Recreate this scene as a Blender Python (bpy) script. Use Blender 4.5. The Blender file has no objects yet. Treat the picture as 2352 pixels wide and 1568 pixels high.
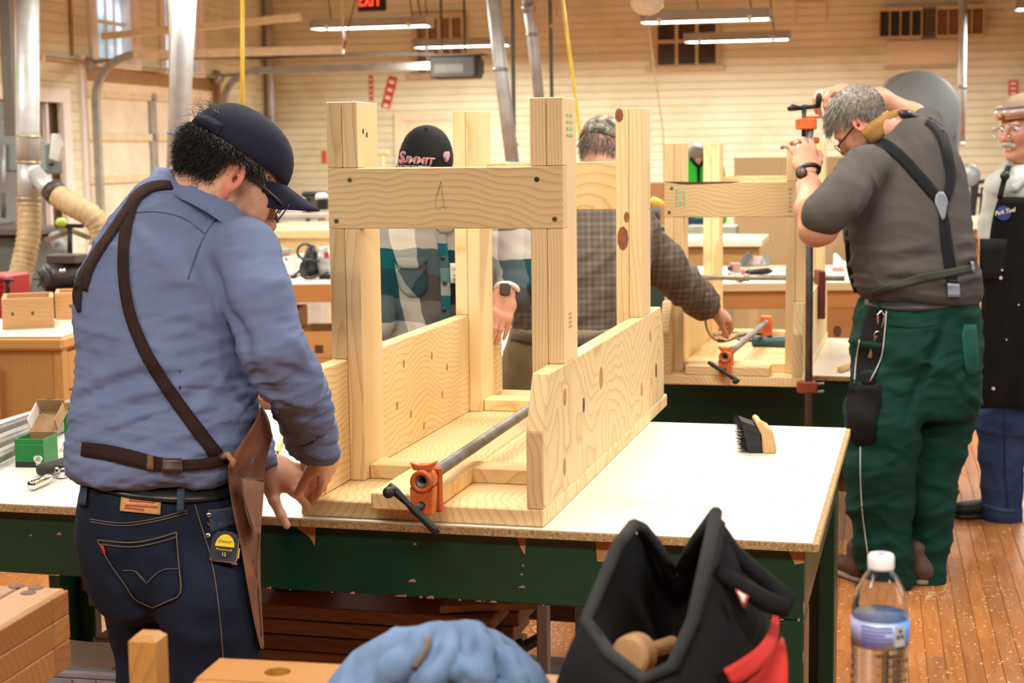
import bpy, bmesh, math, random
import numpy as np
from mathutils import Vector, Matrix
from mathutils.bvhtree import BVHTree
random.seed(7); rng=np.random.default_rng(7)
C=bpy.context.scene.collection
# ------------------------------------------------------------------ camera
F_PX=3647.0; PITCH=.1191; ROLL=-.0127; CAMZ=1.6
Fw=Vector((0,math.cos(PITCH),-math.sin(PITCH))); Up=Vector((0,math.sin(PITCH),math.cos(PITCH))); Rt=Vector((1,0,0))
cr,sr=math.cos(ROLL),math.sin(ROLL)
R2=Rt*cr+Up*sr; U2=Up*cr-Rt*sr
cd=bpy.data.cameras.new('camera'); cam=bpy.data.objects.new('camera',cd); C.objects.link(cam)
cd.sensor_fit='HORIZONTAL'; cd.sensor_width=36; cd.lens=36*F_PX/2352; cd.clip_end=100; cd.clip_start=.05
cam.matrix_world=Matrix(((R2.x,U2.x,-Fw.x,0),(R2.y,U2.y,-Fw.y,0),(R2.z,U2.z,-Fw.z,CAMZ),(0,0,0,1)))
cd.dof.use_dof=True; cd.dof.focus_distance=3.5; cd.dof.aperture_fstop=6.3
S=bpy.context.scene; S.camera=cam
S.view_settings.view_transform='Standard'; S.view_settings.look='None'; S.view_settings.gamma=1
S.view_settings.use_curve_mapping=False; S.view_settings.exposure=-.44
# ------------------------------------------------------------------ world and room lighting
wd=bpy.data.worlds.new('world'); S.world=wd; wd.use_nodes=True
wd.node_tree.nodes['Background'].inputs[0].default_value=(.86,.93,1,1); wd.node_tree.nodes['Background'].inputs[1].default_value=.07
def area(name,loc,rot,sx,sy,power,col):
    l=bpy.data.lights.new(name,'AREA'); l.shape='RECTANGLE'; l.size=sx; l.size_y=sy; l.energy=power; l.color=col
    o=bpy.data.objects.new(name,l); C.objects.link(o); o.location=loc; o.rotation_euler=rot; return o
WARM=(1,.945,.84)
# rows of hanging fluorescent fixtures over the benches, those out of the picture, and unseen lamps added to brighten the second frame and left wall
for i,(x,y) in enumerate([(-2.6,1.2),(-.4,.6),(1.9,.4),(-2.9,4.4),(-.3,3.7),(2.2,3.4),(.9,5.1),(-2.6,7.4),(.2,6.8),(2.9,6.4),(-1.9,10.2),(.9,9.7),(3.8,9.4),(-1.2,13.0),(4.8,12.4),(-4.6,12.6),(-4.4,9.2)]):
    area('ceiling_and_fill_light',(x,y,2.9),(0,0,-.22),1.2,.3,100 if y<2 else 54 if y<5 else 60 if y<6 else 80 if y<9 else 110,WARM)
# daylight through the tall windows of the right-hand wall
for i,(y,) in enumerate([(1.2,),(4.6,),(8.6,)]):
    area('window_daylight',(6.6,y,2.3),(0,math.radians(82),-.22),1.8,1.3,62,(.8,.9,1))
# ------------------------------------------------------------------ placing
def ray(px,py):
    dx,dy=px-1176,py-784
    X=cr*dx+sr*dy; Y=-sr*dx+cr*dy
    d=Fw*F_PX+Rt*X-Up*Y
    return d/d.y
def W(px,py,D): return Vector((0,0,CAMZ))+ray(px,py)*D
def G(px,py,z):
    d=ray(px,py); return Vector((0,0,CAMZ))+d*((z-CAMZ)/d.z)
def frame(loc,yaw): return Matrix.Translation(loc)@Matrix.Rotation(-yaw,4,'Z')
YT=.2564; YR=.225
# ------------------------------------------------------------------ materials
MATS={}
def nt(name):
    m=bpy.data.materials.new(name); m.use_nodes=True; t=m.node_tree; return m,t,t.nodes['Principled BSDF']
def N(t,ty,**k):
    n=t.nodes.new(ty)
    for a,b in k.items():
        if a[0]=='i' and a[1:].isdigit(): n.inputs[int(a[1:])].default_value=b
        else: setattr(n,a,b)
    return n
def lk(t,a,b): t.links.new(a,b)
def ramp(t,fac,stops):
    r=t.nodes.new('ShaderNodeValToRGB'); e=r.color_ramp.elements
    e[0].position,e[0].color=stops[0][0],(*stops[0][1],1); e[1].position,e[1].color=stops[-1][0],(*stops[-1][1],1)
    for p,c in stops[1:-1]:
        x=e.new(p); x.color=(*c,1)
    lk(t,fac,r.inputs[0]); return r.outputs[0]
def mixc(t,fac,a,b):
    n=t.nodes.new('ShaderNodeMix'); n.data_type='RGBA'
    for s,v in ((n.inputs[0],fac),(n.inputs[6],a),(n.inputs[7],b)):
        if hasattr(v,'links') or hasattr(v,'is_linked'): lk(t,v,s)
        elif isinstance(v,(int,float)): s.default_value=v
        else: s.default_value=(*v,1)
    return n.outputs[2]
def math_(t,op,a,b=0.,c=None):
    n=t.nodes.new('ShaderNodeMath'); n.operation=op
    for i,v in enumerate((a,b,c)):
        if v is None: continue
        if isinstance(v,(int,float)): n.inputs[i].default_value=v
        else: lk(t,v,n.inputs[i])
    return n.outputs[0]
def coords(t,kind='Object',scale=(1,1,1)):
    tc=t.nodes.new('ShaderNodeTexCoord'); mp=t.nodes.new('ShaderNodeMapping'); mp.inputs['Scale'].default_value=scale
    lk(t,tc.outputs[kind],mp.inputs[0]); return mp.outputs[0]
def noise(t,vec,scale,detail=3,rough=.5):
    n=N(t,'ShaderNodeTexNoise'); n.inputs['Scale'].default_value=scale; n.inputs['Detail'].default_value=detail; n.inputs['Roughness'].default_value=rough
    lk(t,vec,n.inputs['Vector']); return n
def bump(t,b,h,strength=.2,dist=.002):
    n=N(t,'ShaderNodeBump'); n.inputs['Strength'].default_value=strength; n.inputs['Distance'].default_value=dist
    lk(t,h,n.inputs['Height']); lk(t,n.outputs[0],b.inputs['Normal'])
def plain(name,col,rough=.5,metal=0,var=.12,vs=12,spec=.5,bmp=0,bs=200,coat=0):
    if name in MATS: return MATS[name]
    m,t,b=nt(name); v=coords(t); n=noise(t,v,vs,4,.6)
    lo=tuple(c*(1-var) for c in col); hi=tuple(min(1,c*(1+var)) for c in col)
    lk(t,ramp(t,n.outputs[0],[(.3,lo),(.7,hi)]),b.inputs['Base Color'])
    b.inputs['Roughness'].default_value=rough; b.inputs['Metallic'].default_value=metal; b.inputs['Specular IOR Level'].default_value=spec
    b.inputs['Coat Weight'].default_value=coat
    if bmp: bump(t,b,noise(t,v,bs,2).outputs[0],bmp,.002)
    MATS[name]=m; return m
def wood(name,axis='x',light=(.77,.585,.32),dark=(.60,.37,.14),ring=.0065,rough=.55,off=.1,warp=.045,lf=.9):
    key=name+axis
    if key in MATS: return MATS[key]
    m,t,b=nt(key)
    tc=t.nodes.new('ShaderNodeTexCoord'); oi=t.nodes.new('ShaderNodeObjectInfo'); rn=oi.outputs['Random']
    sp=N(t,'ShaderNodeSeparateXYZ'); lk(t,tc.outputs['Object'],sp.inputs[0])
    ax='xyz'.index(axis); pa,pb=[i for i in range(3) if i!=ax]
    L=sp.outputs[ax]; A=sp.outputs[pa]; B=sp.outputs[pb]
    r1=math_(t,'MULTIPLY',rn,17.3); r2=math_(t,'FRACT',math_(t,'MULTIPLY',rn,7.31)); r3=math_(t,'FRACT',math_(t,'MULTIPLY',rn,23.7))
    cb=N(t,'ShaderNodeCombineXYZ'); lk(t,math_(t,'MULTIPLY',L,lf),cb.inputs[0]); lk(t,math_(t,'ADD',math_(t,'MULTIPLY',A,1.6),r1),cb.inputs[1]); lk(t,math_(t,'MULTIPLY',B,1.6),cb.inputs[2])
    n1=noise(t,cb.outputs[0],1.6,2,.4); s2=N(t,'ShaderNodeSeparateColor'); lk(t,n1.outputs['Color'],s2.inputs[0])
    wa=math_(t,'MULTIPLY',math_(t,'SUBTRACT',s2.outputs[0],.5),warp*4); wb=math_(t,'MULTIPLY',math_(t,'SUBTRACT',s2.outputs[1],.5),warp*4)
    a=math_(t,'ADD',math_(t,'ADD',A,wa),math_(t,'MULTIPLY',math_(t,'SUBTRACT',r2,.5),off)); bb=math_(t,'ADD',math_(t,'ADD',B,wb),math_(t,'MULTIPLY',math_(t,'SUBTRACT',r3,.5),off))
    r=math_(t,'SQRT',math_(t,'ADD',math_(t,'MULTIPLY',a,a),math_(t,'MULTIPLY',bb,bb)))
    cb2=N(t,'ShaderNodeCombineXYZ'); lk(t,math_(t,'MULTIPLY',L,3.),cb2.inputs[0]); lk(t,math_(t,'MULTIPLY',A,30.),cb2.inputs[1]); lk(t,math_(t,'MULTIPLY',B,30.),cb2.inputs[2])
    n2=noise(t,cb2.outputs[0],3,4,.6)
    rr=math_(t,'ADD',math_(t,'DIVIDE',r,ring),math_(t,'MULTIPLY',n2.outputs[0],.35))
    fr=math_(t,'FRACT',rr)
    mid=tuple(.55*x+.45*y for x,y in zip(light,dark))
    col=ramp(t,fr,[(0,light),(.45,light),(.8,mid),(.9,dark),(1,light)])
    hi=tuple(min(1,x*1.12) for x in light)
    n3=noise(t,cb2.outputs[0],.5,2)
    col=mixc(t,math_(t,'MULTIPLY',n3.outputs[0],.45),col,hi)
    # slight board-to-board tone
    hs=N(t,'ShaderNodeHueSaturation'); lk(t,col,hs.inputs['Color']); lk(t,math_(t,'ADD',.86,math_(t,'MULTIPLY',r3,.24)),hs.inputs['Value'])
    lk(t,hs.outputs[0],b.inputs['Base Color']); b.inputs['Roughness'].default_value=rough; b.inputs['Specular IOR Level'].default_value=.3
    bump(t,b,n2.outputs[0],.12,.001)
    MATS[key]=m; return m
def pine(ax): return wood('pine_',ax,(.77,.585,.32),(.60,.36,.135),.0062,.55,.3,.012) if ax=='z' else wood('pine_flat_',ax,(.77,.58,.305),(.60,.34,.115),.015,.55,.14,.05,2.2)
def brownwood(ax): return wood('oiled_wood_',ax,(.50,.235,.075),(.33,.13,.035),.008,.45)
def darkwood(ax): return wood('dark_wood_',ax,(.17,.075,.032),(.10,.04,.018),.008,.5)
def fabric(name,col,rough=.9,scale=900,var=.15,bmp=.25,vs=14,sheen=0):
    if name in MATS: return MATS[name]
    m,t,b=nt(name); v=coords(t); n=noise(t,v,vs,4,.6); w=noise(t,v,scale,2)
    lo=tuple(c*(1-var) for c in col); hi=tuple(min(1,c*(1+var)) for c in col)
    c=ramp(t,n.outputs[0],[(.3,lo),(.7,hi)])
    c=mixc(t,math_(t,'MULTIPLY',w.outputs[0],.35),c,tuple(x*.6 for x in col))
    lk(t,c,b.inputs['Base Color']); b.inputs['Roughness'].default_value=rough; b.inputs['Specular IOR Level'].default_value=.2; pass
    bump(t,b,w.outputs[0],bmp,.001); MATS[name]=m; return m
def emit(name,col,st):
    if name in MATS: return MATS[name]
    m,t,b=nt(name); b.inputs['Base Color'].default_value=(*col,1); b.inputs['Emission Color'].default_value=(*col,1); b.inputs['Emission Strength'].default_value=st; MATS[name]=m; return m
def chipped(name,col,chip,rough=.35,thr=.68,scale=9):
    if name in MATS: return MATS[name]
    m,t,b=nt(name); v=coords(t,scale=(1,1,1)); n=noise(t,v,scale,8,.72); n2=noise(t,v,4,3)
    lo=tuple(c*.75 for c in col); base=ramp(t,n2.outputs[0],[(.3,lo),(.7,col)])
    f=ramp(t,n.outputs[0],[(thr,(0,0,0)),(thr+.012,(1,1,1))])
    lk(t,mixc(t,f,base,chip),b.inputs['Base Color']); b.inputs['Roughness'].default_value=rough
    bump(t,b,n2.outputs[0],.1,.002); MATS[name]=m; return m
STEEL=plain('galvanised_steel',(.24,.24,.24),.5,.6,.25,18)
DUCT=plain('duct_metal',(.46,.48,.49),.5,.55,.22,5)
BLACKM=plain('black_iron',(.018,.018,.02),.45,.3,.3,30)
CHROME=plain('chrome',(.75,.75,.76),.14,1,.1,20)
ORANGE=plain('orange_enamel',(.62,.13,.025),.42,0,.25,30,bmp=.1)
BLACKP=plain('black_plastic',(.012,.012,.014),.4,0,.2,20)
GREYP=plain('grey_plastic',(.33,.33,.33),.5)
WHITEP=plain('white_paint',(.8,.79,.76),.5,0,.06)
CREAM=plain('cream_paint',(.80,.70,.50),.6,0,.08,3)
MACHG=plain('machine_grey',(.17,.20,.21),.5,0,.2,6)
GREEN=chipped('green_bench_paint',(.002,.046,.024),(.45,.26,.1),.3,.735,16)
MEL=plain('white_laminate',(.80,.775,.70),.32,0,.05,3)
def osb():
    if 'particle_board' in MATS: return MATS['particle_board']
    m,t,b=nt('particle_board'); v=coords(t); n=noise(t,v,160,4,.8)
    lk(t,ramp(t,n.outputs[0],[(.3,(.13,.07,.025)),(.5,(.42,.27,.11)),(.7,(.62,.44,.22))]),b.inputs['Base Color']); b.inputs['Roughness'].default_value=.85
    bump(t,b,n.outputs[0],.5,.002); MATS['particle_board']=m; return m
OSB=osb()
SKIN_=None
# ------------------------------------------------------------------ mesh helpers
def link(name,me,mat,parent=None,smooth=False):
    o=bpy.data.objects.new(name,me); C.objects.link(o)
    if mat is not None: me.materials.append(mat)
    if parent is not None: o.parent=parent
    if smooth: me.polygons.foreach_set('use_smooth',[True]*len(me.polygons))
    return o
def mesh(name,v,f,mat,parent=None,smooth=False,world=False):
    me=bpy.data.meshes.new(name)
    if world and parent is not None:
        Mi=wm(parent).inverted(); v=[Mi@Vector(p) for p in v]
    me.from_pydata([tuple(p) for p in v],[],[tuple(q) for q in f]); me.update()
    return link(name,me,mat,parent,smooth)
ROOTM={}
def wm(o): 
    return ROOTM[o.name]
def thing(name,label,cat,loc=(0,0,0),rz=0,group=None,M=None):
    o=bpy.data.objects.new(name,None); C.objects.link(o); o.empty_display_size=.05
    Mx=M if M is not None else Matrix.Translation(Vector(loc))@Matrix.Rotation(rz,4,'Z')
    o.matrix_world=Mx; ROOTM[o.name]=Mx.copy()
    return tag(o,label,cat,group)
def tag(o,label,cat,group=None,kind=None):
    if label: o['label']=label
    if cat: o['category']=cat
    if group: o['group']=group
    if kind: o['kind']=kind
    if o.name not in ROOTM: ROOTM[o.name]=Matrix.Identity(4)
    return o
def sub(o): # lets a mesh part carry sub-parts in its parent's coordinates
    ROOTM[o.name]=ROOTM[o.parent.name]; return o
def struct(o): o['kind']='structure'; ROOTM.setdefault(o.name,Matrix.Identity(4)); return o
def boxbm(a,b,bev=.0):
    bm=bmesh.new(); bmesh.ops.create_cube(bm,size=1)
    for v in bm.verts: v.co=Vector(((a[i]+b[i])/2+v.co[i]*(b[i]-a[i]) for i in range(3)))
    if bev>0: bmesh.ops.bevel(bm,geom=bm.edges[:],offset=min(bev,.45*min(abs(b[i]-a[i]) for i in range(3))),segments=1,affect='EDGES')
    return bm
def bmobj(name,bm,mat,parent=None,smooth=False,world=False):
    bmesh.ops.recalc_face_normals(bm,faces=bm.faces[:])
    me=bpy.data.meshes.new(name)
    if world and parent is not None: bm.transform(wm(parent).inverted())
    bm.to_mesh(me); bm.free(); return link(name,me,mat,parent,smooth)
def box(name,a,b,mat,parent=None,bev=.002,M=None,world=False):
    bm=boxbm(a,b,bev)
    if M is not None: bm.transform(M)
    return bmobj(name,bm,mat,parent,world=world)
def prism(name,poly,axis,a,b,mat,parent=None,M=None,world=False,bev=0): # poly: 2D points in the two other axes (cyclic order xyz), extruded along axis from a to b
    i='xyz'.index(axis); p,q=[k for k in range(3) if k!=i]
    bm=bmesh.new(); vs=[]
    for t in (a,b):
        row=[]
        for u,w in poly:
            c=[0,0,0]; c[i]=t; c[p]=u; c[q]=w; row.append(bm.verts.new(c))
        vs.append(row)
    n=len(poly)
    bm.faces.new(vs[0]); bm.faces.new(vs[1][::-1])
    for k in range(n): bm.faces.new((vs[0][k],vs[0][(k+1)%n],vs[1][(k+1)%n],vs[1][k]))
    bmesh.ops.recalc_face_normals(bm,faces=bm.faces[:])
    if bev: bmesh.ops.bevel(bm,geom=bm.edges[:],offset=bev,segments=1,affect='EDGES')
    if M is not None: bm.transform(M)
    return bmobj(name,bm,mat,parent,world=world)
def basis(d,up=Vector((0,0,1))):
    d=d.normalized()
    if abs(d.dot(up))>.98: up=Vector((1,0,0))
    s=d.cross(up).normalized(); u=s.cross(d).normalized(); return s,u
def tubedata(pts,rad,n=10,caps=True,prof=None,up=Vector((0,0,1)),close=False):
    pts=[Vector(p) for p in pts]; v=[];f=[]
    m=len(pts); rs=rad if isinstance(rad,(list,tuple)) else [rad]*m
    ps=None
    for i,p in enumerate(pts):
        if close: d=pts[(i+1)%m]-pts[i-1]
        else: d=(pts[min(i+1,m-1)]-pts[max(i-1,0)])
        if d.length<1e-9: d=Vector((0,0,1))
        if ps is None: s,u=basis(d,up)
        else:
            d.normalize(); s=(ps-d*ps.dot(d)).normalized(); u=s.cross(d)
        ps=s
        for k in range(n):
            a=2*math.pi*k/n
            if prof: c,e=prof[k]; v.append(p+s*c*rs[i]+u*e*rs[i])
            else: v.append(p+s*math.cos(a)*rs[i]+u*math.sin(a)*rs[i])
    for i in range(m if close else m-1):
        for k in range(n):
            a=i*n+k; b=i*n+(k+1)%n; c=((i+1)%m)*n+(k+1)%n; d2=((i+1)%m)*n+k; f.append((a,b,c,d2))
    if caps and not close: f.append(tuple(range(n-1,-1,-1))); f.append(tuple((m-1)*n+k for k in range(n)))
    return v,f
def tube(name,pts,rad,mat,parent=None,n=12,world=False,smooth=True,**k):
    v,f=tubedata(pts,rad,n,**k); o=mesh(name,v,f,mat,parent,smooth,world)
    return o
def lathe(name,prof,mat,parent=None,n=24,M=None,smooth=True,world=False): # prof: (r,z)
    v=[];f=[]
    for r,z in prof:
        for k in range(n):
            a=2*math.pi*k/n; v.append(Vector((r*math.cos(a),r*math.sin(a),z)))
    m=len(prof)
    for i in range(m-1):
        for k in range(n): f.append((i*n+k,i*n+(k+1)%n,(i+1)*n+(k+1)%n,(i+1)*n+k))
    if prof[0][0]>1e-6: f.append(tuple(range(n-1,-1,-1)))
    if prof[-1][0]>1e-6: f.append(tuple((m-1)*n+k for k in range(n)))
    if M is not None: v=[M@p for p in v]
    return mesh(name,v,f,mat,parent,smooth,world)
def bar(name,a,b,w,h,mat,parent=None,world=False,bev=.001,up=Vector((0,0,1))): # square bar between two points
    a,b=Vector(a),Vector(b); d=b-a; s,u=basis(d,up)
    M=Matrix.Translation(a)@Matrix((( s.x,d.normalized().x,u.x,0),(s.y,d.normalized().y,u.y,0),(s.z,d.normalized().z,u.z,0),(0,0,0,1)))
    return box(name,(-w/2,0,-h/2),(w/2,d.length,h/2),mat,parent,bev,M,world)
def aim(p,d,up=Vector((0,0,1))): # matrix whose local z points along d
    d=Vector(d).normalized(); s,u=basis(d,up); s=-s; return Matrix.Translation(Vector(p))@Matrix(((s.x,u.x,d.x,0),(s.y,u.y,d.y,0),(s.z,u.z,d.z,0),(0,0,0,1)))
def copytree(o,M,label=None,parent=None):
    c=o.copy(); C.objects.link(c)
    if parent is None: c.matrix_world=M; ROOTM[c.name]=M.copy()
    else: c.parent=parent
    if label: c['label']=label
    for ch in [x for x in bpy.data.objects if x.parent==o]: copytree(ch,None,None,c)
    return c
# ------------------------------------------------------------------ the room
RM=frame((0,0,0),YR); RI=RM.inverted()
YB=20.47; XL=-8.02; ZC=4.6
def BWp(px,py): # pixel -> room coordinates on the back wall
    d=RI.to_3x3()@ray(px,py); t=YB/d.y; return Vector((d.x*t,YB,CAMZ+d.z*t))
def LWp(px,py):
    d=RI.to_3x3()@ray(px,py); t=XL/d.x; return Vector((XL,d.y*t,CAMZ+d.z*t))
def rootR(name): 
    o=bpy.data.objects.new(name,None); C.objects.link(o); o.matrix_world=RM; ROOTM[o.name]=RM.copy(); o['kind']='structure'; return o
def floormat():
    m,t,b=nt('strip_floor'); tc=t.nodes.new('ShaderNodeTexCoord'); oi=t.nodes.new('ShaderNodeObjectInfo')
    mp=N(t,'ShaderNodeMapping'); mp.inputs['Scale'].default_value=(14,1.1,1); lk(t,tc.outputs['Object'],mp.inputs[0])
    cb=N(t,'ShaderNodeVectorMath',operation='ADD'); lk(t,mp.outputs[0],cb.inputs[0])
    mr=N(t,'ShaderNodeVectorMath',operation='SCALE'); mr.inputs[0].default_value=(31,17,9); lk(t,oi.outputs['Random'],mr.inputs['Scale']); lk(t,mr.outputs[0],cb.inputs[1])
    n=noise(t,cb.outputs[0],5,5,.65); n2=noise(t,tc.outputs['Object'],2.2,3)
    c=ramp(t,n.outputs[0],[(.25,(.235,.070,.015)),(.5,(.35,.118,.025)),(.75,(.44,.18,.048))])
    hs=N(t,'ShaderNodeHueSaturation'); lk(t,c,hs.inputs['Color']); lk(t,math_(t,'ADD',.78,math_(t,'MULTIPLY',oi.outputs['Random'],.42)),hs.inputs['Value'])
    lk(t,mixc(t,math_(t,'MULTIPLY',n2.outputs[0],.28),hs.outputs[0],(.52,.27,.11)),b.inputs['Base Color'])
    lk(t,ramp(t,n2.outputs[0],[(.3,(.28,)*3),(.7,(.5,)*3)]),b.inputs['Roughness']); return m
FLOORM=floormat()
fl=struct(mesh('floor',[RM@Vector(p) for p in ((-8.1,-4,-.006),(12,-4,-.006),(12,20.6,-.006),(-8.1,20.6,-.006))],[(0,1,2,3)],FLOORM))
# individual floor strips where they can be told apart
pw=.057; planks={}
for r in range(56):
    x=-.62+r*pw; y=3.6-random.random()*1.6
    while y<9.4:
        Lk=random.choice((1.5,1.9,2.3,2.7))
        if Lk not in planks:
            bm=boxbm((.0007,.001,-.006),(pw-.0007,Lk-.001,0),.0012); me=bpy.data.meshes.new('plank'); bm.to_mesh(me); bm.free(); me.materials.append(FLOORM); planks[Lk]=me
        if y+Lk>3.3:
            o=bpy.data.objects.new('plank',planks[Lk]); C.objects.link(o); o.parent=fl; o.matrix_local=RM@Matrix.Translation((x,y,0))
        y+=Lk
# walls of painted boards
def wallmat():
    m,t,b=nt('painted_boards'); v=coords(t); n=noise(t,v,1.2,5,.65); n2=noise(t,coords(t,scale=(1,1,6)),3,4,.7); oi=t.nodes.new('ShaderNodeObjectInfo')
    c=ramp(t,n.outputs[0],[(.3,(.60,.58,.39)),(.5,(.735,.735,.555)),(.7,(.78,.79,.64))])
    f=ramp(t,n2.outputs[0],[(.62,(0,0,0)),(.8,(.45,.45,.45))])
    c=mixc(t,f,c,(.42,.28,.12)); hs=N(t,'ShaderNodeHueSaturation'); lk(t,c,hs.inputs['Color']); lk(t,math_(t,'ADD',.94,math_(t,'MULTIPLY',oi.outputs['Random'],.1)),hs.inputs['Value'])
    lk(t,hs.outputs[0],b.inputs['Base Color']); b.inputs['Roughness'].default_value=.65; return m
WALLM=wallmat(); GAPM=plain('board_gap',(.5,.4,.25),.8,0,.1)
wb=rootR('wall_back'); box('backing',(XL-.1,YB+.02,0),(12,YB+.12,ZC),GAPM,wb,0)
def board(parent,a,b): return box('board',a,b,WALLM,parent,.0025)
pit=.098
for k in range(47):
    z=k*pit
    if z+pit>ZC: break
    board(wb,(XL,YB-.0,z+.0025),(12,YB+.03,z+pit-.0025))
wl=rootR('wall_left'); 
# openings in the left wall: (y0,y1,z0,z1)
def span(a,b): 
    p,q=LWp(*a),LWp(*b); return (min(p.y,q.y),max(p.y,q.y),min(p.z,q.z),max(p.z,q.z))
w1=span((214,128),(303,135)); w2=span((374,148),(452,150)); gd=span((190,165),(492,180)); dr=span((-60,236),(137,236))
ops=[(w1[0],w1[1],w1[2]-.05,4.4),(w2[0],w2[1],w2[2]-.05,4.4),(gd[0],gd[1],0,gd[3]),(dr[0],dr[1],0,dr[3])]
box('backing',(XL-.14,2,0),(XL-.135,YB+.1,ZC),GAPM,wl,0)
def pieces(z):
    segs=[(2.,YB)]
    for a,b,c,d in ops:
        if c<z+pit/2<d:
            ns=[]
            for s,e in segs:
                if b<=s or a>=e: ns.append((s,e))
                else:
                    if a>s: ns.append((s,a))
                    if b<e: ns.append((b,e))
            segs=ns
    return segs
for k in range(46):
    z=k*pit
    for s,e in pieces(z): 
        if e-s>.02: board(wl,(XL-.03,s,z+.0015),(XL,e,z+pit-.0015))
cl=rootR('ceiling'); box('panel',(XL-.1,-4,ZC),(12,YB+.1,ZC+.05),plain('ceiling_boards',(.55,.47,.34),.8,0,.1,2),cl,0)
def pipe_on(name,pts,r,mat,parent): return tube(name,pts,r,mat,parent,8)
# pipe along the left wall, vertical pilaster in the corner
tr=rootR('trim_1'); p=[LWp(84,133),LWp(300,146),LWp(490,165)]; zc=p[0].z
tube('pipe',[(XL+.05,p[0].y-4,zc),(XL+.05,p[2].y,zc)],.022,plain('painted_pipe',(.50,.42,.27),.5),tr,8)
for k in range(4):
    yy=p[0].y+(p[2].y-p[0].y)*k/3; box('clip',(XL-.0,yy-.03,zc-.04),(XL+.08,yy+.03,zc+.04),CREAM,tr,.004)
tr=rootR('trim_2')
a=BWp(612,200); box('post',(a.x-.0,YB-.12,0),(a.x+.12,YB,ZC),plain('brown_post',(.40,.29,.15),.6),tr,.004)
a=BWp(634,200); tube('duct',[(a.x,YB-.2,0),(a.x,YB-.2,ZC)],.055,DUCT,tr,14)
for i,(px,w) in enumerate(((158,.03),(203,.07))):
    tr=rootR('trim_%d'%(i+3)); a=LWp(px,60); box('strip',(XL,a.y,LWp(px,128).z),(XL+.035,a.y+w,ZC),plain('brown_strip',(.36,.24,.11),.6),tr,.003)
# windows of the left wall
def daypane():
    m,t,b=nt('daylit_pane'); v=coords(t); n=noise(t,v,2.3,3,.5)
    c=ramp(t,n.outputs[0],[(.32,(.12,.17,.10)),(.45,(.30,.42,.52)),(.58,(.62,.82,1))])
    lk(t,c,b.inputs['Base Color']); lk(t,c,b.inputs['Emission Color']); b.inputs['Emission Strength'].default_value=1.7; b.inputs['Roughness'].default_value=.15; return m
DAY=daypane(); SASH=plain('sash_paint',(.82,.80,.78),.45,0,.05)
for i,(w,nc) in enumerate(((w1,4),(w2,3))):
    r=rootR('window_%d'%(i+1)); y0,y1,z0=w[0],w[1],w[2]-.05; z1=z0+1.6; t=.05
    for nm,a,b in (('sill',(XL-.1,y0-.06,z0-.06),(XL+.07,y1+.1,z0)),('jamb',(XL-.1,y0,z0),(XL+.03,y0+t,z1)),('jamb',(XL-.1,y1-t,z0),(XL+.03,y1,z1)),('casing',(XL,y1,z0),(XL+.04,y1+.16,z1)),('casing',(XL,y0-.08,z0),(XL+.04,y0,z1))): box(nm,a,b,SASH,r,.004)
    dy=(y1-y0-2*t)/nc; dz=.42
    for c in range(nc):
        for k in range(4):
            box('pane',(XL-.09,y0+t+c*dy+.012,z0+k*dz+.03),(XL-.085,y0+t+(c+1)*dy-.012,z0+(k+1)*dz-.01),DAY,r,0)
    for c in range(1,nc): box('muntin',(XL-.1,y0+t+c*dy-.014,z0),(XL-.06,y0+t+c*dy+.014,z1),SASH,r,.003)
    for k in range(0,4): box('rail',(XL-.1,y0+t,z0+k*dz-.012),(XL-.055,y1-t,z0+k*dz+.03),SASH,r,.003)
# doorway at the far left, dark room behind it
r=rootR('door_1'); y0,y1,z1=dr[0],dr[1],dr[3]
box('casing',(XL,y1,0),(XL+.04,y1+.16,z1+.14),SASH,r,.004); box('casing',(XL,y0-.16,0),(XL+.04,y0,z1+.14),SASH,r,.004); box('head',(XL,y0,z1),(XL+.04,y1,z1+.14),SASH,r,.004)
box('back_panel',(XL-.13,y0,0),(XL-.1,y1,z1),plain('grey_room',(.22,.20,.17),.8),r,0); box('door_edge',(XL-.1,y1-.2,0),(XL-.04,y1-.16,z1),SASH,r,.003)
# garage door with its tracks and opener
r=rootR('door_2'); y0,y1,z1=gd[0],gd[1],gd[3]; GD=plain('door_panel_paint',(.74,.68,.55),.55,0,.14,2.5)
zt_=LWp(300,218).z; nsec=5; hs_=zt_/nsec; wid=(y1-y0)
TRK=plain('track_steel',(.36,.36,.33),.45,.5,.2,9); BRN=plain('door_brown',(.33,.20,.075),.6)
for k in range(nsec):
    for c in range(2):
        a=y0+.03+c*wid/2; b=a+wid/2-.06; box('panel',(XL-.1,a,k*hs_+.02),(XL-.06,b,(k+1)*hs_-.02),GD,r,.01)
    box('rail',(XL-.06,y0,(k+1)*hs_-.05),(XL-.02,y1,(k+1)*hs_+.03),plain('door_rail',(.70,.60,.40),.5),r,.004)
    for yy in (y0+.02,y0+wid/2,y1-.06): box('hinge',(XL-.03,yy-.03,(k+1)*hs_-.04),(XL+.0,yy+.05,(k+1)*hs_+.04),TRK,r,.003)
box('stile',(XL-.06,y0+wid/2-.07,0),(XL-.02,y0+wid/2+.07,zt_),TRK,r,.004)
box('header',(XL-.1,y0,zt_+.12),(XL-.03,y1,zt_+.27),BRN,r,.004); box('lintel',(XL-.1,y0,zt_+.02),(XL-.02,y1,zt_+.12),CREAM,r,.004); box('lintel',(XL-.1,y0,zt_+.27),(XL-.05,y1,z1),GD,r,.004)
box('jamb',(XL-.02,y0-.1,0),(XL+.04,y0,z1+.1),SASH,r,.004); box('jamb',(XL-.02,y1,0),(XL+.04,y1+.1,z1+.1),BRN,r,.004)
def rx_end(y,px): # room x where a line at room y meets image column px
    d=RI.to_3x3()@ray(px,160); return y*d.x/d.y
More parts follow.
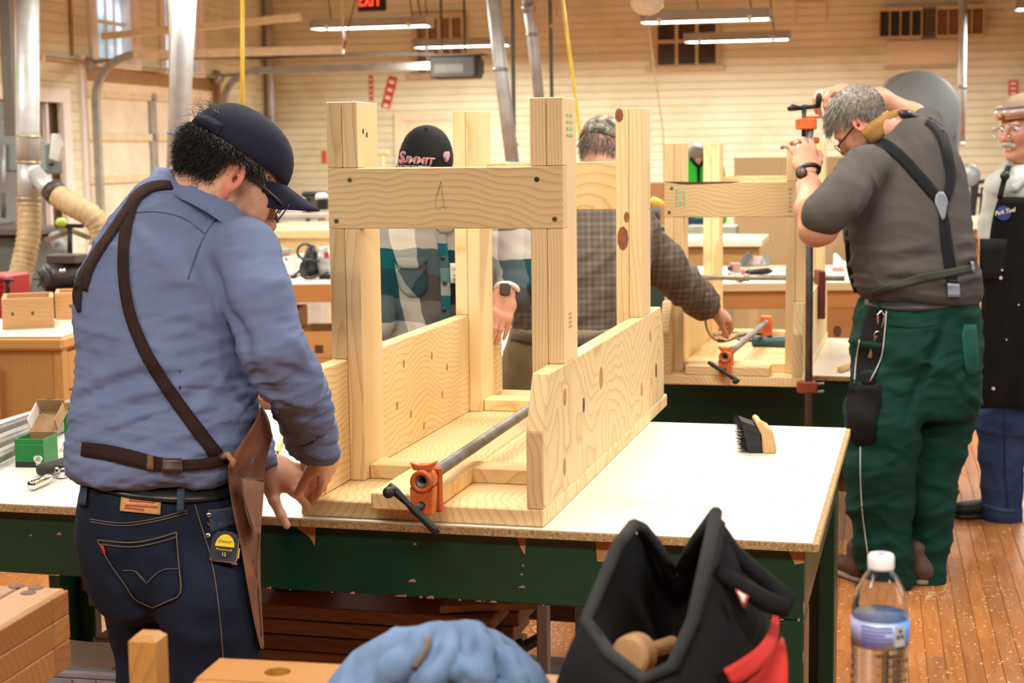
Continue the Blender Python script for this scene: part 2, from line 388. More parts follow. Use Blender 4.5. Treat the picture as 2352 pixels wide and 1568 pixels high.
for yy,px,mt in ((y0+.03,790,plain('cream_track',(.82,.72,.52),.5)),(y1-.03,1015,TRK)):
    zr=zt_+.36; pts=[(XL+.12,yy,.1),(XL+.12,yy,zr-.45)]
    for k in range(9):
        a=math.pi/2*k/8; pts.append((XL+.12+.45*(1-math.cos(a)),yy,zr-.45+.45*math.sin(a)))
    sq=[(-1,-1),(1,-1),(1,1),(-1,1)]
    tube('track',pts,.035,TRK,r,4,smooth=False,prof=sq)
    xe=rx_end(yy,px); bar('track',(XL+.5,yy,zr),(xe,yy,zr),.05,.085,mt,r)
    tube('roller_shaft',[(XL+.03,yy,zr-.06),(XL+.55,yy,zr-.03)],.02,TRK,r,8); lathe('drum',[(0,-.04),(.075,-.04),(.075,.04),(0,.04)],TRK,r,16,aim((XL+.05,yy,zr-.08),(0,1,0)))
    if px==790: LT=(xe,yy,zr)
xe,yy,zr=LT
PAL=plain('cream_track',(.82,.72,.52),.5)
bar('hanger',(xe,yy,zr),(xe,yy,ZC),.045,.012,PAL,r); bar('hanger_brace',(xe,yy,zr),(xe+.45,yy+.3,ZC),.04,.012,plain('rusty_angle',(.30,.19,.09),.6),r)
q=RI@W(772,57,17.5); bar('hanger_brace',(XL+.1,yy+.25,zr+.22),(q.x,yy+.25,q.z),.07,.07,PAL,r)
# ---- opener motor (thing)
d0=RI.to_3x3()@ray(1048,155); ym=(y0+y1)/2; xo=ym*d0.x/d0.y; zo=CAMZ+d0.z*(ym/d0.y)
op=thing('garage_door_opener','grey ceiling-hung motor box of the garage door opener','door opener',M=RM@Matrix.Translation((xo,ym,zo)))
DK=plain('dark_bracket',(.075,.06,.045),.55,.3)
box('motor_box',(-.26,-.17,-.12),(.26,.17,.12),plain('opener_grey',(.035,.03,.027),.7),op,.02); box('lens',(.262,-.13,-.08),(.28,.13,.08),BLACKM,op,.006)
box('label_plate',(-.2,-.174,-.06),(.12,-.1705,.03),plain('opener_plate',(.08,.075,.07),.6),op,0)
box('bracket',(-.32,-.18,.121),(.32,.18,.14),DK,op,.003)
bar('rail',(-.25,0,.155),(XL-xo+.1,0,.19),.05,.04,DK,op)
box('trolley',(-2.4,-.05,.15),(-1.9,.05,.21),BLACKP,op,.006)
for x,w in ((-.16,.05),(.1,.06)): bar('strap',(x,0,.14),(x,0,ZC-zo),w,.012,DK,op)
bar('strap',(.1,0,.75),(-.12,0,ZC-zo),.05,.012,DK,op); bar('strap',(-.35,.1,.1),(-.65,.1,ZC-zo),.05,.012,plain('rusty_angle',(.3,.19,.09),.6),op)
# back wall door, windows, ventilation
def bframe(r,x0,x1,z0,z1,w,d,mat):
    for nm,a,b in (('casing',(x0-w,YB-d,z0),(x0,YB,z1+w)),('casing',(x1,YB-d,z0),(x1+w,YB,z1+w)),('head',(x0,YB-d,z1),(x1,YB,z1+w))): box(nm,a,b,mat,r,.004)
r=rootR('door_3'); a,b=BWp(925,278),BWp(1052,278); bframe(r,a.x,b.x,0,a.z,.11,.04,CREAM); box('leaf',(a.x,YB-.02,0),(b.x,YB-.002,a.z),CREAM,r,.003)
for k in range(2):
    for c in range(2): box('panel',(a.x+.08+c*.36,YB-.032,.2+k*1.0),(a.x+.36+c*.36,YB-.021,1.05+k*.95),CREAM,r,.008)
OLDG=plain('dim_glass',(.055,.036,.018),.2,0,.4,3); OLDF=plain('old_frame',(.55,.45,.28),.6)
def bwin(n,a,b,nc,nr,glass,fw=.05,sill=True):
    r=rootR('window_%d'%n); x0,x1=a.x,b.x; z0,z1=b.z,a.z; bframe(r,x0,x1,z0,z1,fw,.05,OLDF)
    if sill: box('sill',(x0-.1,YB-.09,z0-.07),(x1+.1,YB,z0),OLDF,r,.004)
    dx=(x1-x0)/nc; dz=(z1-z0)/nr
    for c in range(nc):
        for k in range(nr): box('pane',(x0+c*dx+.02,YB-.02,z0+k*dz+.02),(x0+(c+1)*dx-.02,YB-.012,z0+(k+1)*dz-.02),glass,r,0)
    for c in range(nc+1): box('muntin',(x0+c*dx-.02,YB-.04,z0),(x0+c*dx+.02,YB-.006,z1),OLDF,r,.003)
    for k in range(nr+1): box('rail',(x0,YB-.042,z0+k*dz-.02),(x1,YB-.006,z0+k*dz+.02),OLDF,r,.003)
bwin(3,BWp(1508,40),BWp(1648,150),3,2,OLDG)
bwin(4,BWp(955,40),BWp(1065,168),4,2,plain('brown_panes',(.20,.115,.04),.5))
r=rootR('trim_5'); a,b=BWp(1828,12),BWp(1892,50); bframe(r,a.x,b.x,b.z,a.z,.03,.03,CREAM)
ac=thing('air_conditioner','louvred air conditioner high on the back wall with black and brown bays','air conditioner',M=RM)
a,b=BWp(2020,26),BWp(2256,84); mid1,mid2=BWp(2116,50).x,BWp(2150,50).x
box('casing',(a.x,YB-.22,b.z),(b.x,YB-.03,a.z),plain('ac_case',(.07,.055,.04),.6),ac,.01)
for x0,x1,mt in ((a.x,mid1,plain('ac_black',(.012,.009,.008),.5)),(mid2,b.x,plain('ac_brown',(.16,.065,.02),.5))):
    for k in range(4): 
        w=(x1-x0)/4; box('louvre_panel',(x0+k*w+.02,YB-.235,b.z+.03),(x0+(k+1)*w-.005,YB-.221,a.z-.03),mt,ac,.004)
    for k in range(5): box('bar',(x0+k*(x1-x0)/4-.008,YB-.245,b.z),(x0+k*(x1-x0)/4+.008,YB-.221,a.z),OLDF,ac,.002)
    for z in (a.z,b.z): box('bar',(x0,YB-.245,z-.02),(x1,YB-.221,z+.02),OLDF,ac,.002)
r=rootR('trim_6'); a,b=BWp(2036,94),BWp(2198,148); box('panel',(a.x,YB-.03,b.z),(b.x,YB-.001,a.z),CREAM,r,.003); box('ledge',(a.x-.02,YB-.06,b.z-.04),(b.x+.02,YB-.0,b.z),OLDF,r,.003)
# red notices on the back wall
RED=plain('red_print',(.62,.05,.035),.5,0,.1); 
def notice(name,label,pa,pb,w,mt,n=4):
    a,b=BWp(*pa),BWp(*pb); o=thing(name,label,'sign',M=RM); d=(b-a)
    bar('plate',(a.x,YB-.012,a.z),(b.x,YB-.012,b.z),w,.01,mt,o,bev=0,up=Vector((0,1,0)))
    for k in range(n):
        s=a+d*((k+.5)/n); e=a+d*((k+.9)/n); bar('lettering',(s.x,YB-.019,s.z),(e.x,YB-.019,e.z),w*.55,.003,WHITEP,o,bev=0,up=Vector((0,1,0)))
notice('warning_sign','tilted red warning sign with white lettering on the back wall',(904,176),(886,248),.12,RED)
notice('warning_strip','narrow red notice strip on the wall left of the tilted red sign',(852,174),(854,236),.05,RED,5)
notice('fire_notice','small red notice above the goggled man on the back wall',(2327,184),(2327,218),.11,RED,3)
# ------------------------------------------------------------------ hanging fluorescent fixtures
def fixture(label,pl,pr,D,group='hanging fluorescent fixtures'):
    a=W(*pl,D); L=1.22; b=a+Vector((math.cos(YR),-math.sin(YR),0))*L
    b=W(pr[0],pr[1],b.y); c=(a+b)/2; d=(b-a); L=d.length; rz=math.atan2(d.y,d.x)
    o=thing('fluorescent_fixture',label,'light fixture',loc=(c.x,c.y,c.z),rz=rz,group=group)
    h=L/2; prism('reflector',[(-.16,0),(-.155,-.002),(-.06,.085),(.06,.085),(.155,-.002),(.16,0),(.065,.1),(-.065,.1)],'x',-h,h,plain('fixture_grey',(.45,.45,.45),.5),o)
    for s in (-1,1): box('end_cap',(s*h-.006,-.15,-.005),(s*h+.006,.15,.1),plain('fixture_grey',(.45,.45,.45),.5),o,.004)
    for y in (-.07,.07): tube('lamp_tube',[(-h+.03,y,.02),(h-.03,y,.02)],.019,emit('lamp_glow',(1,.95,.85),34),o,8)
    for x in (-h*.7,h*.7):
        box('clip',(x-.02,-.165,-.015),(x+.02,-.12,.03),WHITEP,o,.004)
        tube('hanger',[(x,0,.1),(x-.05,0,.5),(x-.05,0,ZC-c.z)],.006,BLACKM,o,5)
    l=area('lamp_light',c+Vector((0,0,-.02)),(0,0,rz),L*.95,.24,155,WARM); l.parent=o; l.matrix_local=Matrix.Translation((0,0,-.02))
    return o
fixture('large hanging fluorescent light in front of the dark wall window',(1476,54),(1770,44),14.8)
fixture('hanging fluorescent light just right of the dark wall window, lower of two',(1575,99),(1814,90),18.2)
fixture('hanging fluorescent light below the exit sign',(722,66),(988,62),16.8)
fixture('hanging fluorescent light behind the garage door opener',(957,110),(1170,105),19.2)
fixture('fluorescent light cut off by the right picture edge near the ceiling',(2331,24),(2580,14),16)
ex=thing('exit_sign','black hanging exit sign with glowing red letters','exit sign',M=frame(W(853,8,17.6),YR))
box('case',(-.15,-.03,-.085),(.165,.03,.2),BLACKP,ex,.008)
RG=emit('exit_red',(1,.06,.02),2.6)
for nm,segs in (('letter_e',[(-.13,-.03,-.12,.11),(-.12,-.03,-.085,-.005),(-.12,.03,-.09,.05),(-.12,.085,-.085,.11)]),('letter_i',[(.012,-.03,.03,.11)]),('letter_t',[(.075,-.03,.093,.085),(.05,.085,.12,.11)])):
    for s in segs: box(nm,(s[0],-.036,s[1]),(s[2],-.031,s[3]),RG,ex,0)
for s in (-1,1): bar('letter_x',(-.035-.032*s,-.033,-.03),(-.035+.032*s,-.033,.11),.02,.004,RG,ex,bev=0,up=Vector((0,1,0)))
gl=thing('globe_lamp','round opaline globe lamp hanging at the top edge','lamp',loc=W(1487,5,12.5))
lathe('globe',[(.0,-.095)]+[(.13*math.cos(a),.1*math.sin(a)) for a in np.linspace(-1.3,1.3,12)]+[(0,.1)],plain('opal_glass',(.78,.70,.52),.3),gl,20); tube('cord',[(0,0,.1),(0,0,ZC-W(1487,5,12.5).z)],.008,WHITEP,gl,6)
tube('pull_string',[(0,0,-.09),(.05,0,-.5),(.12,0,-1.0),(.13,0,-1.6)],.006,plain('string',(.6,.5,.3),.8),gl,5)
# ------------------------------------------------------------------ work table in front
O1=Vector((-.474,3.466,.8)); T1=frame(O1,YT)
def table(M,label,x0,x1,y0,y1,h,aph,legs,cat='table'):
    t=thing('work_table',label,cat,M=M@Matrix.Translation((0,0,-h)))
    box('top_core',(x0,y0,h-.02),(x1,y1,h-.002),OSB,t,.0015); box('laminate',(x0+.001,y0+.001,h-.0019),(x1-.012,y1-.001,h),MEL,t,0)
    a=.05; z1=h-.0205; z0=z1-aph
    box('front_apron',(x0+a,y0+.035,z0),(x1-.03,y0+.075,z1),GREEN,t,.004); box('back_apron',(x0+a,y1-.075,z0),(x1-.03,y1-.035,z1),GREEN,t,.004)
    box('side_apron',(x1-.075,y0+.0755,z0),(x1-.03,y1-.0755,z1),GREEN,t,.004); box('side_apron',(x0+a,y0+.0755,z0),(x0+a+.04,y1-.0755,z1),GREEN,t,.004)
    for sx,sy in legs:
        X0=x1-.03-.1 if sx else x0+a; Y0=y1-.035-.045 if sy else y0+.0355
        box('leg',(X0,Y0,0),(X0+.1,Y0+.045,z0-.001),GREEN,t,.004)
        XX=x1-.075 if sx else x0+a
        box('leg_side',(XX,Y0+(-.105 if sy else .046),0),(XX+.045,Y0+(-.001 if sy else .15),z0-.001),GREEN,t,.004)
    return t
tb=table(T1,'long green-painted work table with white laminate top in the foreground',-1.41,1.135,-.02,1.36,.8,.155,[(0,0),(1,0),(0,1),(1,1)])
# paint worn off the apron, showing bare wood
BARE=plain('bare_wood',(.42,.20,.07),.7,0,.25,40)
def flake(poly): prism('worn_patch',[(u,w+.8-.021) for u,w in poly],'y',.0149,.0143,BARE,tb)
flake([(-.03,-.003),(.028,-.003),(.024,-.05),(.012,-.03)]); flake([(.49,-.003),(.512,-.003),(.509,-.045),(.5,-.03)]); flake([(.665,-.002),(.73,-.002),(.728,-.052),(.668,-.05)]); flake([(1.07,-.002),(1.104,-.002),(1.104,-.03),(1.085,-.034)])
for k in range(46):
    x=-.7+1.8*random.random(); w=.004+.02*random.random()**2; h=.002+.006*random.random(); up=random.random()<.72
    z=-.1545 if up else -.03-.1*random.random()
    flake([(x,z),(x+w,z),(x+w*.8,z+h),(x+w*.3,z+h*.7)])
for k in range(10):
    z=-.03-.75*random.random(); flake([(1.1035,z),(1.1045,z),(1.1045,z+.03),(1.1025,z+.02)])
# lower stretchers of the table
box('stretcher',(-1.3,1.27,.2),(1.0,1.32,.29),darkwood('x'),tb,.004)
# ------------------------------------------------------------------ pine frame being assembled
PINE={a:pine(a) for a in 'xyz'}
KNOT=plain('knot',(.09,.035,.012),.6,0,.5,60); PLUG=plain('oval_plug',(.42,.22,.07),.7,0,.35,90); SCREW=plain('brass_screw',(.30,.24,.08),.4,.8); STAMP=plain('green_stamp',(.33,.50,.30),.8,0,.3,60); PENC=plain('pencil_line',(.36,.26,.15),.8)
def disc(name,c,nrm,rx,ry,mat,parent,th=.0006,ang=0,n=14):
    M=aim(c,nrm); v=[];f=[]
    for k in range(n):
        a=2*math.pi*k/n; u,w=rx*math.cos(a),ry*math.sin(a); v.append(M@Vector((u*math.cos(ang)-w*math.sin(ang),u*math.sin(ang)+w*math.cos(ang),th)))
    for k in range(n): v.append(M@Vector((v[k]-Vector(c))*0+Vector(c)) if 0 else v[k]-Vector(nrm).normalized()*th*2)
    f=[tuple(range(n)),tuple(range(2*n-1,n-1,-1))]+[(k,k+n,(k+1)%n+n,(k+1)%n) for k in range(n)]
    return mesh(name,v,f,mat,parent)
def pine_frame(M,label,Wd=.556,L=1.66,y0=.213,y1=1.22,zt=.917,zr=.627,marks=True):
    t=thing('pine_workpiece',label,'workpiece',M=M); b=.038; pd=.14; nd=.038; bw=Wd/2
    # base boards
    box('base_board',(0,0,0),(bw-.0006,L,b),PINE['y'],t,.003); box('base_board',(bw+.0006,0,0),(Wd,L,b),PINE['y'],t,.003)
    # side boards with clipped corners
    prof=[(0,b+.0005),(L-.06,b+.0005),(L-.06,b+.17),(L-.12,b+.286),(.062,b+.286),(.0,b+.168)]
    sides=[]
    for x in (0,Wd-b): sides.append(prism('side_board',prof,'x',x,x+b,PINE['y'],t,bev=.0025))
    # posts: an inner stick down to the base and an outer stick on the side board, notched for the rails
    def stick(x,ya,front,z0):
        yb=ya+pd
        if front: pr=[(ya,z0),(yb,z0),(yb,zt),(ya,zt),(ya,zr+.14),(ya+nd,zr+.14),(ya+nd,zr),(ya,zr)]
        else: pr=[(yb,z0),(yb,zr),(yb-nd,zr),(yb-nd,zr+.14),(yb,zr+.14),(yb,zt),(ya,zt),(ya,z0)]
        return prism('post',pr,'x',x+.0005,x+b-.0005,PINE['z'],t,bev=.0018)
    for ya,fr in ((y0,1),(y1,0)):
        for x,z in ((0,b+.2865),(b,b+.0005),(Wd-2*b,b+.0005),(Wd-b,b+.2865)): stick(x,ya,fr,z)
    rf=box('rail',(0,y0-.0005,zr+.0006),(Wd,y0+nd-.0005,zr+.1394),PINE['x'],t,.0025); rb=box('rail',(0,y1+pd-nd+.0005,zr+.0006),(Wd,y1+pd,zr+.1394),PINE['x'],t,.0025)
    for ya in (y0+.028,y1+.02): box('sill',(2*b+.001,ya,b+.0005),(Wd-2*b-.001,ya+.09,2*b-.004),PINE['x'],t,.002)
    if marks:
        f=y0-.001
        for x,z,m,r in ((.055,.767-.028,SCREW,.006),(Wd-.06,.767-.03,KNOT,.006),(.02,.627+.018,SCREW,.006),(Wd-.02,.627+.022,SCREW,.006)): disc('screw',(x,f-.0002,z+zr-.627),(0,-1,0),r,r,m,t); disc('screw_slot',(x,f-.0012,z+zr-.627),(0,-1,0),r*.45,r*.45,BLACKM,t)
        for x,z in ((.098,.85),(.122,.842)): disc('screw_hole',(2*b+.0008,y0+x-.06,z),(1,0,0),.003,.006,KNOT,t)
        # pencilled letter on the rail
        pts=[(.262,.70),(.268,.72),(.273,.735),(.277,.70),(.281,.672),(.286,.676)]; tube('pencil_mark',[(x,f-.0004,z) for x,z in pts],.0005,PENC,t,5)
        tube('pencil_mark',[(.281,f-.0004,.68),(.262,f-.0004,.669),(.259,f-.0004,.69),(.275,f-.0004,.733)],.0005,PENC,t,5)
        # knots, resin streaks and pegs
        X=Wd+.0004
        for y,z,ry,rz_,m in ((.21,.25,.012,.02,PLUG),(.2,.092,.012,.02,PLUG),(.41,.2,.011,.018,KNOT),(1.35,.255,.01,.016,PLUG),(1.2,.12,.012,.02,PLUG),(1.45,.14,.012,.022,KNOT),(.62,.235,.02,.028,PLUG)): disc('peg' if m is PLUG else 'knot',(X,y,z),(1,0,0),ry,rz_,m,t)
        xi=b+.0004
        for y,z in ((.45,.215),(.56,.16),(.67,.12),(.78,.07),(.35,.095),(.42,.04+.03),(.86,.25),(1.0,.2),(.95,.13),(.62,.26)): disc('peg',(xi,y,z),(1,0,0),.007,.011,PLUG,t)
        disc('knot',(Wd-.3+.02,y1+.02,zr-.012+.0),(0,-1,0),.03,.012,KNOT,t)
        disc('knot',(.5,y1+pd-nd-.0004,zr+.105),(0,-1,0),.014,.013,KNOT,t,n=9)
        for x,z,rx,rz_ in ((Wd-.065,zt-.02,.012,.02),(Wd-.045,.61,.008,.016),(Wd-.056,.55,.016,.035)): disc('resin_patch',(x,y1-.0003,z),(0,-1,0),rx,rz_,plain('resin_brown',(.27,.09,.03),.5,0,.3,40),t,n=9)
        for z in (.83,.845,.86,.875): box('grade_stamp',(Wd+.0002,y0+.04,z),(Wd+.0006,y0+.10,z+.006),STAMP,t,0)
        for z in (.4,.41,.42,.43): box('grade_stamp',(Wd+.0002,y0+.05,z),(Wd+.0006,y0+.075,z+.005),plain('ink_stamp',(.45,.30,.15),.8),t,0)
    return t
pf1=pine_frame(T1@Matrix.Translation((0,0,.0005)),'pine table frame clamped together on the front work table')
bc=W(1842,890,6.1); M2=frame(bc,YT)@Matrix.Translation((-.556,0,0)); zt2=bc.z
pf2=pine_frame(M2@Matrix.Translation((0,0,.0005)),'second pine frame on the table behind, beside the man in suspenders',y0=.11,y1=1.25,zt=.95,zr=.655,marks=False,L=1.62)
for x,z in ((.03,.77),(.53,.775),(.02,.675)): disc('screw',(x,.1085,z),(0,-1,0),.006,.006,KNOT,pf2)
for x in (.045,.06,.075):
    for z in (.7,.725,.75): box('grade_stamp',(x,.1083,z),(x+.008,.1089,z+.018),STAMP,pf2,0)
for k in range(6): box('grade_stamp',(.49,.1083,.675+k*.017),(.503,.1089,.675+k*.017+.008),plain('ink_stamp',(.45,.30,.15),.8),pf2,0)
prism('bark_edge',[(0.005,.7955),(.30,.7955),(.26,.79),(.1,.785),(.06,.787)],'y',.1084,.112,plain('bark',(.10,.04,.015),.8),pf2)
tb2=table(M2,'second green-painted work table with white top behind the front table',-1.1,.95,.34,1.66,zt2,.2,[(0,0),(1,0),(0,1),(1,1)])
box('stretcher',(-1.0,.42,.18),(.85,.47,.27),darkwood('x'),tb2,.004)
bar('brace',(.88,.40,zt2-.22),(.62,.40,zt2-.45),.08,.05,GREEN,tb2)
bar('brace',(.88,.40,zt2-.45),(.95,.9,zt2-.22),.05,.05,GREEN,tb2)
# ------------------------------------------------------------------ pipe clamps
def clamp_head(o,p,d,up,mirror=1,handle=True,hang=0):
    # p: pipe axis point at the head, d: screw direction (out of the work), up: from pipe to screw is -up
    p=Vector(p); d=Vector(d).normalized(); up=Vector(up).normalized(); s=d.cross(up).normalized()
    M=Matrix.Translation(p)@Matrix(((s.x,d.x,up.x,0),(s.y,d.y,up.y,0),(s.z,d.z,up.z,0),(0,0,0,1)))
    # ring round the pipe
    v,f=[],[]
    rr=[(.0145,-.012),(.024,-.012),(.024,.03),(.0145,.03)]; n=18
    for r,y in rr:
        for k in range(n):
            a=2*math.pi*k/n; v.append(M@Vector((r*math.cos(a),y,r*math.sin(a))))
    for i in range(4):
        for k in range(n): f.append((i*n+k,i*n+(k+1)%n,((i+1)%4)*n+(k+1)%n,((i+1)%4)*n+k))
    mesh('head_ring',v,f,ORANGE,o,True)
    prism('head_body',[(-.022,-.07),(.022,-.07),(.026,-.012),(.016,-.0225),(-.016,-.0225),(-.026,-.012)],'y',-.004,.028,ORANGE,o,M=M@Matrix(((1,0,0,0),(0,1,0,0),(0,0,1,0),(0,0,0,1))),bev=.002)
    prism('jaw_lug',[(-.02,.022),(.02,.022),(.028,.04),(.01,.034),(-.012,.035),(-.03,.042)],'y',-.004,.02,ORANGE,o,M=M,bev=.002)
    box('pressure_plate',(-.024,-.052,-.08),(.024,-.038,.02),ORANGE,o,.005,M)
    if handle:
        tube('screw',[M@Vector((0,-.04,-.05)),M@Vector((0,.075,-.05))],.0085,BLACKM,o,12)
        ca,sa=math.cos(hang),math.sin(hang)
        def hp(l,off=0): return M@Vector((l*ca,.075+off,-.05+l*sa))
        tube('crank',[hp(-.075),hp(-.055),hp(-.02),hp(0),hp(.02),hp(.055),hp(.068)],[.0075,.0095,.006,.009,.0075,.009,.006],BLACKM,o,12)
        tube('crank_knob',[hp(-.062,.002),hp(-.062,.03),hp(-.062,.036)],[.008,.007,.006],BLACKM,o,10); 
        v,f=tubedata([hp(-.062,.03+.014*math.sin(a)) for a in np.linspace(-1.5,1.5,9)],[max(.001,.0125*math.cos(a)) for a in np.linspace(-1.5,1.5,9)],12); mesh('knob',v,f,BLACKM,o,True)
def pipe_clamp(label,M,a,b,rear=True,hang=.9,up=(0,0,1),group='pipe clamps'):
    o=thing('pipe_clamp',label,'clamp',M=M,group=group); a,b=Vector(a),Vector(b); d=(a-b).normalized()
    # hollow pipe
    s,u=basis(d); n=16; v=[];f=[]
    for r,pt in ((.0135,b),(.0135,a),(.0105,a),(.0105,a-d*.05)):
        for k in range(n):
            t=2*math.pi*k/n; v.append(pt+s*r*math.cos(t)+u*r*math.sin(t))
    for i in range(3):
        for k in range(n): f.append((i*n+k,i*n+(k+1)%n,(i+1)*n+(k+1)%n,(i+1)*n+k))
    f.append(tuple(3*n+k for k in range(n))); f.append(tuple(range(n)))
    mesh('pipe',v,f,STEEL,o,True)
    clamp_head(o,a-d*.025,d,up,hang=hang)
    if rear:
        L=(a-b).length; q=b+d*.12
        M3=Matrix.Translation(q)
        prism('tail_jaw',[(-.024,-.075),(.024,-.075),(.03,.0),(.024,.03),(-.024,.03),(-.03,0)],'y',-.016,.016,ORANGE,o,M=aimY(q,d,up),bev=.003)
    return o
def aimY(p,d,up):
    d=Vector(d).normalized(); up=Vector(up).normalized(); s=d.cross(up).normalized()
    return Matrix.Translation(Vector(p))@Matrix(((s.x,d.x,up.x,0),(s.y,d.y,up.y,0),(s.z,d.z,up.z,0),(0,0,0,1)))
pipe_clamp('pipe clamp with orange jaw lying through the front pine frame',T1,(.325,-.13,.118),(.318,1.75,.118),hang=math.pi+.75)
sb=thing('scrap_block','short pine scrap board under the pipe clamp on the front frame','wood block',M=T1)
box('board',(.19,-.07,.0395),(.33,.238,.0765),PINE['y'],sb,.003)
pipe_clamp('pipe clamp with two orange jaws inside the second pine frame',M2,(.26,-.03,.118),(.30,1.36,.118),hang=.55)
sb=thing('scrap_block','pine scrap block under the clamp on the second frame','wood block',M=M2); box('board',(.1,-.0,.0395),(.43,.1,.0765),PINE['x'],sb,.003)
# ------------------------------------------------------------------ smooth solid modelling for people and cloth
def npv(p): return np.array([p[0],p[1],p[2]],dtype=np.float32)
def fcap(a,b,ra,rb):
    a,b=npv(a),npv(b); ab=b-a; L2=float(ab@ab)+1e-12
    def fn(P):
        t=np.clip(((P-a)@ab)/L2,0,1); return np.linalg.norm(P-a-t[...,None]*ab,axis=-1)-(ra+(rb-ra)*t)
    r=max(ra,rb); return fn,np.minimum(a,b)-r,np.maximum(a,b)+r
def fecap(a,b,side,wa,da,wb,db): # elliptical tapered capsule; side = direction of w
    a,b=npv(a),npv(b); ab=b-a; L=float(np.linalg.norm(ab)); u=ab/L; s=npv(side); s=s-u*(s@u); s/=np.linalg.norm(s); n=np.cross(u,s)
    def fn(P):
        q=P-a; y=q@u; t=np.clip(y/L,0,1); w=wa+(wb-wa)*t; d=da+(db-da)*t; e=y-t*L; m=np.minimum(w,d)
        return (np.sqrt((q@s/w)**2+(q@n/d)**2+(e/((w+d)/2))**2)-1)*m
    r=max(wa,da,wb,db); return fn,np.minimum(a,b)-r,np.maximum(a,b)+r
def fell(c,R,rad): # ellipsoid, R rows = axes
    c=npv(c); R=np.array([npv(x) for x in R]); rad=np.array(rad,dtype=np.float32)
    def fn(P): q=(P-c)@R.T; return (np.sqrt(((q/rad)**2).sum(-1))-1)*rad.min()
    r=float(rad.max()); return fn,c-r,c+r
def fstack(rows,n=2.3,cap=.03): # rows (z,cx,cy,a,b[,ang]) increasing z
    rows=sorted(rows); A=np.array([list(r)+[0]*(6-len(r)) for r in rows],dtype=np.float32); z=A[:,0]
    zz=np.linspace(z[0],z[-1],120)
    def sm(col): # smooth interpolation
        y=np.interp(zz,z,A[:,col]); k=np.hanning(11); k/=k.sum(); yp=np.pad(y,5,mode='edge'); return np.convolve(yp,k,'valid')
    T=[sm(i) for i in range(1,6)]
    def fn(P):
        q=P[...,2]; cx,cy,a,b,an=[np.interp(q,zz,t) for t in T]
        x=P[...,0]-cx; y=P[...,1]-cy; c,s=np.cos(an),np.sin(an); X=x*c+y*s; Y=-x*s+y*c
        d=((np.abs(X)/a)**n+(np.abs(Y)/b)**n)**(1/n); d=(d-1)*np.minimum(a,b)
        e=np.maximum(z[0]-q,q-z[-1]); 
        return np.sqrt(np.maximum(d+cap,0)**2+np.maximum(e+cap,0)**2)+np.minimum(np.maximum(d+cap,e+cap),0)-cap
    m=float((A[:,3:5]).max()); lo=np.array([A[:,1].min()-m,A[:,2].min()-m,z[0]]); hi=np.array([A[:,1].max()+m,A[:,2].max()+m,z[-1]]); return fn,lo,hi
def pxrows(rows): # (py,pxL,pxR,D,b[,ang]) -> stack rows
    out=[]
    for r in rows:
        py,l,rr,D,b=r[:5]; p=W((l+rr)/2,py,D); out.append((p.z,p.x,p.y,(rr-l)/2*D/F_PX,b)+tuple(r[5:]))
    return out
def fchain(pts): # (point,radius)...
    return [fcap(pts[i][0],pts[i+1][0],pts[i][1],pts[i+1][1]) for i in range(len(pts)-1)]
class Solid:
    def __init__(s): s.p=[]
    def add(s,prim,k=.02):
        if isinstance(prim,list):
            for q in prim: s.p.append((q,k,1))
        else: s.p.append((prim,k,1))
        return s
    def sub(s,prim,k=.005): s.p.append((prim,k,-1)); return s
    def cut(s,c,n): s.p.append(((npv(c),npv(n)),0,0)); return s  # remove the side the normal points to
    def mesh(s,vox,lo=None,hi=None,post=None):
        bb=[q for q,k,o in s.p if o==1]
        L=np.min([b[1] for b in bb],0)-.02 if lo is None else np.array(lo); H=np.max([b[2] for b in bb],0)+.02 if hi is None else np.array(hi)
        n=np.ceil((H-L)/vox).astype(int)+1; D=np.full(n,.3,dtype=np.float32)
        ax=[(L[i]+vox*np.arange(n[i])).astype(np.float32) for i in range(3)]
        for q,k,o in s.p:
            if o==0:
                P=np.stack(np.meshgrid(*ax,indexing='ij'),-1); D=np.maximum(D,(P-q[0])@q[1]); continue
            m=max(.03,2*k); i0=np.maximum(0,((q[1]-m-L)/vox).astype(int)); i1=np.minimum(n,((q[2]+m-L)/vox).astype(int)+2)
            if (i1<=i0).any(): continue
            sl=tuple(slice(a,b) for a,b in zip(i0,i1)); P=np.stack(np.meshgrid(*[ax[i][sl[i]] for i in range(3)],indexing='ij'),-1)
            d=q[0](P).astype(np.float32); a=D[sl]
            if o==1: h=np.clip(.5+.5*(a-d)/k,0,1); D[sl]=a*(1-h)+d*h-k*h*(1-h)
            else: d=-d; h=np.clip(.5-.5*(a-d)/k,0,1); D[sl]=a*(1-h)+d*h+k*h*(1-h)
        return nets(D,L,vox)
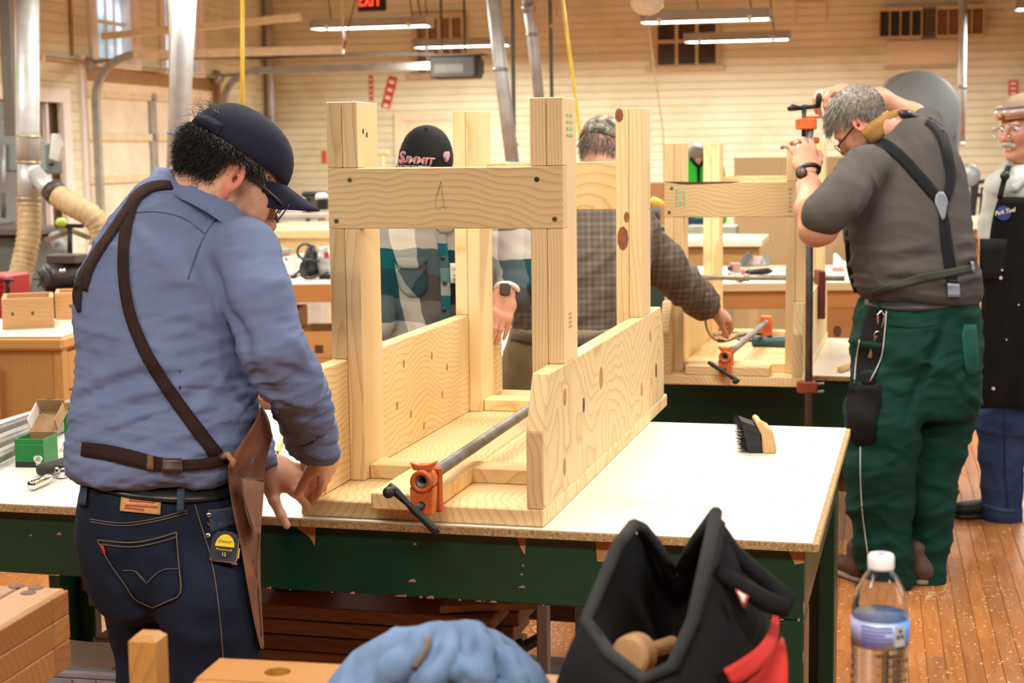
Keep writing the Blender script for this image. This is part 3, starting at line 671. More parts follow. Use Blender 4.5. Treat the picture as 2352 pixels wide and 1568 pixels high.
def nets(D,L,vox):
    S=D<0; n=np.array(D.shape)
    c=np.zeros(n-1,dtype=np.int8); cor=[(i,j,k) for i in (0,1) for j in (0,1) for k in (0,1)]
    for i,j,k in cor: c+=S[i:n[0]-1+i,j:n[1]-1+j,k:n[2]-1+k]
    act=np.argwhere((c>0)&(c<8)); idx=-np.ones(n-1,dtype=np.int64); idx[tuple(act.T)]=np.arange(len(act))
    acc=np.zeros((len(act),3)); cnt=np.zeros(len(act))
    for a in range(3):
        for u in (0,1):
            for w in (0,1):
                o=[0,0,0]; q=[x for x in range(3) if x!=a]; o[q[0]]=u; o[q[1]]=w; p0=act+o; o2=list(o); o2[a]=1; p1=act+o2
                d0=D[tuple(p0.T)]; d1=D[tuple(p1.T)]; m=(d0<0)!=(d1<0); t=np.where(m,d0/(d0-d1+1e-12),0)
                pt=p0.astype(float); pt[:,a]+=t; acc+=pt*m[:,None]; cnt+=m
    V=acc/np.maximum(cnt,1)[:,None]*vox+L
    Fc=[]
    for a in range(3):
        q=[x for x in range(3) if x!=a]; s0=[slice(None)]*3; s1=[slice(None)]*3; s0[a]=slice(0,-1); s1[a]=slice(1,None)
        A=S[tuple(s0)]; B=S[tuple(s1)]; e=np.argwhere(A!=B); e=e[(e[:,q[0]]>0)&(e[:,q[1]]>0)&(e[:,q[0]]<n[q[0]]-1)&(e[:,q[1]]<n[q[1]]-1)]
        if not len(e): continue
        def ix(du,dw): p=e.copy(); p[:,q[0]]-=du; p[:,q[1]]-=dw; return idx[tuple(p.T)]
        Q=np.stack([ix(1,1),ix(0,1),ix(0,0),ix(1,0)],1); ins=A[tuple(e.T)]
        if a==1: ins=~ins
        Q[~ins]=Q[~ins][:,::-1]; Fc.append(Q[(Q>=0).all(1)])
    return V,np.concatenate(Fc)
def vnorm(V,Fc):
    n=np.cross(V[Fc[:,2]]-V[Fc[:,0]],V[Fc[:,3]]-V[Fc[:,1]]); N_=np.zeros_like(V)
    for k in range(4): np.add.at(N_,Fc[:,k],n)
    return N_/(np.linalg.norm(N_,axis=1,keepdims=True)+1e-12)
def relax(V,Fc,it=2,w=.5):
    for _ in range(it):
        A=np.zeros_like(V); c=np.zeros(len(V))
        for i in range(4):
            j=(i+1)%4; np.add.at(A,Fc[:,i],V[Fc[:,j]]); np.add.at(A,Fc[:,j],V[Fc[:,i]]); np.add.at(c,Fc[:,i],1); np.add.at(c,Fc[:,j],1)
        V=V*(1-w)+w*A/np.maximum(c,1)[:,None]
    return V
def vnoise(P,seed=0):
    P=np.asarray(P,dtype=np.float64)+seed*17.31; i=np.floor(P).astype(np.int64); f=P-i; f=f*f*(3-2*f); out=0
    for dx in (0,1):
        for dy in (0,1):
            for dz in (0,1):
                h=((i[...,0]+dx)*374761393+(i[...,1]+dy)*668265263+(i[...,2]+dz)*2147483647)&0xffffffff
                h=((h^(h>>13))*1274126177)&0xffffffff; h=((h^(h>>16))&0xffff)/65535.
                out=out+h*(f[...,0] if dx else 1-f[...,0])*(f[...,1] if dy else 1-f[...,1])*(f[...,2] if dz else 1-f[...,2])
    return out
def ridg(P,seed): return 1-np.abs(2*vnoise(P,seed)-1)*2
def wrinkle(V,Fc,amp=.005,dirn=(0,0,1),freq=22,stretch=.28,seed=1,mask=None):
    # creases running across dirn
    N_=vnorm(V,Fc); d=npv(dirn).astype(float); d/=np.linalg.norm(d)
    w=np.stack([vnoise(V*5,seed+k) for k in (3,4,5)],1)-.5
    al=V@d; Q=(V*stretch+np.outer(al*(1-stretch),d)*1.0)*freq+w*1.3
    h=.7*np.clip(ridg(Q,seed),0,1)**1.6+.3*np.clip(ridg(Q*2.1,seed+9),0,1)**1.6-.35*np.clip(ridg(Q*.8,seed+5),0,1)**2
    big=vnoise(V*3.5,seed+21)
    a=amp*h*(.25+1.3*big)
    if mask is not None: a=a*mask
    return V+N_*a[:,None]
def folds(V,Fc,lst): # lst: (polyline pts, width, amp)
    N_=vnorm(V,Fc); H=np.zeros(len(V))
    for pts,w,amp in lst:
        pts=[npv(p).astype(float) for p in pts]; best=np.full(len(V),9.); tt=np.zeros(len(V)); n=len(pts)-1
        for i in range(n):
            a,b=pts[i],pts[i+1]; ab=b-a; t=np.clip(((V-a)@ab)/(ab@ab+1e-12),0,1); dd=np.linalg.norm(V-a-t[:,None]*ab,axis=1); m=dd<best; best[m]=dd[m]; tt[m]=(i+t[m])/n
        H+=amp*np.exp(-(best/w)**2)*np.sin(np.pi*np.clip(tt*.9+.05,0,1))**.6
    return V+N_*H[:,None]
def surf(name,V,Fc,mat,parent,smooth=True,world=True):
    me=bpy.data.meshes.new(name)
    if world and parent is not None:
        M=np.array(wm(parent).inverted()); V=V@M[:3,:3].T+M[:3,3]
    me.vertices.add(len(V)); me.vertices.foreach_set('co',np.asarray(V,dtype=np.float32).ravel())
    nf=len(Fc); me.loops.add(nf*4); me.loops.foreach_set('vertex_index',np.asarray(Fc,dtype=np.int32).ravel())
    me.polygons.add(nf); me.polygons.foreach_set('loop_start',np.arange(0,nf*4,4,dtype=np.int32)); me.update(calc_edges=True); me.validate()
    return link(name,me,mat,parent,smooth)
def joinVF(lst):
    o=0; Vs=[];Fs=[]
    for V,Fc in lst: Vs.append(V); Fs.append(Fc+o); o+=len(V)
    return np.concatenate(Vs),np.concatenate(Fs)
def bvh(V,Fc): return BVHTree.FromPolygons([Vector(v) for v in V],[tuple(int(i) for i in q) for q in Fc])
CAMP=Vector((0,0,CAMZ))
def hit(B,px,py):
    r=B.ray_cast(CAMP,ray(px,py).normalized()); return r[0]
def catmull(pts,step=10):
    pts=[np.array(p,float) for p in pts]; out=[]; P=[2*pts[0]-pts[1]]+pts+[2*pts[-1]-pts[-2]]
    for i in range(1,len(P)-2):
        m=max(2,int(np.linalg.norm((P[i+1]-P[i]) if step<1 else (P[i+1][:2]-P[i][:2]))/step))
        for k in range(m):
            t=k/m; a,b,c,d=P[i-1],P[i],P[i+1],P[i+2]
            out.append(.5*(2*b+(c-a)*t+(2*a-5*b+4*c-d)*t*t+(3*b-a-3*c+d)*t**3))
    out.append(pts[-1]); return out
def shell(name,grid,th,mat,parent,smooth=True): # grid[i][j] world points (front side), thickness away from the camera
    n,m=len(grid),len(grid[0]); v=[p for r in grid for p in r]; v=v+[p+(p-CAMP).normalized()*th for p in v]; o=n*m; f=[]
    for i in range(n-1):
        for j in range(m-1):
            a=i*m+j; q=(a,a+1,a+m+1,a+m); f.append(q); f.append(tuple(x+o for x in q[::-1]))
    def rim(ix):
        for k in range(len(ix)-1): f.append((ix[k],ix[k]+o,ix[k+1]+o,ix[k+1]))
    rim([j for j in range(m)]); rim([(n-1)*m+j for j in range(m)][::-1]); rim([i*m for i in range(n)][::-1]); rim([i*m+m-1 for i in range(n)])
    me=mesh(name,v,f,mat,parent,smooth,True)
    bm=bmesh.new(); bm.from_mesh(me.data); bmesh.ops.recalc_face_normals(bm,faces=bm.faces[:]); bm.to_mesh(me.data); bm.free()
    return me
def depthgrid(B,pxs,off,dflt,smooth=1):
    n,m=len(pxs),len(pxs[0]); Dg=np.full((n,m),np.nan)
    for i in range(n):
        for j in range(m):
            h=hit(B,*pxs[i][j])
            if h is not None: Dg[i,j]=h.y
    for i in range(n):
        r=Dg[i]
        if np.isnan(r).all(): continue
        ok=~np.isnan(r); Dg[i]=np.interp(np.arange(m),np.arange(m)[ok],r[ok])
    for j in range(m):
        r=Dg[:,j]; ok=~np.isnan(r)
        Dg[:,j]=dflt if not ok.any() else np.interp(np.arange(n),np.arange(n)[ok],r[ok])
    for _ in range(smooth):
        if n>2: 
            s=Dg.copy(); s[1:-1]=np.minimum((Dg[:-2]+2*Dg[1:-1]+Dg[2:])/4,Dg[1:-1]+.002); Dg=s
    return [[W(pxs[i][j][0],pxs[i][j][1],Dg[i,j]-off) for j in range(m)] for i in range(n)]
def strap(name,pts,w,B,mat,parent,off=.004,th=.004,seg=4,D=3.1,step=9): # pts: (px,py[,w]) laid on the surface B
    p=catmull([tuple(q)+((w,) if len(q)==2 else ()) for q in pts],step); pxs=[]
    for i,q in enumerate(p):
        d=p[min(i+1,len(p)-1)][:2]-p[max(i-1,0)][:2]; d/=np.linalg.norm(d)+1e-9; nn=np.array([-d[1],d[0]])
        pxs.append([tuple(q[:2]+nn*q[2]*(k/seg-.5)) for k in range(seg+1)])
    return shell(name,depthgrid(B,pxs,off,D,2),th,mat,parent)
def patch(name,quad,B,mat,parent,off=.003,th=.002,nu=8,nv=8,D=3.1,smooth=1): # quad: 4 pixel corners
    q=[np.array(x,float) for x in quad]; pxs=[[tuple((q[0]*(1-u/nu)+q[1]*u/nu)*(1-v/nv)+(q[3]*(1-u/nu)+q[2]*u/nu)*v/nv) for u in range(nu+1)] for v in range(nv+1)]
    return shell(name,depthgrid(B,pxs,off,D,smooth),th,mat,parent)
def polyfill(name,outline,B,mat,parent,off=.003,th=.002,rows=16,cols=8,D=3.1,smooth=1): # outline split into left and right edges by rows: list of (py,pxL,pxR)
    ys=np.array([o[0] for o in outline],float); yy=np.linspace(ys[0],ys[-1],rows+1)
    L_=np.interp(yy,ys,[o[1] for o in outline]); R_=np.interp(yy,ys,[o[2] for o in outline])
    pxs=[[(L_[i]+(R_[i]-L_[i])*j/cols,yy[i]) for j in range(cols+1)] for i in range(rows+1)]
    return shell(name,depthgrid(B,pxs,off,D,smooth),th,mat,parent)
# ---------------- heads and hands
def skinmat(name,col,red=(.6,.19,.13)):
    if name in MATS: return MATS[name]
    m,t,b=nt(name); v=coords(t); n=noise(t,v,22,4,.6); n2=noise(t,v,260,3)
    c=ramp(t,n.outputs[0],[(.3,tuple(x*.86 for x in col)),(.6,col),(.8,tuple(.6*x+.4*y for x,y in zip(col,red)))]); at=N(t,'ShaderNodeAttribute'); at.attribute_name='beard'; at2=N(t,'ShaderNodeAttribute'); at2.attribute_name='flush'
    n4=noise(t,v,420,2); fb=math_(t,'MULTIPLY',at.outputs['Fac'],math_(t,'ADD',.35,math_(t,'MULTIPLY',n4.outputs[0],.75)))
    c=mixc(t,math_(t,'MULTIPLY',at2.outputs['Fac'],.7),c,(.62,.17,.12)); c=mixc(t,fb,c,(.07,.045,.035)); lk(t,c,b.inputs['Base Color'])
    b.inputs['Roughness'].default_value=.48; b.inputs['Subsurface Weight'].default_value=.12; b.inputs['Subsurface Radius'].default_value=(.01,.004,.002); b.inputs['Specular IOR Level'].default_value=.35
    bump(t,b,n2.outputs[0],.18,.001); MATS[name]=m; return m
class Head:
    def __init__(s,c,fwd,up,sc=1.):
        s.f=Vector(fwd).normalized(); u=Vector(up); u=(u-s.f*u.dot(s.f)).normalized(); s.u=u; s.r=s.f.cross(u).normalized(); s.c=Vector(c); s.k=sc; s.R=[s.r,s.f,s.u]
    def p(s,x,y,z): return s.c+(s.r*x+s.f*y+s.u*z)*s.k
    def loc(s,V): return ((V-npv(s.c))@np.array([npv(a) for a in s.R],dtype=float).T)/s.k
    def e(s,c,rad,R=None): return fell(s.p(*c),R or s.R,[x*s.k for x in rad])
    def cp(s,a,b,ra,rb): return fcap(s.p(*a),s.p(*b),ra*s.k,rb*s.k)
    def solid(s,neck=None,nr=.058,ears=True):
        S_=Solid(); S_.add(s.e((0,-.012,.035),(.074,.097,.09)),.01); S_.add(s.e((0,.04,-.03),(.06,.056,.082)),.03)
        S_.add(s.e((0,.064,-.094),(.034,.03,.026)),.03)
        for x in (-1,1):
            S_.add(s.cp((x*.056,.012,-.055),(x*.02,.07,-.098),.02,.018),.025); S_.add(s.e((x*.038,.07,-.028),(.026,.024,.026)),.025)
            S_.add(s.e((x*.058,.04,-.005),(.014,.03,.016)),.02)
        S_.add(s.cp((-.034,.086,.022),(.034,.086,.022),.013,.013),.015)
        for x in (-1,1): S_.sub(s.e((x*.033,.106,.002),(.019,.019,.012)),.012)
        S_.add(s.cp((0,.094,.012),(0,.117,-.028),.008,.0105),.012); S_.add(s.e((0,.119,-.031),(.0135,.0125,.012)),.01)
        for x in (-1,1): S_.add(s.e((x*.0135,.107,-.036),(.0085,.012,.009)),.008)
        S_.add(s.e((0,.097,-.06),(.023,.012,.0065)),.008); S_.add(s.e((0,.096,-.0735),(.02,.012,.007)),.008); S_.sub(s.cp((-.022,.112,-.067),(.022,.112,-.067),.003,.003),.004)
        if ears:
            for x in (-1,1):
                rx=Vector(s.r*x); a=(s.r*x*.93-s.f*.38).normalized(); up=(s.u*.97-s.f*.24).normalized(); up=(up-a*up.dot(a)).normalized(); cc=a.cross(up)
                a=(s.r*x*.82-s.f*.57).normalized(); up=(s.u*.97-s.f*.2).normalized(); up=(up-a*up.dot(a)).normalized(); cc=a.cross(up); fr=cc if cc.dot(s.f)>0 else -cc
                S_.add(fell(s.p(x*.081,-.010,-.004),[a,cc,up],[.0075*s.k,.0205*s.k,.034*s.k]),.004); S_.add(fell(s.p(x*.077,-.002,-.036),[a,cc,up],[.006*s.k,.009*s.k,.012*s.k]),.005)
                S_.sub(fell(s.p(x*.081,-.010,-.002)+a*.0075*s.k+fr*.003*s.k,[a,cc,up],[.0065*s.k,.0125*s.k,.024*s.k]),.003); S_.sub(fell(s.p(x*.079,-.003,-.008),[a,cc,up],[.008*s.k,.006*s.k,.008*s.k]),.003); S_.add(fell(s.p(x*.081,-.016,.0),[a,cc,up],[.004*s.k,.004*s.k,.018*s.k]),.004)
        if neck is not None: S_.add(fcap(s.p(0,-.022,-.06),neck,nr*s.k,nr*1.12*s.k),.035)
        return S_
    def cap(s,mat,bmat,parent,tilt=0.,brim=True,rise=.1,under=None,bw=.078,bl=.075,z0=.03,droop=.02,front=1,arch=.028):
        # crown
        def T(x,y,z):
            c_,s_=math.cos(tilt),math.sin(tilt); return s.p(x,y*c_-z*s_,y*s_+z*c_)
        n=36; v=[];f=[]; rings=9
        for i in range(rings+1):
            a=math.pi/2*i/rings; ca=math.cos(a)**.82; sa=math.sin(a)
            for k in range(n):
                t=2*math.pi*k/n; seam=1-.012*abs(math.cos(3*t))**14
                v.append(T(.085*ca*math.cos(t)*seam,-.008+.110*ca*math.sin(t)*seam,z0+rise*sa))
        for i in range(rings):
            for k in range(n): f.append((i*n+k,i*n+(k+1)%n,(i+1)*n+(k+1)%n,(i+1)*n+k))
        o0=len(v)
        for k in range(n): v.append(s.c+(v[k]-s.c)*.965)
        for k in range(n): f.append((k,o0+k,o0+(k+1)%n,(k+1)%n))
        cr_=mesh('cap_crown',v,f,mat,parent,True,True); sub(cr_)
        vv,ff=tubedata([T(0,-.01,z0+rise-.002+q) for q in (0,.003,.006)],[.008,.007,.002],10); mesh('cap_button',vv,ff,mat,cr_,True,True)
        if brim:
            v=[];f=[];nu,nv=16,6
            for L in (0,1):
                for i in range(nu+1):
                    u=-1+2*i/nu
                    for j in range(nv+1):
                        w=j/nv; th=u*1.0; x=.0855*math.sin(th)*(1-.04*w); y0_=-.008+.110*math.cos(th); ext=bl*math.cos(u*1.5)**.7 if abs(u)<1 else 0
                        y=y0_+ext*w; z=z0+.004-arch*(u*u)*(.4+w)-droop*w-L*.0035; v.append(T(x,front*y,z))
            o=(nu+1)*(nv+1)
            for i in range(nu):
                for j in range(nv):
                    a=i*(nv+1)+j; q=(a,a+1,a+nv+2,a+nv+1); f.append(q); f.append(tuple(x+o for x in q[::-1]))
            for i in range(nu): a=i*(nv+1)+nv; f.append((a,a+o,a+nv+1+o,a+nv+1))
            b=mesh('cap_brim',v,f,bmat,parent,True,True); bm=bmesh.new(); bm.from_mesh(b.data); bmesh.ops.recalc_face_normals(bm,faces=bm.faces[:]); bm.to_mesh(b.data); bm.free()
        return cr_
    def glasses(s,parent,mat,lens=None,temple=True,rim=.0012,dz=0,lw=.027,lh=.019,tm=None):
        def rect(x): return [s.p(x+lw*math.copysign(abs(math.cos(a))**.6,math.cos(a)),.118-.25*abs(x+lw*math.cos(a))*.35,dz+lh*math.copysign(abs(math.sin(a))**.6,math.sin(a))) for a in np.linspace(0,2*math.pi,24,endpoint=False)]
        fr=None
        for x in (-.034,.034):
            v,f=tubedata(rect(x),rim*s.k,6,close=True); o=mesh('glasses_rim',v,f,mat,parent,True,True)
            if lens: 
                q=rect(x); mesh('lens',[p for p in q]+[p-s.f*.0015 for p in q],[tuple(range(24)),tuple(range(47,23,-1))]+[(k,k+24,(k+1)%24+24,(k+1)%24) for k in range(24)],lens,parent,False,True)
        tube('bridge',[s.p(-.01,.117,dz+.006),s.p(0,.12,dz+.009),s.p(.01,.117,dz+.006)],rim*1.2*s.k,mat,parent,6,True)
        if temple:
            for x in (-1,1): tube('temple',[s.p(x*.06,.103,dz+.008),s.p(x*.074,.08,dz+.009),s.p(x*.08,.02,dz+.012),s.p(x*.0805,-.002,dz+.01),s.p(x*.079,-.02,dz-.012)],(rim if tm is None else tm)*1.4*s.k,mat,parent,8,True)
GLASS=None
def lensmat():
    m,t,b=nt('spectacle_lens'); b.inputs['Base Color'].default_value=(.95,.96,.96,1); b.inputs['Transmission Weight'].default_value=1; b.inputs['Roughness'].default_value=.02; b.inputs['IOR'].default_value=1.05; b.inputs['Alpha'].default_value=.14; return m
LENS=lensmat()
def hand(S_,wr,d,n,s,curl,spread=(.10,.03,-.04,-.12),thumb=(.5,.6,.25),sc=1.,tcurl=.3,k=.008):
    # wr wrist, d wrist->knuckles, n back-of-hand normal, s thumb side
    wr=Vector(wr); d=Vector(d).normalized(); n=Vector(n); n=(n-d*n.dot(d)).normalized(); s_=Vector(s); s_=(s_-d*s_.dot(d)-n*s_.dot(n)).normalized()
    S_.add(fecap(wr-d*.01,wr+d*.035*sc,s_,.027*sc,.019*sc,.036*sc,.017*sc),.015); S_.add(fecap(wr+d*.035*sc,wr+d*.082*sc,s_,.035*sc,.016*sc,.038*sc,.012*sc),.015)
    lens_=((.042,.026,.02),(.047,.030,.021),(.043,.027,.020),(.034,.021,.018)); offs=(.029,.010,-.0095,-.027); rad=(.0092,.0094,.0088,.0078); kn=(.088,.092,.088,.08)
    tips=[]
    for i in range(4):
        p=wr+d*kn[i]*sc+s_*offs[i]*sc; dd=(d*math.cos(spread[i])+s_*math.sin(spread[i])).normalized(); ang=0; r=rad[i]*sc; fp=[p.copy()]
        for j in range(3):
            ang+=curl[i][j] if isinstance(curl[i],(tuple,list)) else curl[i]
            dj=(dd*math.cos(ang)-n*math.sin(ang)).normalized(); q=p+dj*lens_[i][j]*sc; S_.add(fcap(p,q,r,r*.92),k*.6 if j else .01); p=q; r*=.92; fp.append(p.copy())
        tips.append(fp)
    td=(d*thumb[0]+s_*thumb[1]-n*thumb[2]).normalized(); p=wr+d*.022*sc+s_*.024*sc-n*.004; q=p+td*.046*sc; S_.add(fcap(p,q,.0155*sc,.0115*sc),.014)
    td2=(td*math.cos(tcurl)+(d*.7-n*.5-s_*.4).normalized()*math.sin(tcurl)).normalized(); p2=q+td2*.034*sc; S_.add(fcap(q,p2,.0112*sc,.0105*sc),.006); p3=p2+(td2+(d*.4-n*.4)*math.sin(tcurl)).normalized()*.026*sc; S_.add(fcap(p2,p3,.0105*sc,.0085*sc),.005)
    return tips
def strands(name,roots,dirs,length,rad,mat,parent,curl=0.,grav=.3,nseg=6,seed=1,jit=.3,world=True):
    r=np.random.default_rng(seed); n=len(roots); P=np.array(roots,float); d=np.array(dirs,float); d+=r.normal(0,jit,(n,3)); d/=np.linalg.norm(d,axis=1,keepdims=True)
    ph=r.uniform(0,6.28,n); L=length*r.uniform(.6,1.2,n); s=np.cross(d,np.array([.3,.2,.93])); s/=np.linalg.norm(s,axis=1,keepdims=True); u=np.cross(s,d)
    V=np.zeros((n,nseg+1,3,3)); cur=P.copy(); dd=d.copy()
    for k in range(nseg+1):
        t=k/nseg; c=cur+curl*(s*np.cos(ph+t*7)[:,None]+u*np.sin(ph+t*7)[:,None])*min(1,t*1.5)
        rr=rad*(1-t*.85)
        for j in range(3):
            a=2.094*j; V[:,k,j]=c+(s*math.cos(a)+u*math.sin(a))*rr
        dd=dd+np.array([0,0,-grav])/nseg; dd/=np.linalg.norm(dd,axis=1,keepdims=True); cur=cur+dd*(L/nseg)[:,None]
    V=V.reshape(-1,3); base=(np.arange(n)*(nseg+1)*3)[:,None]; Fs=[]
    for k in range(nseg):
        for j in range(3): Fs.append(base+np.array([[k*3+j,k*3+(j+1)%3,(k+1)*3+(j+1)%3,(k+1)*3+j]]))
    return surf(name,V,np.concatenate(Fs),mat,parent,True,world)
def hairbase(Hd,mat,parent,cutz,grow=1.0,cond=None):
    S_=Solid(); S_.add(Hd.e((0,-.014,.038),(.080*grow,.103*grow,.094*grow)),.01)
    V,Fc=S_.mesh(.005); L_=Hd.loc(V); k=~cond(L_); keep=~k[Fc].any(1); Fc=Fc[keep]; N_=vnorm(V,Fc); V=V+N_*((vnoise(V*120,4)-.5)*.003)[:,None]; return surf('hair_base',V,Fc,mat,parent)
# ------------------------------------------------------------------ man in the blue shirt at the front table
def text_mesh(name,s,size,mat,parent,M,ext=.0006,shear=0,world=False,sx=1,bold=0):
    cu=bpy.data.curves.new(name,'FONT'); cu.body=s; cu.size=size; cu.extrude=ext; cu.align_x='CENTER'; cu.align_y='CENTER'; cu.shear=shear; cu.resolution_u=2; cu.offset=bold
    o=bpy.data.objects.new('tmp',cu); C.objects.link(o); dg=bpy.context.evaluated_depsgraph_get(); me=bpy.data.meshes.new_from_object(o.evaluated_get(dg)); bpy.data.objects.remove(o); bpy.data.curves.remove(cu)
    me.transform(Matrix.Diagonal((sx,1,1,1))); me.transform(M if not world else wm(parent).inverted()@M); me.name=name; me.materials.clear(); return link(name,me,mat,parent)
def shoe(name,heel,toe,mat,sole,parent,sc=1.):
    heel,toe=Vector(heel),Vector(toe); d=(toe-heel).normalized(); L=(toe-heel).length; s=Vector((d.y,-d.x,0)); S_=Solid()
    S_.add(fecap(heel+d*.04+Vector((0,0,.05)),heel+d*(L-.05)+Vector((0,0,.042)),s,.04,.04,.047,.028),.03); S_.add(fcap(heel+d*.06+Vector((0,0,.06)),heel+d*.07+Vector((0,0,.12)),.047,.045),.03)
    S_.cut(heel+Vector((0,0,.012)),(0,0,-1)); V,Fc=S_.mesh(.008); o=surf(name,V,Fc,mat,parent)
    S2=Solid(); S2.add(fecap(heel+d*.04+Vector((0,0,.012)),heel+d*(L-.045)+Vector((0,0,.012)),s,.043,.02,.05,.02),.01); S2.cut(heel+Vector((0,0,.026)),(0,0,1)); S2.cut(heel+Vector((0,0,.001)),(0,0,-1)); V,Fc=S2.mesh(.008); surf('shoe_sole',V,Fc,sole,parent)
SKIN_A=skinmat('skin_fair',(.66,.36,.24)); SKIN_B=skinmat('skin_ruddy',(.60,.30,.20))
DENIM=fabric('dark_denim',(.008,.013,.03),.85,700,.5,.3,9); CHAM=fabric('blue_chambray',(.16,.205,.36),.9,1100,.1,.2,10)
WEB=fabric('brown_webbing',(.03,.014,.012),.8,500,.2,.5); SUEDE=fabric('brown_suede',(.235,.105,.06),.95,300,.22,.4,18,.3); LEATH=plain('black_leather',(.012,.012,.013),.32,0,.3,40,bmp=.1); STITCH=fabric('tan_stitch',(.16,.12,.085),.9,2000)
p1=thing('person','man in blue shirt, navy cap and leather apron bending over the front table','person',loc=(W(380,1120,3.08).x,3.08,0))
# shirt
Z=Solid(); Z.add(fstack(pxrows([(400,345,450,3.20,.07),(428,322,500,3.19,.10),(470,285,550,3.18,.125),(520,242,585,3.17,.14),(570,212,600,3.15,.15),(620,184,612,3.14,.15),(680,173,600,3.13,.15),(740,178,592,3.12,.148),(800,180,585,3.11,.145),(860,177,585,3.1,.145),(920,166,590,3.09,.148),(980,158,596,3.08,.152),(1030,154,592,3.08,.155),(1066,156,575,3.08,.155),(1089,170,550,3.08,.15)]),2.25,.02),.02)
arm=[(W(556,585,3.06),.075),(W(594,690,2.99),.061),(W(624,795,2.97),.058),(W(664,866,3.02),.056),(W(696,932,3.15),.05),(W(718,990,3.28),.044),(W(729,1022,3.34),.041)]
Z.add(fchain(arm),.03); Z.add(fchain([(W(430,520,3.33),.085),(W(470,720,3.45),.07),(W(500,880,3.5),.06),(W(560,1010,3.47),.05),(W(588,1062,3.44),.045)]),.03)
V,Fc=Z.mesh(.006); V=relax(V,Fc,2)
zlow=W(400,760,3.1).z
mask=np.clip((zlow+.16-V[:,2])/.3,.3,1)
V=wrinkle(V,Fc,.012,(.35,0,1),16,.16,5,mask); V=wrinkle(V,Fc,.007,(-.35,.1,1),34,.14,11,mask); V=wrinkle(V,Fc,.004,(.1,.1,1),60,.12,13,mask)
P_=lambda px,py,D=2.97: W(px,py,D)
def onb(B,l,dflt=2.97): return [ (hit(B,*q) or W(*q,dflt)) for q in l]
B=bvh(V,Fc)
FL=[([(300,522),(360,575),(420,650),(450,720)],.016,.006),([(452,560),(500,660),(560,780),(600,880)],.02,-.014),([(430,600),(470,680),(535,790)],.016,.009),([(200,890),(330,835),(440,850),(520,880)],.014,.008),([(175,965),(300,905),(440,880),(560,900)],.014,.009),([(180,1000),(320,960),(470,930),(590,930)],.014,.008),([(290,985),(430,925),(560,870)],.012,-.009),([(250,860),(360,800),(470,800)],.013,.006),([(360,640),(470,650),(560,740)],.012,.005),([(330,720),(440,720),(540,790)],.012,.006),([(330,760),(450,765),(550,830)],.01,.005),([(200,1040),(350,1010),(500,1000)],.012,-.006),([(170,930),(250,880),(330,870)],.012,-.006),([(650,770),(690,800),(715,850)],.012,.006),([(620,830),(670,850),(720,870)],.011,-.006),([(640,900),(690,905),(735,900)],.011,.006),([(585,640),(625,650),(655,640)],.012,.003),([(600,720),(640,735),(675,730)],.012,-.004),([(660,950),(700,960),(745,955)],.01,-.005)]
V=folds(V,Fc,[(onb(B,l),w,a) for l,w,a in FL]); B=bvh(V,Fc)
surf('shirt',V,Fc,CHAM,p1)
shirtB=B
ct=catmull([tuple(W(*q)) for q in ((358,384,3.25),(378,385,3.18),(405,390,3.125),(445,405,3.09),(492,434,3.075),(540,472,3.07),(566,498,3.09))],.02); cbt=catmull([tuple(W(*q)) for q in ((334,420,3.24),(352,432,3.14),(386,446,3.085),(428,462,3.05),(476,488,3.035),(526,522,3.035),(552,540,3.05))],.02)
cn=28; ct=[Vector(ct[i]) for i in np.linspace(0,len(ct)-1,cn).astype(int)]; cbt=[Vector(cbt[i]) for i in np.linspace(0,len(cbt)-1,cn).astype(int)]
shell('collar',[[a_+(b_-a_)*t_+Vector((0,-.006*math.sin(t_*3.14),0)) for t_ in (0,.25,.5,.75,1)] for a_,b_ in zip(ct,cbt)],.005,CHAM,p1)
strap('shoulder_yoke_seam',[(300,488),(360,486),(420,500),(470,535)],2.2,B,fabric('blue_seam',(.09,.12,.22)),p1,.002,.002,1)
strap('armhole_seam',[(545,478),(500,500),(470,540),(448,590),(432,640)],2.4,B,fabric('blue_seam',(.09,.12,.22)),p1,.002,.002,1)
strap('cuff',[(690,1030,14),(715,1026,16),(748,1000,14)],15,B,CHAM,p1,.003,.003,2,3.3)
strap('apron_strap',[(408,426,18),(370,424,22),(335,434,26),(305,462,28),(291,510,27),(283,570,26),(284,640,26),(298,720,27),(332,805,29),(380,885,30),(440,968,31),(500,1046,32)],24,B,WEB,p1,.006,.004,3)
strap('apron_strap',[(318,448,22),(292,478,22),(258,528,22),(222,580,24),(198,622,28),(184,665,32)],22,B,WEB,p1,.006,.004,3)
strap('apron_strap',[(192,612,10),(180,650,20),(176,685,20),(181,716,8)],18,B,WEB,p1,.006,.004,3)
ws=strap('waist_strap',[(186,1030,32),(240,1037,34),(300,1050,35),(350,1062,32),(400,1068,27),(450,1067,26),(500,1060,26),(520,1052,24)],30,B,WEB,p1,.008,.004,3); sub(ws)
patch('buckle',[(372,1052),(418,1052),(420,1084),(370,1083)],B,plain('brown_plastic',(.05,.02,.012),.4),ws,.016,.01,4,4); patch('keeper',[(338,1044),(352,1045),(353,1078),(337,1077)],B,SUEDE,ws,.015,.008,2,3)
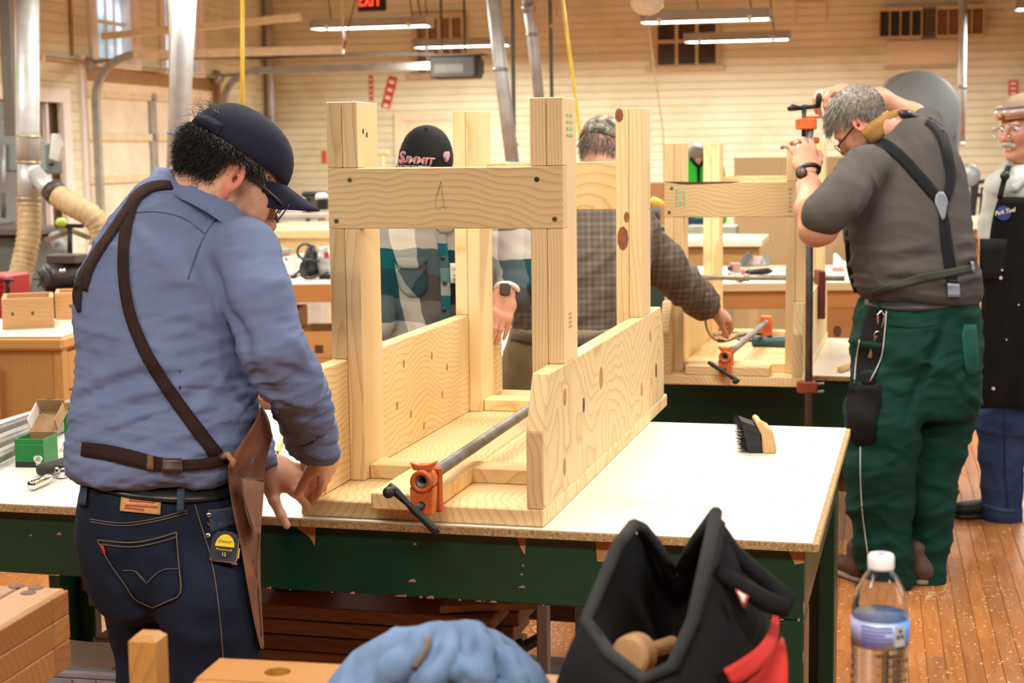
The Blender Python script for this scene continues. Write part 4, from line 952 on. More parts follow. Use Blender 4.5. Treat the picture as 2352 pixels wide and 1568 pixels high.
# trousers
Z=Solid(); Z.add(fstack(pxrows([(1085,196,540,3.08,.135),(1110,188,560,3.08,.142),(1160,180,585,3.08,.152),(1220,176,588,3.08,.158),(1290,190,584,3.08,.155),(1350,212,578,3.08,.145),(1400,242,572,3.08,.13)]),2.4,.03),.02)
hipR=Vector((W(474,1360,2.98).x,2.99,W(474,1360,2.98).z)); hipL=Vector((W(335,1370,3.15).x,3.16,hipR.z))
for h,o,r in ((hipR,(.015,.03),.100),(hipL,(.02,.03),.094)):
    Z.add(fchain([(h,r),(h+Vector((o[0]*.5,o[1],-.26)),r*.82),(h+Vector((o[0],o[1]*1.5,-.45)),r*.7),(Vector((h.x+o[0],h.y+o[1]*1.2,.07)),.062)]),.035)
V,Fc=Z.mesh(.0095); V=relax(V,Fc,2); V=wrinkle(V,Fc,.006,(.2,0,1),12,.35,31,np.clip((1.0-V[:,2])/.25,.15,1))
B=bvh(V,Fc); FL=[([(300,1385),(340,1420),(385,1568)],.02,-.018),([(420,1380),(480,1400),(560,1390)],.014,.006),([(230,1300),(290,1400),(320,1500)],.02,.006),([(395,1440),(450,1470),(540,1460)],.014,.006)]
V=folds(V,Fc,[(onb(B,l),w,a) for l,w,a in FL]); B=bvh(V,Fc); jn=surf('jeans',V,Fc,DENIM,p1); sub(jn)
D2=fabric('worn_denim',(.035,.05,.085),.85,700,.4,.3,12)
bl=strap('belt',[(196,1098,32),(245,1110,40),(310,1124,42),(390,1132,42),(460,1132,40),(530,1122,36),(572,1108,30)],36,B,LEATH,p1,.008,.006,4); 
for l in ([(416,1118),(414,1175)],[(196,1085),(188,1160)]): strap('belt_loop',l,17,B,D2,jn,.016,.006,2,3)
patch('leather_patch',[(278,1141),(370,1149),(368,1182),(275,1173)],B,plain('patch_leather',(.50,.27,.09),.6,0,.2,60),jn,.004,.002)
for y,x0,x1 in ((1147,296,355),(1158,288,362),(1164,286,330)): strap('patch_print',[(x0,y+1),((x0+x1)/2,y+3),(x1,y+6)],4.5,B,plain('patch_red',(.5,.09,.05),.6),jn,.0055,.001,1)
pk=polyfill('back_pocket',[(1228,300,404),(1242,224,405),(1290,250,409),(1330,274,412),(1362,296,414),(1380,322,388),(1394,345,360)],B,DENIM,jn,.004,.003,14,8); sub(pk)
for l,w in (([(224,1240),(300,1246),(360,1236),(405,1222)],3),([(226,1249),(300,1256),(360,1246),(405,1233)],2.5),([(405,1222),(410,1290),(414,1360),(385,1380),(350,1396)],3),([(350,1396),(310,1376),(285,1340),(250,1290),(224,1242)],2.2),([(312,1312),(330,1330),(336,1340),(350,1325),(375,1308),(410,1306)],2),([(282,1310),(310,1312),(330,1336)],2)): strap('stitching',l,w,B,STITCH,pk,.0075,.002,1,3)
for l in ([(206,1192),(280,1201),(350,1192),(430,1172)],[(207,1198),(280,1207),(350,1198),(430,1178)],[(448,1158),(460,1200),(482,1270),(497,1350),(508,1450),(516,1568)],[(536,1196),(506,1202),(488,1210),(476,1200)],[(478,1172),(505,1170),(537,1164)]): strap('seam',l,2.5,B,STITCH,jn,.0025,.002,1,3)
patch('front_pocket',[(478,1174),(540,1166),(541,1205),(484,1222)],B,D2,jn,.002,.002,6,6)
for q in ((480,1182),(478,1229)):
    h=hit(B,*q); 
    if h: M=aim(h,CAMP-h); lathe('rivet',[(.0055,0),(.0055,.003),(.003,.0042),(0,.0042)],CHROME,jn,12,M,world=True)
patch('red_tab',[(230,1250),(238,1254),(243,1272),(236,1272)],B,plain('tab_red',(.4,.02,.02),.6),jn,.008,.003,2,3)
jeansB=B
# body
HE=W(549,408,3.075); hf=Vector((.73,.31,-.61)); hu=Vector((.55,.22,.80)); H1=Head((0,0,0),hf,hu,1.02); H1.c=HE-H1.r*.078*1.02
nb=W(448,455,3.19); S1=H1.solid(neck=nb,nr=.06); S1.add(fcap(W(470,420,3.17),W(430,470,3.2),.062,.07),.03); hv=S1.mesh(.0036)
core=Solid(); core.add(fstack(pxrows([(470,320,540,3.19,.09),(600,220,570,3.15,.12),(900,210,550,3.1,.12),(1150,215,550,3.08,.12)]),2.2,.03),.03)
core.add(fchain([(p,r*.72) for p,r in arm]),.02)
for h in (hipR,hipL): core.add(fchain([(h,.085),(Vector((h.x+.015,h.y+.04,.5)),.06),(Vector((h.x+.015,h.y+.036,.1)),.04)]),.03)
cv=core.mesh(.016)
HR=Solid(); wr=W(744,1016,3.39); HR.add(fchain([(W(716,975,3.27),.03),(wr,.027)]),.01)
hand(HR,wr,(W(757,1098,3.45)-wr),Vector((.8,-.6,.15)),Vector((-.5,-.85,-.2)),[(.25,.25,.2),(.3,.3,.2),(.35,.35,.2),(.35,.3,.3)],thumb=(.8,.45,.3),tcurl=.25,sc=.98)
HL=Solid(); wl_=W(598,1072,3.43); HL.add(fchain([(W(560,1020,3.46),.03),(wl_,.027)]),.01)
hand(HL,wl_,(W(690,1105,3.455)-wl_),Vector((-.15,-.75,.65)),Vector((-.1,-.65,-.75)),[(.5,.35,.2),(.35,.3,.25),(.3,.3,.25),(.3,.3,.3)],thumb=(.55,.75,.05),tcurl=.2,sc=1.02,spread=(.25,.08,-.05,-.2))
V,Fc=joinVF([hv,cv,HR.mesh(.003),HL.mesh(.003)])
bo=surf('body',V,Fc,SKIN_A,p1)
def attr(o,name,vals):
    at=o.data.attributes.new(name,'FLOAT','POINT'); at.data.foreach_set('value',np.asarray(vals,dtype=np.float32))
def beardmask(Hd,V,z1=-.03,amt=1.):
    L_=Hd.loc(V); x,y,z=np.abs(L_[:,0]),L_[:,1],L_[:,2]; nz=(vnoise(V*70,3)-.5)*.02
    m=np.clip((z1-z+nz)/.02,0,1)*np.clip((y-.0+nz)/.02,0,1)*np.clip((z+.15)/.02,0,1)
    m*=1-np.clip(1-np.hypot((x)/.03,(z+.068)/.012),0,1)
    sb=np.clip(1-np.abs(y-.022)/.016,0,1)*np.clip((x-.05)/.01,0,1)*np.clip((z+.07)/.02,0,1)*np.clip((.05-z)/.02,0,1); return np.clip(np.maximum(m,sb),0,1)*amt
def flushmask(Hd,V):
    L_=Hd.loc(V); x,y,z=np.abs(L_[:,0]),L_[:,1],L_[:,2]; return np.clip(np.clip((x-.076)/.006,0,1)*(np.abs(y)<.05)+np.clip(1-np.hypot(x/.022,(z+.03)/.025),0,1)*(y>.09)+.5*np.clip(1-np.hypot((x-.045)/.03,(z+.03)/.03),0,1)*(y>.04),0,1)
attr(bo,'beard',np.concatenate([beardmask(H1,hv[0],-.035,.85),np.zeros(len(V)-len(hv[0]))])); attr(bo,'flush',np.concatenate([flushmask(H1,hv[0]),np.zeros(len(V)-len(hv[0]))]))
# hair under the cap
HAIRD=plain('dark_hair',(.012,.010,.010),.4,0,.4,60); r=np.random.default_rng(3)
def scalp(Hd,n,cond,seed,sc=1.02):
    r=np.random.default_rng(seed); d=r.normal(size=(n*6,3)); d/=np.linalg.norm(d,axis=1,keepdims=True); p=d*np.array([.076,.099,.092])*sc+np.array([0,-.012,.035]); k=cond(p); p=p[k][:n]; d=d[k][:n]
    R=np.array([npv(a) for a in Hd.R],float); return p@R*Hd.k+npv(Hd.c), d@R
cond=lambda p:(p[:,2]<.042)&(p[:,2]>-.045)&(p[:,1]<.035)&~((np.abs(p[:,0])>.045)&(p[:,1]>-.034)&(p[:,2]<.026))
hairbase(H1,HAIRD,p1,0,1.0,cond)
rp,rd=scalp(H1,5200,cond,4); strands('hair',rp,rd*.55-np.array(npv(H1.u),float)*.5-np.array(npv(H1.f),float)*.25,.028,.0011,HAIRD,p1,curl=.005,grav=.5,nseg=7,seed=5,jit=.22)
cond=lambda p:(p[:,2]>.012)&(p[:,2]<.05)&(p[:,1]>.008)&(p[:,1]<.05)&(p[:,0]>0)
rp,rd=scalp(H1,300,cond,6); strands('sideburn_hair',rp,rd*.3+np.array([.2,0,-.8]),.032,.0014,HAIRD,p1,curl=.003,grav=.5,nseg=5,seed=7,jit=.25)
rp,rd=scalp(H1,220,lambda p:(p[:,2]>.055)&(p[:,1]<-.078)&(p[:,2]<.085)&(np.abs(p[:,0])<.04),8); strands('hair_tuft',rp,rd-np.array(npv(H1.f),float)*.8,.042,.0012,plain('greying_hair',(.12,.10,.085),.4,0,.4,60),p1,curl=.008,grav=-.2,nseg=6,seed=9,jit=.35)
NAVY=fabric('navy_twill',(.014,.016,.035),.8,900,.3,.25,10)
cc=H1.cap(NAVY,NAVY,p1,tilt=.03,rise=.09,z0=.045,bl=.082,droop=.0,arch=.05)
cb=[H1.p(.087*math.sin(a),-.012-.108*math.cos(a),.045-.0*a) for a in np.linspace(-.9,.9,12)]
strip=[[p+H1.u*q for q in (-.004,.02)] for p in cb]
def band(name,g,th,mat,parent):
    n=len(g);m=len(g[0]); v=[p for r_ in g for p in r_]; cen=sum(v,Vector())/len(v); v2=[p+(cen-p).normalized()*th for p in v]; o=n*m; f=[]
    for i in range(n-1):
        for j in range(m-1): a=i*m+j; q=(a,a+1,a+m+1,a+m); f.append(q); f.append(tuple(x+o for x in q[::-1]))
    for i in range(n-1):
        a=i*m; f.append((a,a+m,a+m+o,a+o)); a=i*m+m-1; f.append((a,a+o,a+m+o,a+m))
    return mesh(name,v+v2,f,mat,parent,True,True)
band('cap_strap',strip,.003,NAVY,p1)
H1.glasses(p1,BLACKP,LENS,rim=.0014,tm=.0022,dz=.002)
# apron leather
rows=[(935,598,604),(960,590,618),(1000,566,626),(1040,538,616),(1060,528,611),(1085,523,608),(1120,526,606),(1180,536,602),(1250,552,598),(1330,566,599),(1400,578,602),(1450,588,605),(1490,599,607)]
ys=np.linspace(935,1490,34); Lr=np.interp(ys,[q[0] for q in rows],[q[1] for q in rows]); Rr=np.interp(ys,[q[0] for q in rows],[q[2] for q in rows])
def apd(px,py,d):
    for B_ in (shirtB,jeansB):
        h=hit(B_,px,py)
        if h is not None: d=min(d,h.y-(.034 if B_ is shirtB else .02))
    return d
g=[]
for i in range(34):
    r_=[]
    for j in range(7):
        px=Lr[i]+(Rr[i]-Lr[i])*j/6; r_.append((px,apd(px,ys[i],2.945+.24*(j/6)**1.1+.010*math.sin(ys[i]*.022+j*.8))))
    g.append([W(px,ys[i],d_) for px,d_ in r_])
ap=shell('apron',g,.004,SUEDE,p1); sub(ap)
g=[[W(x0+(x1-x0)*j/4,y,apd(x0+(x1-x0)*j/4,y,2.955+.03*j/4*6/1.6-.012)-.012) for j in range(5)] for y,x0,x1 in ((1102,556,607),(1130,557,606),(1170,563,603),(1205,574,600),(1225,590,598))]
shell('apron_pocket',g,.004,fabric('worn_suede',(.30,.155,.10),.95,300,.2,.4,18),ap)
tube('pocket_seam',[W(557,1104,2.915),W(566,1160,2.935),W(580,1210,2.94),W(596,1228,3.0),W(590,1300,2.98),W(600,1460,3.0)],.002,STITCH,ap,6,True); tube('pocket_hem',[W(556,1101,2.937),W(580,1100,2.99),W(607,1102,3.04)],.0025,STITCH,ap,6,True)
tube('strap_loop',[W(512,1050,2.955),W(524,1043,2.94),W(535,1058,2.94),W(530,1075,2.945)],.006,plain('loop_leather',(.36,.17,.08),.7),ap,8,True)
BROWNSH=plain('black_shoe',(.02,.018,.017),.5); 
for h in (hipR,hipL): shoe('shoe',(h.x+.0-.06,h.y+.0,0),(h.x+.15,h.y+.16,0),BROWNSH,BLACKP,p1)
# tape measure clipped to the pocket
ht=hit(jeansB,516,1255) or W(516,1255,2.93); tc=ht+(CAMP-ht).normalized()*.022
tm=thing('tape_measure','chrome tape measure with yellow and black label clipped to the jeans pocket','tape measure',M=aim(tc,CAMP-tc)@Matrix.Rotation(-.16,4,'Z'))
def rr_poly(w,h,r,n=5):
    o=[]
    for cx,cy,a0 in ((w-r,h-r,0),(-w+r,h-r,1),(-w+r*.4,-h+r*.4,2),(w-r*.4,-h+r*.4,3)):
        q=r if a0<2 else r*.4
        for k in range(n+1): a=math.pi/2*(a0+k/n); o.append((cx+q*math.cos(a),cy+q*math.sin(a)))
    return o
prism('case',rr_poly(.026,.029,.018),'z',-.018,.016,CHROME,tm,bev=.002)
oval=[(.018*math.cos(a),.023*math.sin(a)) for a in np.linspace(0,2*math.pi,28,endpoint=False)]
prism('label_black',oval,'z',.0162,.0172,plain('label_black_print',(.01,.01,.01),.4),tm); prism('label_yellow',[q for q in oval if q[1]>-.001],'z',.0172,.0178,plain('label_yellow_print',(.85,.60,.02),.4),tm)
text_mesh('maker_lettering','STANLEY',.0062,plain('label_black_print',(.01,.01,.01),.4),tm,Matrix.Translation((0,.009,.0182)),.0002); text_mesh('model_lettering','PowerLock',.0066,plain('label_yellow_print',(.85,.6,.02),.4),tm,Matrix.Translation((0,-.0055,.0176)),.0002); text_mesh('size_lettering','12',.009,WHITEP,tm,Matrix.Translation((0,-.0145,.0176)),.0002)
box('mouth',(.016,-.032,-.014),(.027,-.028,.01),plain('copper_tone',(.5,.25,.14),.4,.6),tm,.001); box('hook',(.026,-.02,-.006),(.029,.0,.006),plain('label_yellow_print',(.85,.6,.02),.4),tm,.001); box('belt_clip',(-.012,-.02,-.022),(.012,.024,-.019),CHROME,tm,.001)
# ------------------------------------------------------------------ man in suspenders at the second table
TEAL=fabric('green_work_cloth',(.0035,.040,.029),.85,700,.22,.25,7); TEE=fabric('charcoal_jersey',(.085,.078,.074),.92,900,.12,.2,8); BLK=fabric('black_cloth',(.008,.008,.010),.9,600,.25,.25,8); ELAS=fabric('black_elastic',(.008,.009,.012),.75,900,.1,.4)
p5=thing('person','grey-haired man in grey T-shirt, black suspenders and green work trousers','person',loc=(W(2090,1330,5.75).x,5.75,0))
Z=Solid(); Z.add(fstack(pxrows([(272,2035,2130,5.98,.08),(300,1990,2168,5.96,.12),(340,1955,2192,5.93,.145),(400,1936,2212,5.9,.155),(450,1930,2220,5.88,.16),(500,1936,2227,5.86,.165),(550,1942,2234,5.85,.17),(600,1948,2240,5.84,.175),(640,1958,2246,5.84,.178),(672,1974,2246,5.84,.17),(700,1995,2238,5.84,.16)]),2.3,.025),.02)
slv=[(W(1988,388,5.78),.088),(W(1935,450,5.66),.077),(W(1898,486,5.62),.071),(W(1888,496,5.62),.069)]
Z.add(fchain(slv),.04); Z.add(fchain([(W(2120,315,6.08),.085),(W(2128,285,6.2),.066)]),.035)
V,Fc=Z.mesh(.0085); V=relax(V,Fc,2); zz=V[:,2]
V=wrinkle(V,Fc,.018,(.15,0,1),15,.14,41,np.clip((1.38-zz)/.25,.15,1)); V=wrinkle(V,Fc,.009,(1,0,.7),20,.2,43,np.clip((zz-1.3)/.2,0,1))
B=bvh(V,Fc); V=folds(V,Fc,[(onb(B,l,5.7),w,a) for l,w,a in (([(1995,580),(2060,575),(2140,560)],.018,.010),([(1990,610),(2070,600),(2160,585)],.016,-.009),([(1975,640),(2060,625),(2170,620)],.016,.01),([(2190,560),(2220,555),(2240,560)],.014,.008),([(2195,600),(2225,592),(2244,590)],.014,.008),([(1985,420),(1965,480),(1950,540)],.02,.010),([(2010,430),(1990,500),(1970,560)],.018,-.008),([(1960,665),(2060,660),(2200,645)],.016,.008))])
B=bvh(V,Fc); surf('t_shirt',V,Fc,TEE,p5)
strap('suspender',[(2005,321,20),(2035,332,24),(2072,362,26),(2105,398,27),(2135,432,27),(2160,462,24)],25,B,ELAS,p5,.006,.004,3,5.7)
strap('suspender',[(2128,276,18),(2150,290,24),(2166,318,26),(2176,355,25),(2183,395,24),(2182,425,22),(2170,462,20)],25,B,ELAS,p5,.010,.004,3,5.8)
strap('suspender',[(2164,470,18),(2170,520,25),(2176,570,27),(2184,620,27),(2189,668,24)],25,B,ELAS,p5,.007,.004,3,5.7)
polyfill('suspender_patch',[(440,2156,2166),(450,2148,2174),(465,2147,2178),(480,2154,2174),(495,2160,2172),(506,2164,2168)],B,plain('grey_leather',(.19,.21,.25),.45),p5,.014,.004,8,5,5.7)
strap('suspender',[(1943,528,7),(1946,580,9),(1952,630,9),(1966,672,8)],9,B,ELAS,p5,.004,.004,2,5.75)
strap('apron_tie',[(1998,676,14),(2050,658,17),(2110,640,19),(2170,628,18),(2238,614,16)],17,B,fabric('olive_webbing',(.055,.06,.045),.8,500),p5,.011,.003,3,5.7)
patch('suspender_clip',[(2176,650),(2204,652),(2206,682),(2178,682)],B,plain('grey_clip',(.22,.25,.32),.3),p5,.022,.012,3,4,5.7); patch('side_buckle',[(2229,600),(2237,600),(2240,624),(2233,624)],B,plain('grey_clip',(.22,.25,.32),.3),p5,.014,.008,2,3,5.7)
# trousers
Z=Solid(); Z.add(fstack(pxrows([(684,1990,2238,5.84,.155),(720,1974,2246,5.83,.17),(780,1962,2250,5.82,.18),(840,1956,2250,5.81,.18),(900,1952,2246,5.8,.172),(950,1952,2238,5.8,.16)]),2.4,.02),.02)
def legpx(rows,D): return [(W((l+r)/2,py,d),(r-l)/2*d/F_PX) for py,l,r,d in rows]
Z.add(fchain(legpx([(900,1955,2105,5.74),(980,1945,2105,5.72),(1070,1943,2098,5.7),(1150,1952,2088,5.7),(1250,1970,2092,5.69),(1330,1988,2095,5.68)],0)),.04)
Z.add(fchain(legpx([(900,2095,2240,5.86),(980,2085,2226,5.84),(1070,2082,2200,5.8),(1150,2086,2190,5.78),(1250,2096,2178,5.75),(1335,2100,2166,5.73)],0)),.04)
V,Fc=Z.mesh(.0095); V=relax(V,Fc,2); V=wrinkle(V,Fc,.02,(.35,0,1),10,.25,51); V=wrinkle(V,Fc,.008,(-.3,0,1),22,.2,53)
B=bvh(V,Fc); V=folds(V,Fc,[(onb(B,l,5.65),w,a) for l,w,a in (([(2180,720),(2150,800),(2110,890),(2085,960)],.02,-.022),([(2000,880),(2060,830),(2120,760)],.018,.008),([(1985,1110),(2030,1080),(2080,1090)],.016,.01),([(1980,1150),(2030,1160),(2085,1130)],.014,-.008),([(1990,1260),(2040,1240),(2090,1280)],.014,.01),([(2100,1190),(2140,1180),(2185,1170)],.014,.008),([(2110,1280),(2140,1260),(2170,1265)],.012,.008),([(1990,1310),(2040,1330),(2090,1310)],.012,-.008))])
B=bvh(V,Fc); tq=surf('trousers',V,Fc,TEAL,p5); sub(tq)
strap('belt',[(1986,690,22),(2050,700,24),(2120,700,26),(2190,688,28),(2243,668,26)],25,B,plain('worn_belt',(.045,.045,.05),.4),p5,.006,.005,3,5.7)
strap('belt_loop',[(2018,690),(2018,716)],9,B,TEAL,tq,.012,.004,1,5.7)
polyfill('black_panel',[(706,1994,2034),(740,1982,2034),(800,1970,2026),(860,1962,2016),(890,1958,2004)],B,BLK,tq,.003,.003,12,6,5.7)
polyfill('cargo_pocket',[(884,1948,2022),(920,1944,2024),(960,1944,2014),(1000,1950,2010),(1020,1960,2006)],B,BLK,tq,.012,.01,10,6,5.7)
for l in ([(2036,714),(2032,760),(2024,820),(1998,876)],[(1974,780),(1966,830),(1962,880)],[(1976,1025),(1976,1090),(1980,1170),(1990,1250),(2000,1330)]): strap('piping',l,2.6,B,plain('silver_piping',(.5,.5,.48),.5),tq,.007,.003,1,5.7)
strap('yoke_seam',[(2040,746),(2100,752),(2150,746)],2,B,fabric('dark_green_seam',(.004,.03,.024)),tq,.003,.002,1,5.7)
polyfill('hip_pocket',[(745,2214,2242),(770,2208,2246),(800,2212,2249),(840,2215,2249),(862,2222,2246)],B,fabric('light_green_cloth',(.012,.085,.065)),tq,.006,.006,8,4,5.75)
# body
HE=W(1966,287,5.85); H5=Head((0,0,0),(-.60,.38,-.70),(-.5,.12,.86),1.04); H5.c=HE+H5.r*.078*1.04
S5=H5.solid(neck=W(2062,300,5.97),nr=.062); hv=S5.mesh(.0042)
core=Solid(); core.add(fstack(pxrows([(300,2010,2140,5.96,.09),(420,1970,2190,5.9,.12),(600,1985,2215,5.85,.13),(760,1995,2220,5.83,.13),(900,1990,2215,5.82,.12)]),2.2,.03),.03)
for l in ([(900,1985,2080,5.74),(1070,1975,2065,5.7),(1330,2010,2075,5.68)],[(900,2115,2210,5.86),(1070,2100,2180,5.8),(1335,2112,2155,5.73)]): core.add(fchain(legpx(l,0)),.03)
cv=core.mesh(.018)
A=Solid(); wrL=W(1856,402,5.86); A.add(fchain([(W(1935,455,5.66),.055),(W(1886,522,5.64),.057),(W(1872,528,5.645),.053),(W(1862,480,5.70),.052),(W(1858,430,5.80),.041),(wrL,.032)]),.03)
hp5=hand(A,wrL,(W(1842,318,5.95)-wrL),Vector((.05,-.9,.35)),Vector((.9,.2,.1)),[(.35,.6,.5),(.35,.6,.5),(.35,.55,.5),(.3,.5,.4)],thumb=(.85,.5,.4),tcurl=.3,sc=1.25,spread=(.05,-.05,-.15,-.5))
Ar=Solid(); wrR=W(1932,212,6.16); Ar.add(fchain([(W(2122,292,6.16),.056),(W(2095,268,6.34),.05),(W(2020,232,6.28),.046),(wrR,.032)]),.03)
hand(Ar,wrR,(W(1882,212,6.08)-wrR),Vector((-.15,-.1,.98)),Vector((-.2,-.9,-.35)),[(.6,.9,.5)]*4,thumb=(.7,.45,.55),tcurl=.35,sc=1.1)
V,Fc=joinVF([hv,cv,A.mesh(.0045),Ar.mesh(.0045)]); bo=surf('body',V,Fc,SKIN_B,p5); attr(bo,'flush',np.concatenate([flushmask(H5,hv[0]),np.zeros(len(V)-len(hv[0]))]))
GREYH=plain('grey_hair',(.20,.18,.155),.5,0,.55,90)
hc=lambda L:(L[:,2]>.055-.55*np.clip(L[:,1]+.03,-.2,.2)*0+np.where(L[:,1]>.02,.02+(L[:,1]-.02)*.25,np.where(L[:,1]>-.035,-.03,-.085)))&(L[:,1]<.085)
hc=lambda L:(L[:,2]>np.where(L[:,1]>.025,.052,np.where(L[:,1]>-.04,.022,-.05)))
hairbase(H5,GREYH,p5,0,1.0,hc)
rp,rd=scalp(H5,2600,lambda p:hc(p),14,1.07); strands('hair',rp,rd*.28+np.array(npv(H5.f),float)*.75-np.array(npv(H5.u),float)*.45,.042,.0019,GREYH,p5,curl=.0,grav=.35,nseg=5,seed=15,jit=.12)
H5.glasses(p5,plain('dark_brown_frame',(.03,.015,.012),.4),LENS,rim=.0018,tm=.0022,dz=-.012)
H5b=bvh(*hv)
# leather neck strap
np_=[W(1990,318,5.82),W(2010,300,5.83),W(2040,280,5.87),W(2070,268,5.93),W(2098,266,5.98)]
v,f=tubedata(np_,[.028,.036,.036,.03,.02],8,prof=[(.25,-1),(.35,-.4),(.35,.4),(.25,1),(-.25,1),(-.35,.4),(-.35,-.4),(-.25,-1)]); mesh('neck_strap',v,f,fabric('tan_leather',(.33,.18,.05),.8,300),p5,True,True)
tube('neck_strap_buckle',[W(2066,262,5.9),W(2085,262,5.92),W(2104,272,5.95)],.016,BLACKP,p5,8,True)
# watch and ring
wc=W(1857,392,5.83); ax=(W(1838,318,5.96)-wrL).normalized(); s_,u_=basis(ax)
v,f=tubedata([wc+(s_*math.cos(a)*.039+u_*math.sin(a)*.036) for a in np.linspace(0,2*math.pi,22,endpoint=False)],.009,8,close=True); mesh('watch_strap',v,f,BLACKP,p5,True,True)
M=aim(W(1841,397,5.79),Vector((-.55,-.85,.1))); lathe('watch_case',[(.021,-.004),(.023,0),(.021,.006),(.0,.006)],BLACKM,p5,18,M,world=True); lathe('watch_face',[(.0155,.0062),(.015,.0075),(0,.0075)],plain('watch_face',(.12,.07,.055),.3),p5,16,M,world=True)
v,f=tubedata([hp5[2][0]*.45+hp5[2][1]*.55+basis(hp5[2][1]-hp5[2][0])[0]*math.cos(a)*.0118+basis(hp5[2][1]-hp5[2][0])[1]*math.sin(a)*.0118 for a in np.linspace(0,2*math.pi,14,endpoint=False)],.0035,6,close=True); mesh('ring',v,f,plain('dark_ring',(.1,.1,.11),.25,1),p5,True,True)
BRSH=plain('brown_shoe',(.085,.045,.028),.6); TANS=plain('tan_sole',(.32,.26,.19),.7)
a=G(2000,1345,0); b_=G(1922,1322,0); shoe('shoe',a+Vector((.0,.02,0)),b_+Vector((.0,.1,0)),BRSH,TANS,p5); a=G(2142,1345,0); shoe('shoe',a,a+Vector((-.17,.20,0)),BRSH,TANS,p5)
# keys on the belt
kp=hit(tq and B,2024,730) or W(2024,730,5.65); kr=thing('key_ring','bunch of keys hanging on a carabiner from the green trousers','keys',loc=kp+Vector((0,-.012,0)))
def rel(px,py,dd=0): return W(px,py,kp.y-.014-dd)
tube('carabiner',[rel(2017,745),rel(2016,722),rel(2024,713),rel(2032,724),rel(2026,752)],.0035,CHROME,kr,8,True); 
v,f=tubedata([rel(2017+9*math.cos(a),770+9*math.sin(a)) for a in np.linspace(0,6.28,16,endpoint=False)],.0022,6,close=True); mesh('split_ring',v,f,CHROME,kr,True,True)
for x0,y0_,x1,y1_,m in ((2016,772,1998,822,plain('brass_key',(.45,.33,.14),.35,.9)),(2014,775,2006,808,CHROME)): bar('key',rel(x0,y0_,.003),rel(x1,y1_,.003),.016,.003,m,kr,world=True,up=Vector((0,1,0)))
bar('key_fob',rel(2030,765,.004),rel(2025,808,.004),.026,.013,BLACKP,kr,world=True,up=Vector((0,1,0)),bev=.004)
# vertical pipe clamp held by him, squeezing the second frame to the table
vc=thing('pipe_clamp','upright pipe clamp with black crank in the hands of the man in suspenders','clamp',loc=(W(1860,900,6.03).x,6.03,0),group='pipe clamps')
pt,pb_=W(1861,270,6.03),W(1857,985,6.03); tube('pipe',[pb_,pt],.0145,plain('dark_pipe',(.16,.165,.17),.4,.7,.3,14),vc,16,True)
uz=(pt-pb_).normalized(); q=W(1861,285,6.03)
prism('head',[(-.04,-.022),(.022,-.022),(.022,.022),(-.04,.022),(-.055,.012),(-.055,-.012)],'z',-.02,.022,ORANGE,vc,M=Matrix.Translation(q),world=True,bev=.004); box('lug',(-.02,-.012,.022),(.05,.012,.03),ORANGE,vc,.003,Matrix.Translation(q),True)
sx=W(1846,300,6.03); tube('screw',[sx+Vector((0,0,-.07)),W(1847,248,6.03)],.009,BLACKM,vc,12,True)
tube('crank',[W(1811,250,6.0),W(1820,247,6.01),W(1838,248,6.03),W(1847,246,6.03),W(1860,246,6.03),W(1880,243,6.05)],[.008,.013,.008,.010,.008,.008],BLACKM,vc,12,True); tube('crank_knob',[W(1879,246,6.05),W(1881,222,6.05),W(1881,214,6.05)],[.009,.012,.008],BLACKM,vc,12,True)
box('upper_pad',(-.03,-.02,-.012),(.03,.04,.012),ORANGE,vc,.004,Matrix.Translation(W(1862,322,6.04)),True)
RO=plain('rusty_orange',(.30,.06,.022),.6,.2,.3,40); q=W(1858,888,6.03); prism('tail_jaw',[(-.045,-.02),(.03,-.02),(.03,.02),(-.045,.02)],'z',-.024,.022,RO,vc,M=Matrix.Translation(q),world=True,bev=.006)
for z in (-.018,.012): tube('jaw_pin',[q+Vector((.028,-.01,z)),q+Vector((.055,-.01,z))],.006,STEEL,vc,8,True)
# ------------------------------------------------------------------ bearded neighbour with goggles, at the right edge
p6=thing('person','white-moustached man in black apron with safety goggles on his cap','person',loc=(W(2330,1190,6.75).x,6.75,0))
LS=fabric('pale_grey_shirt',(.50,.53,.50),.9,900,.08,.2); APR=fabric('black_apron_cloth',(.010,.009,.009),.9,500,.3,.3,9); BJ=fabric('blue_denim',(.035,.065,.165),.85,600,.45,.3,7)
Z=Solid(); Z.add(fstack(pxrows([(372,2325,2440,6.75,.07),(400,2296,2490,6.75,.10),(440,2276,2520,6.75,.13),(500,2266,2530,6.75,.14),(580,2262,2525,6.75,.145),(660,2258,2520,6.75,.15),(740,2256,2515,6.75,.15)]),2.3,.02),.02)
Z.add(fchain([(W(2302,432,6.72),.072),(W(2290,520,6.8),.06),(W(2290,610,6.84),.055),(W(2330,690,6.9),.05)]),.04); Z.add(fchain([(W(2500,440,6.8),.08),(W(2530,600,6.8),.06),(W(2500,700,6.7),.05)]),.04)
V,Fc=Z.mesh(.011); V=relax(V,Fc,2); V=wrinkle(V,Fc,.010,(.3,0,1),14,.3,61); B=bvh(V,Fc); surf('shirt',V,Fc,LS,p6)
strap('collar',[(2318,398,12),(2308,384,18),(2322,372,16)],14,B,LS,p6,.012,.012,2,6.6); strap('collar',[(2330,440,10),(2345,415,20),(2370,395,20)],16,B,LS,p6,.014,.012,2,6.6)
polyfill('undershirt',[(378,2328,2372),(400,2330,2365),(425,2336,2352)],B,plain('white_cotton',(.75,.74,.70),.9),p6,.004,.003,5,4,6.6)
for q in ((2329,427),): 
    h=hit(B,*q); 
    if h: lathe('shirt_button',[(.007,0),(.007,.003),(0,.003)],WHITEP,p6,10,aim(h,CAMP-h),world=True)
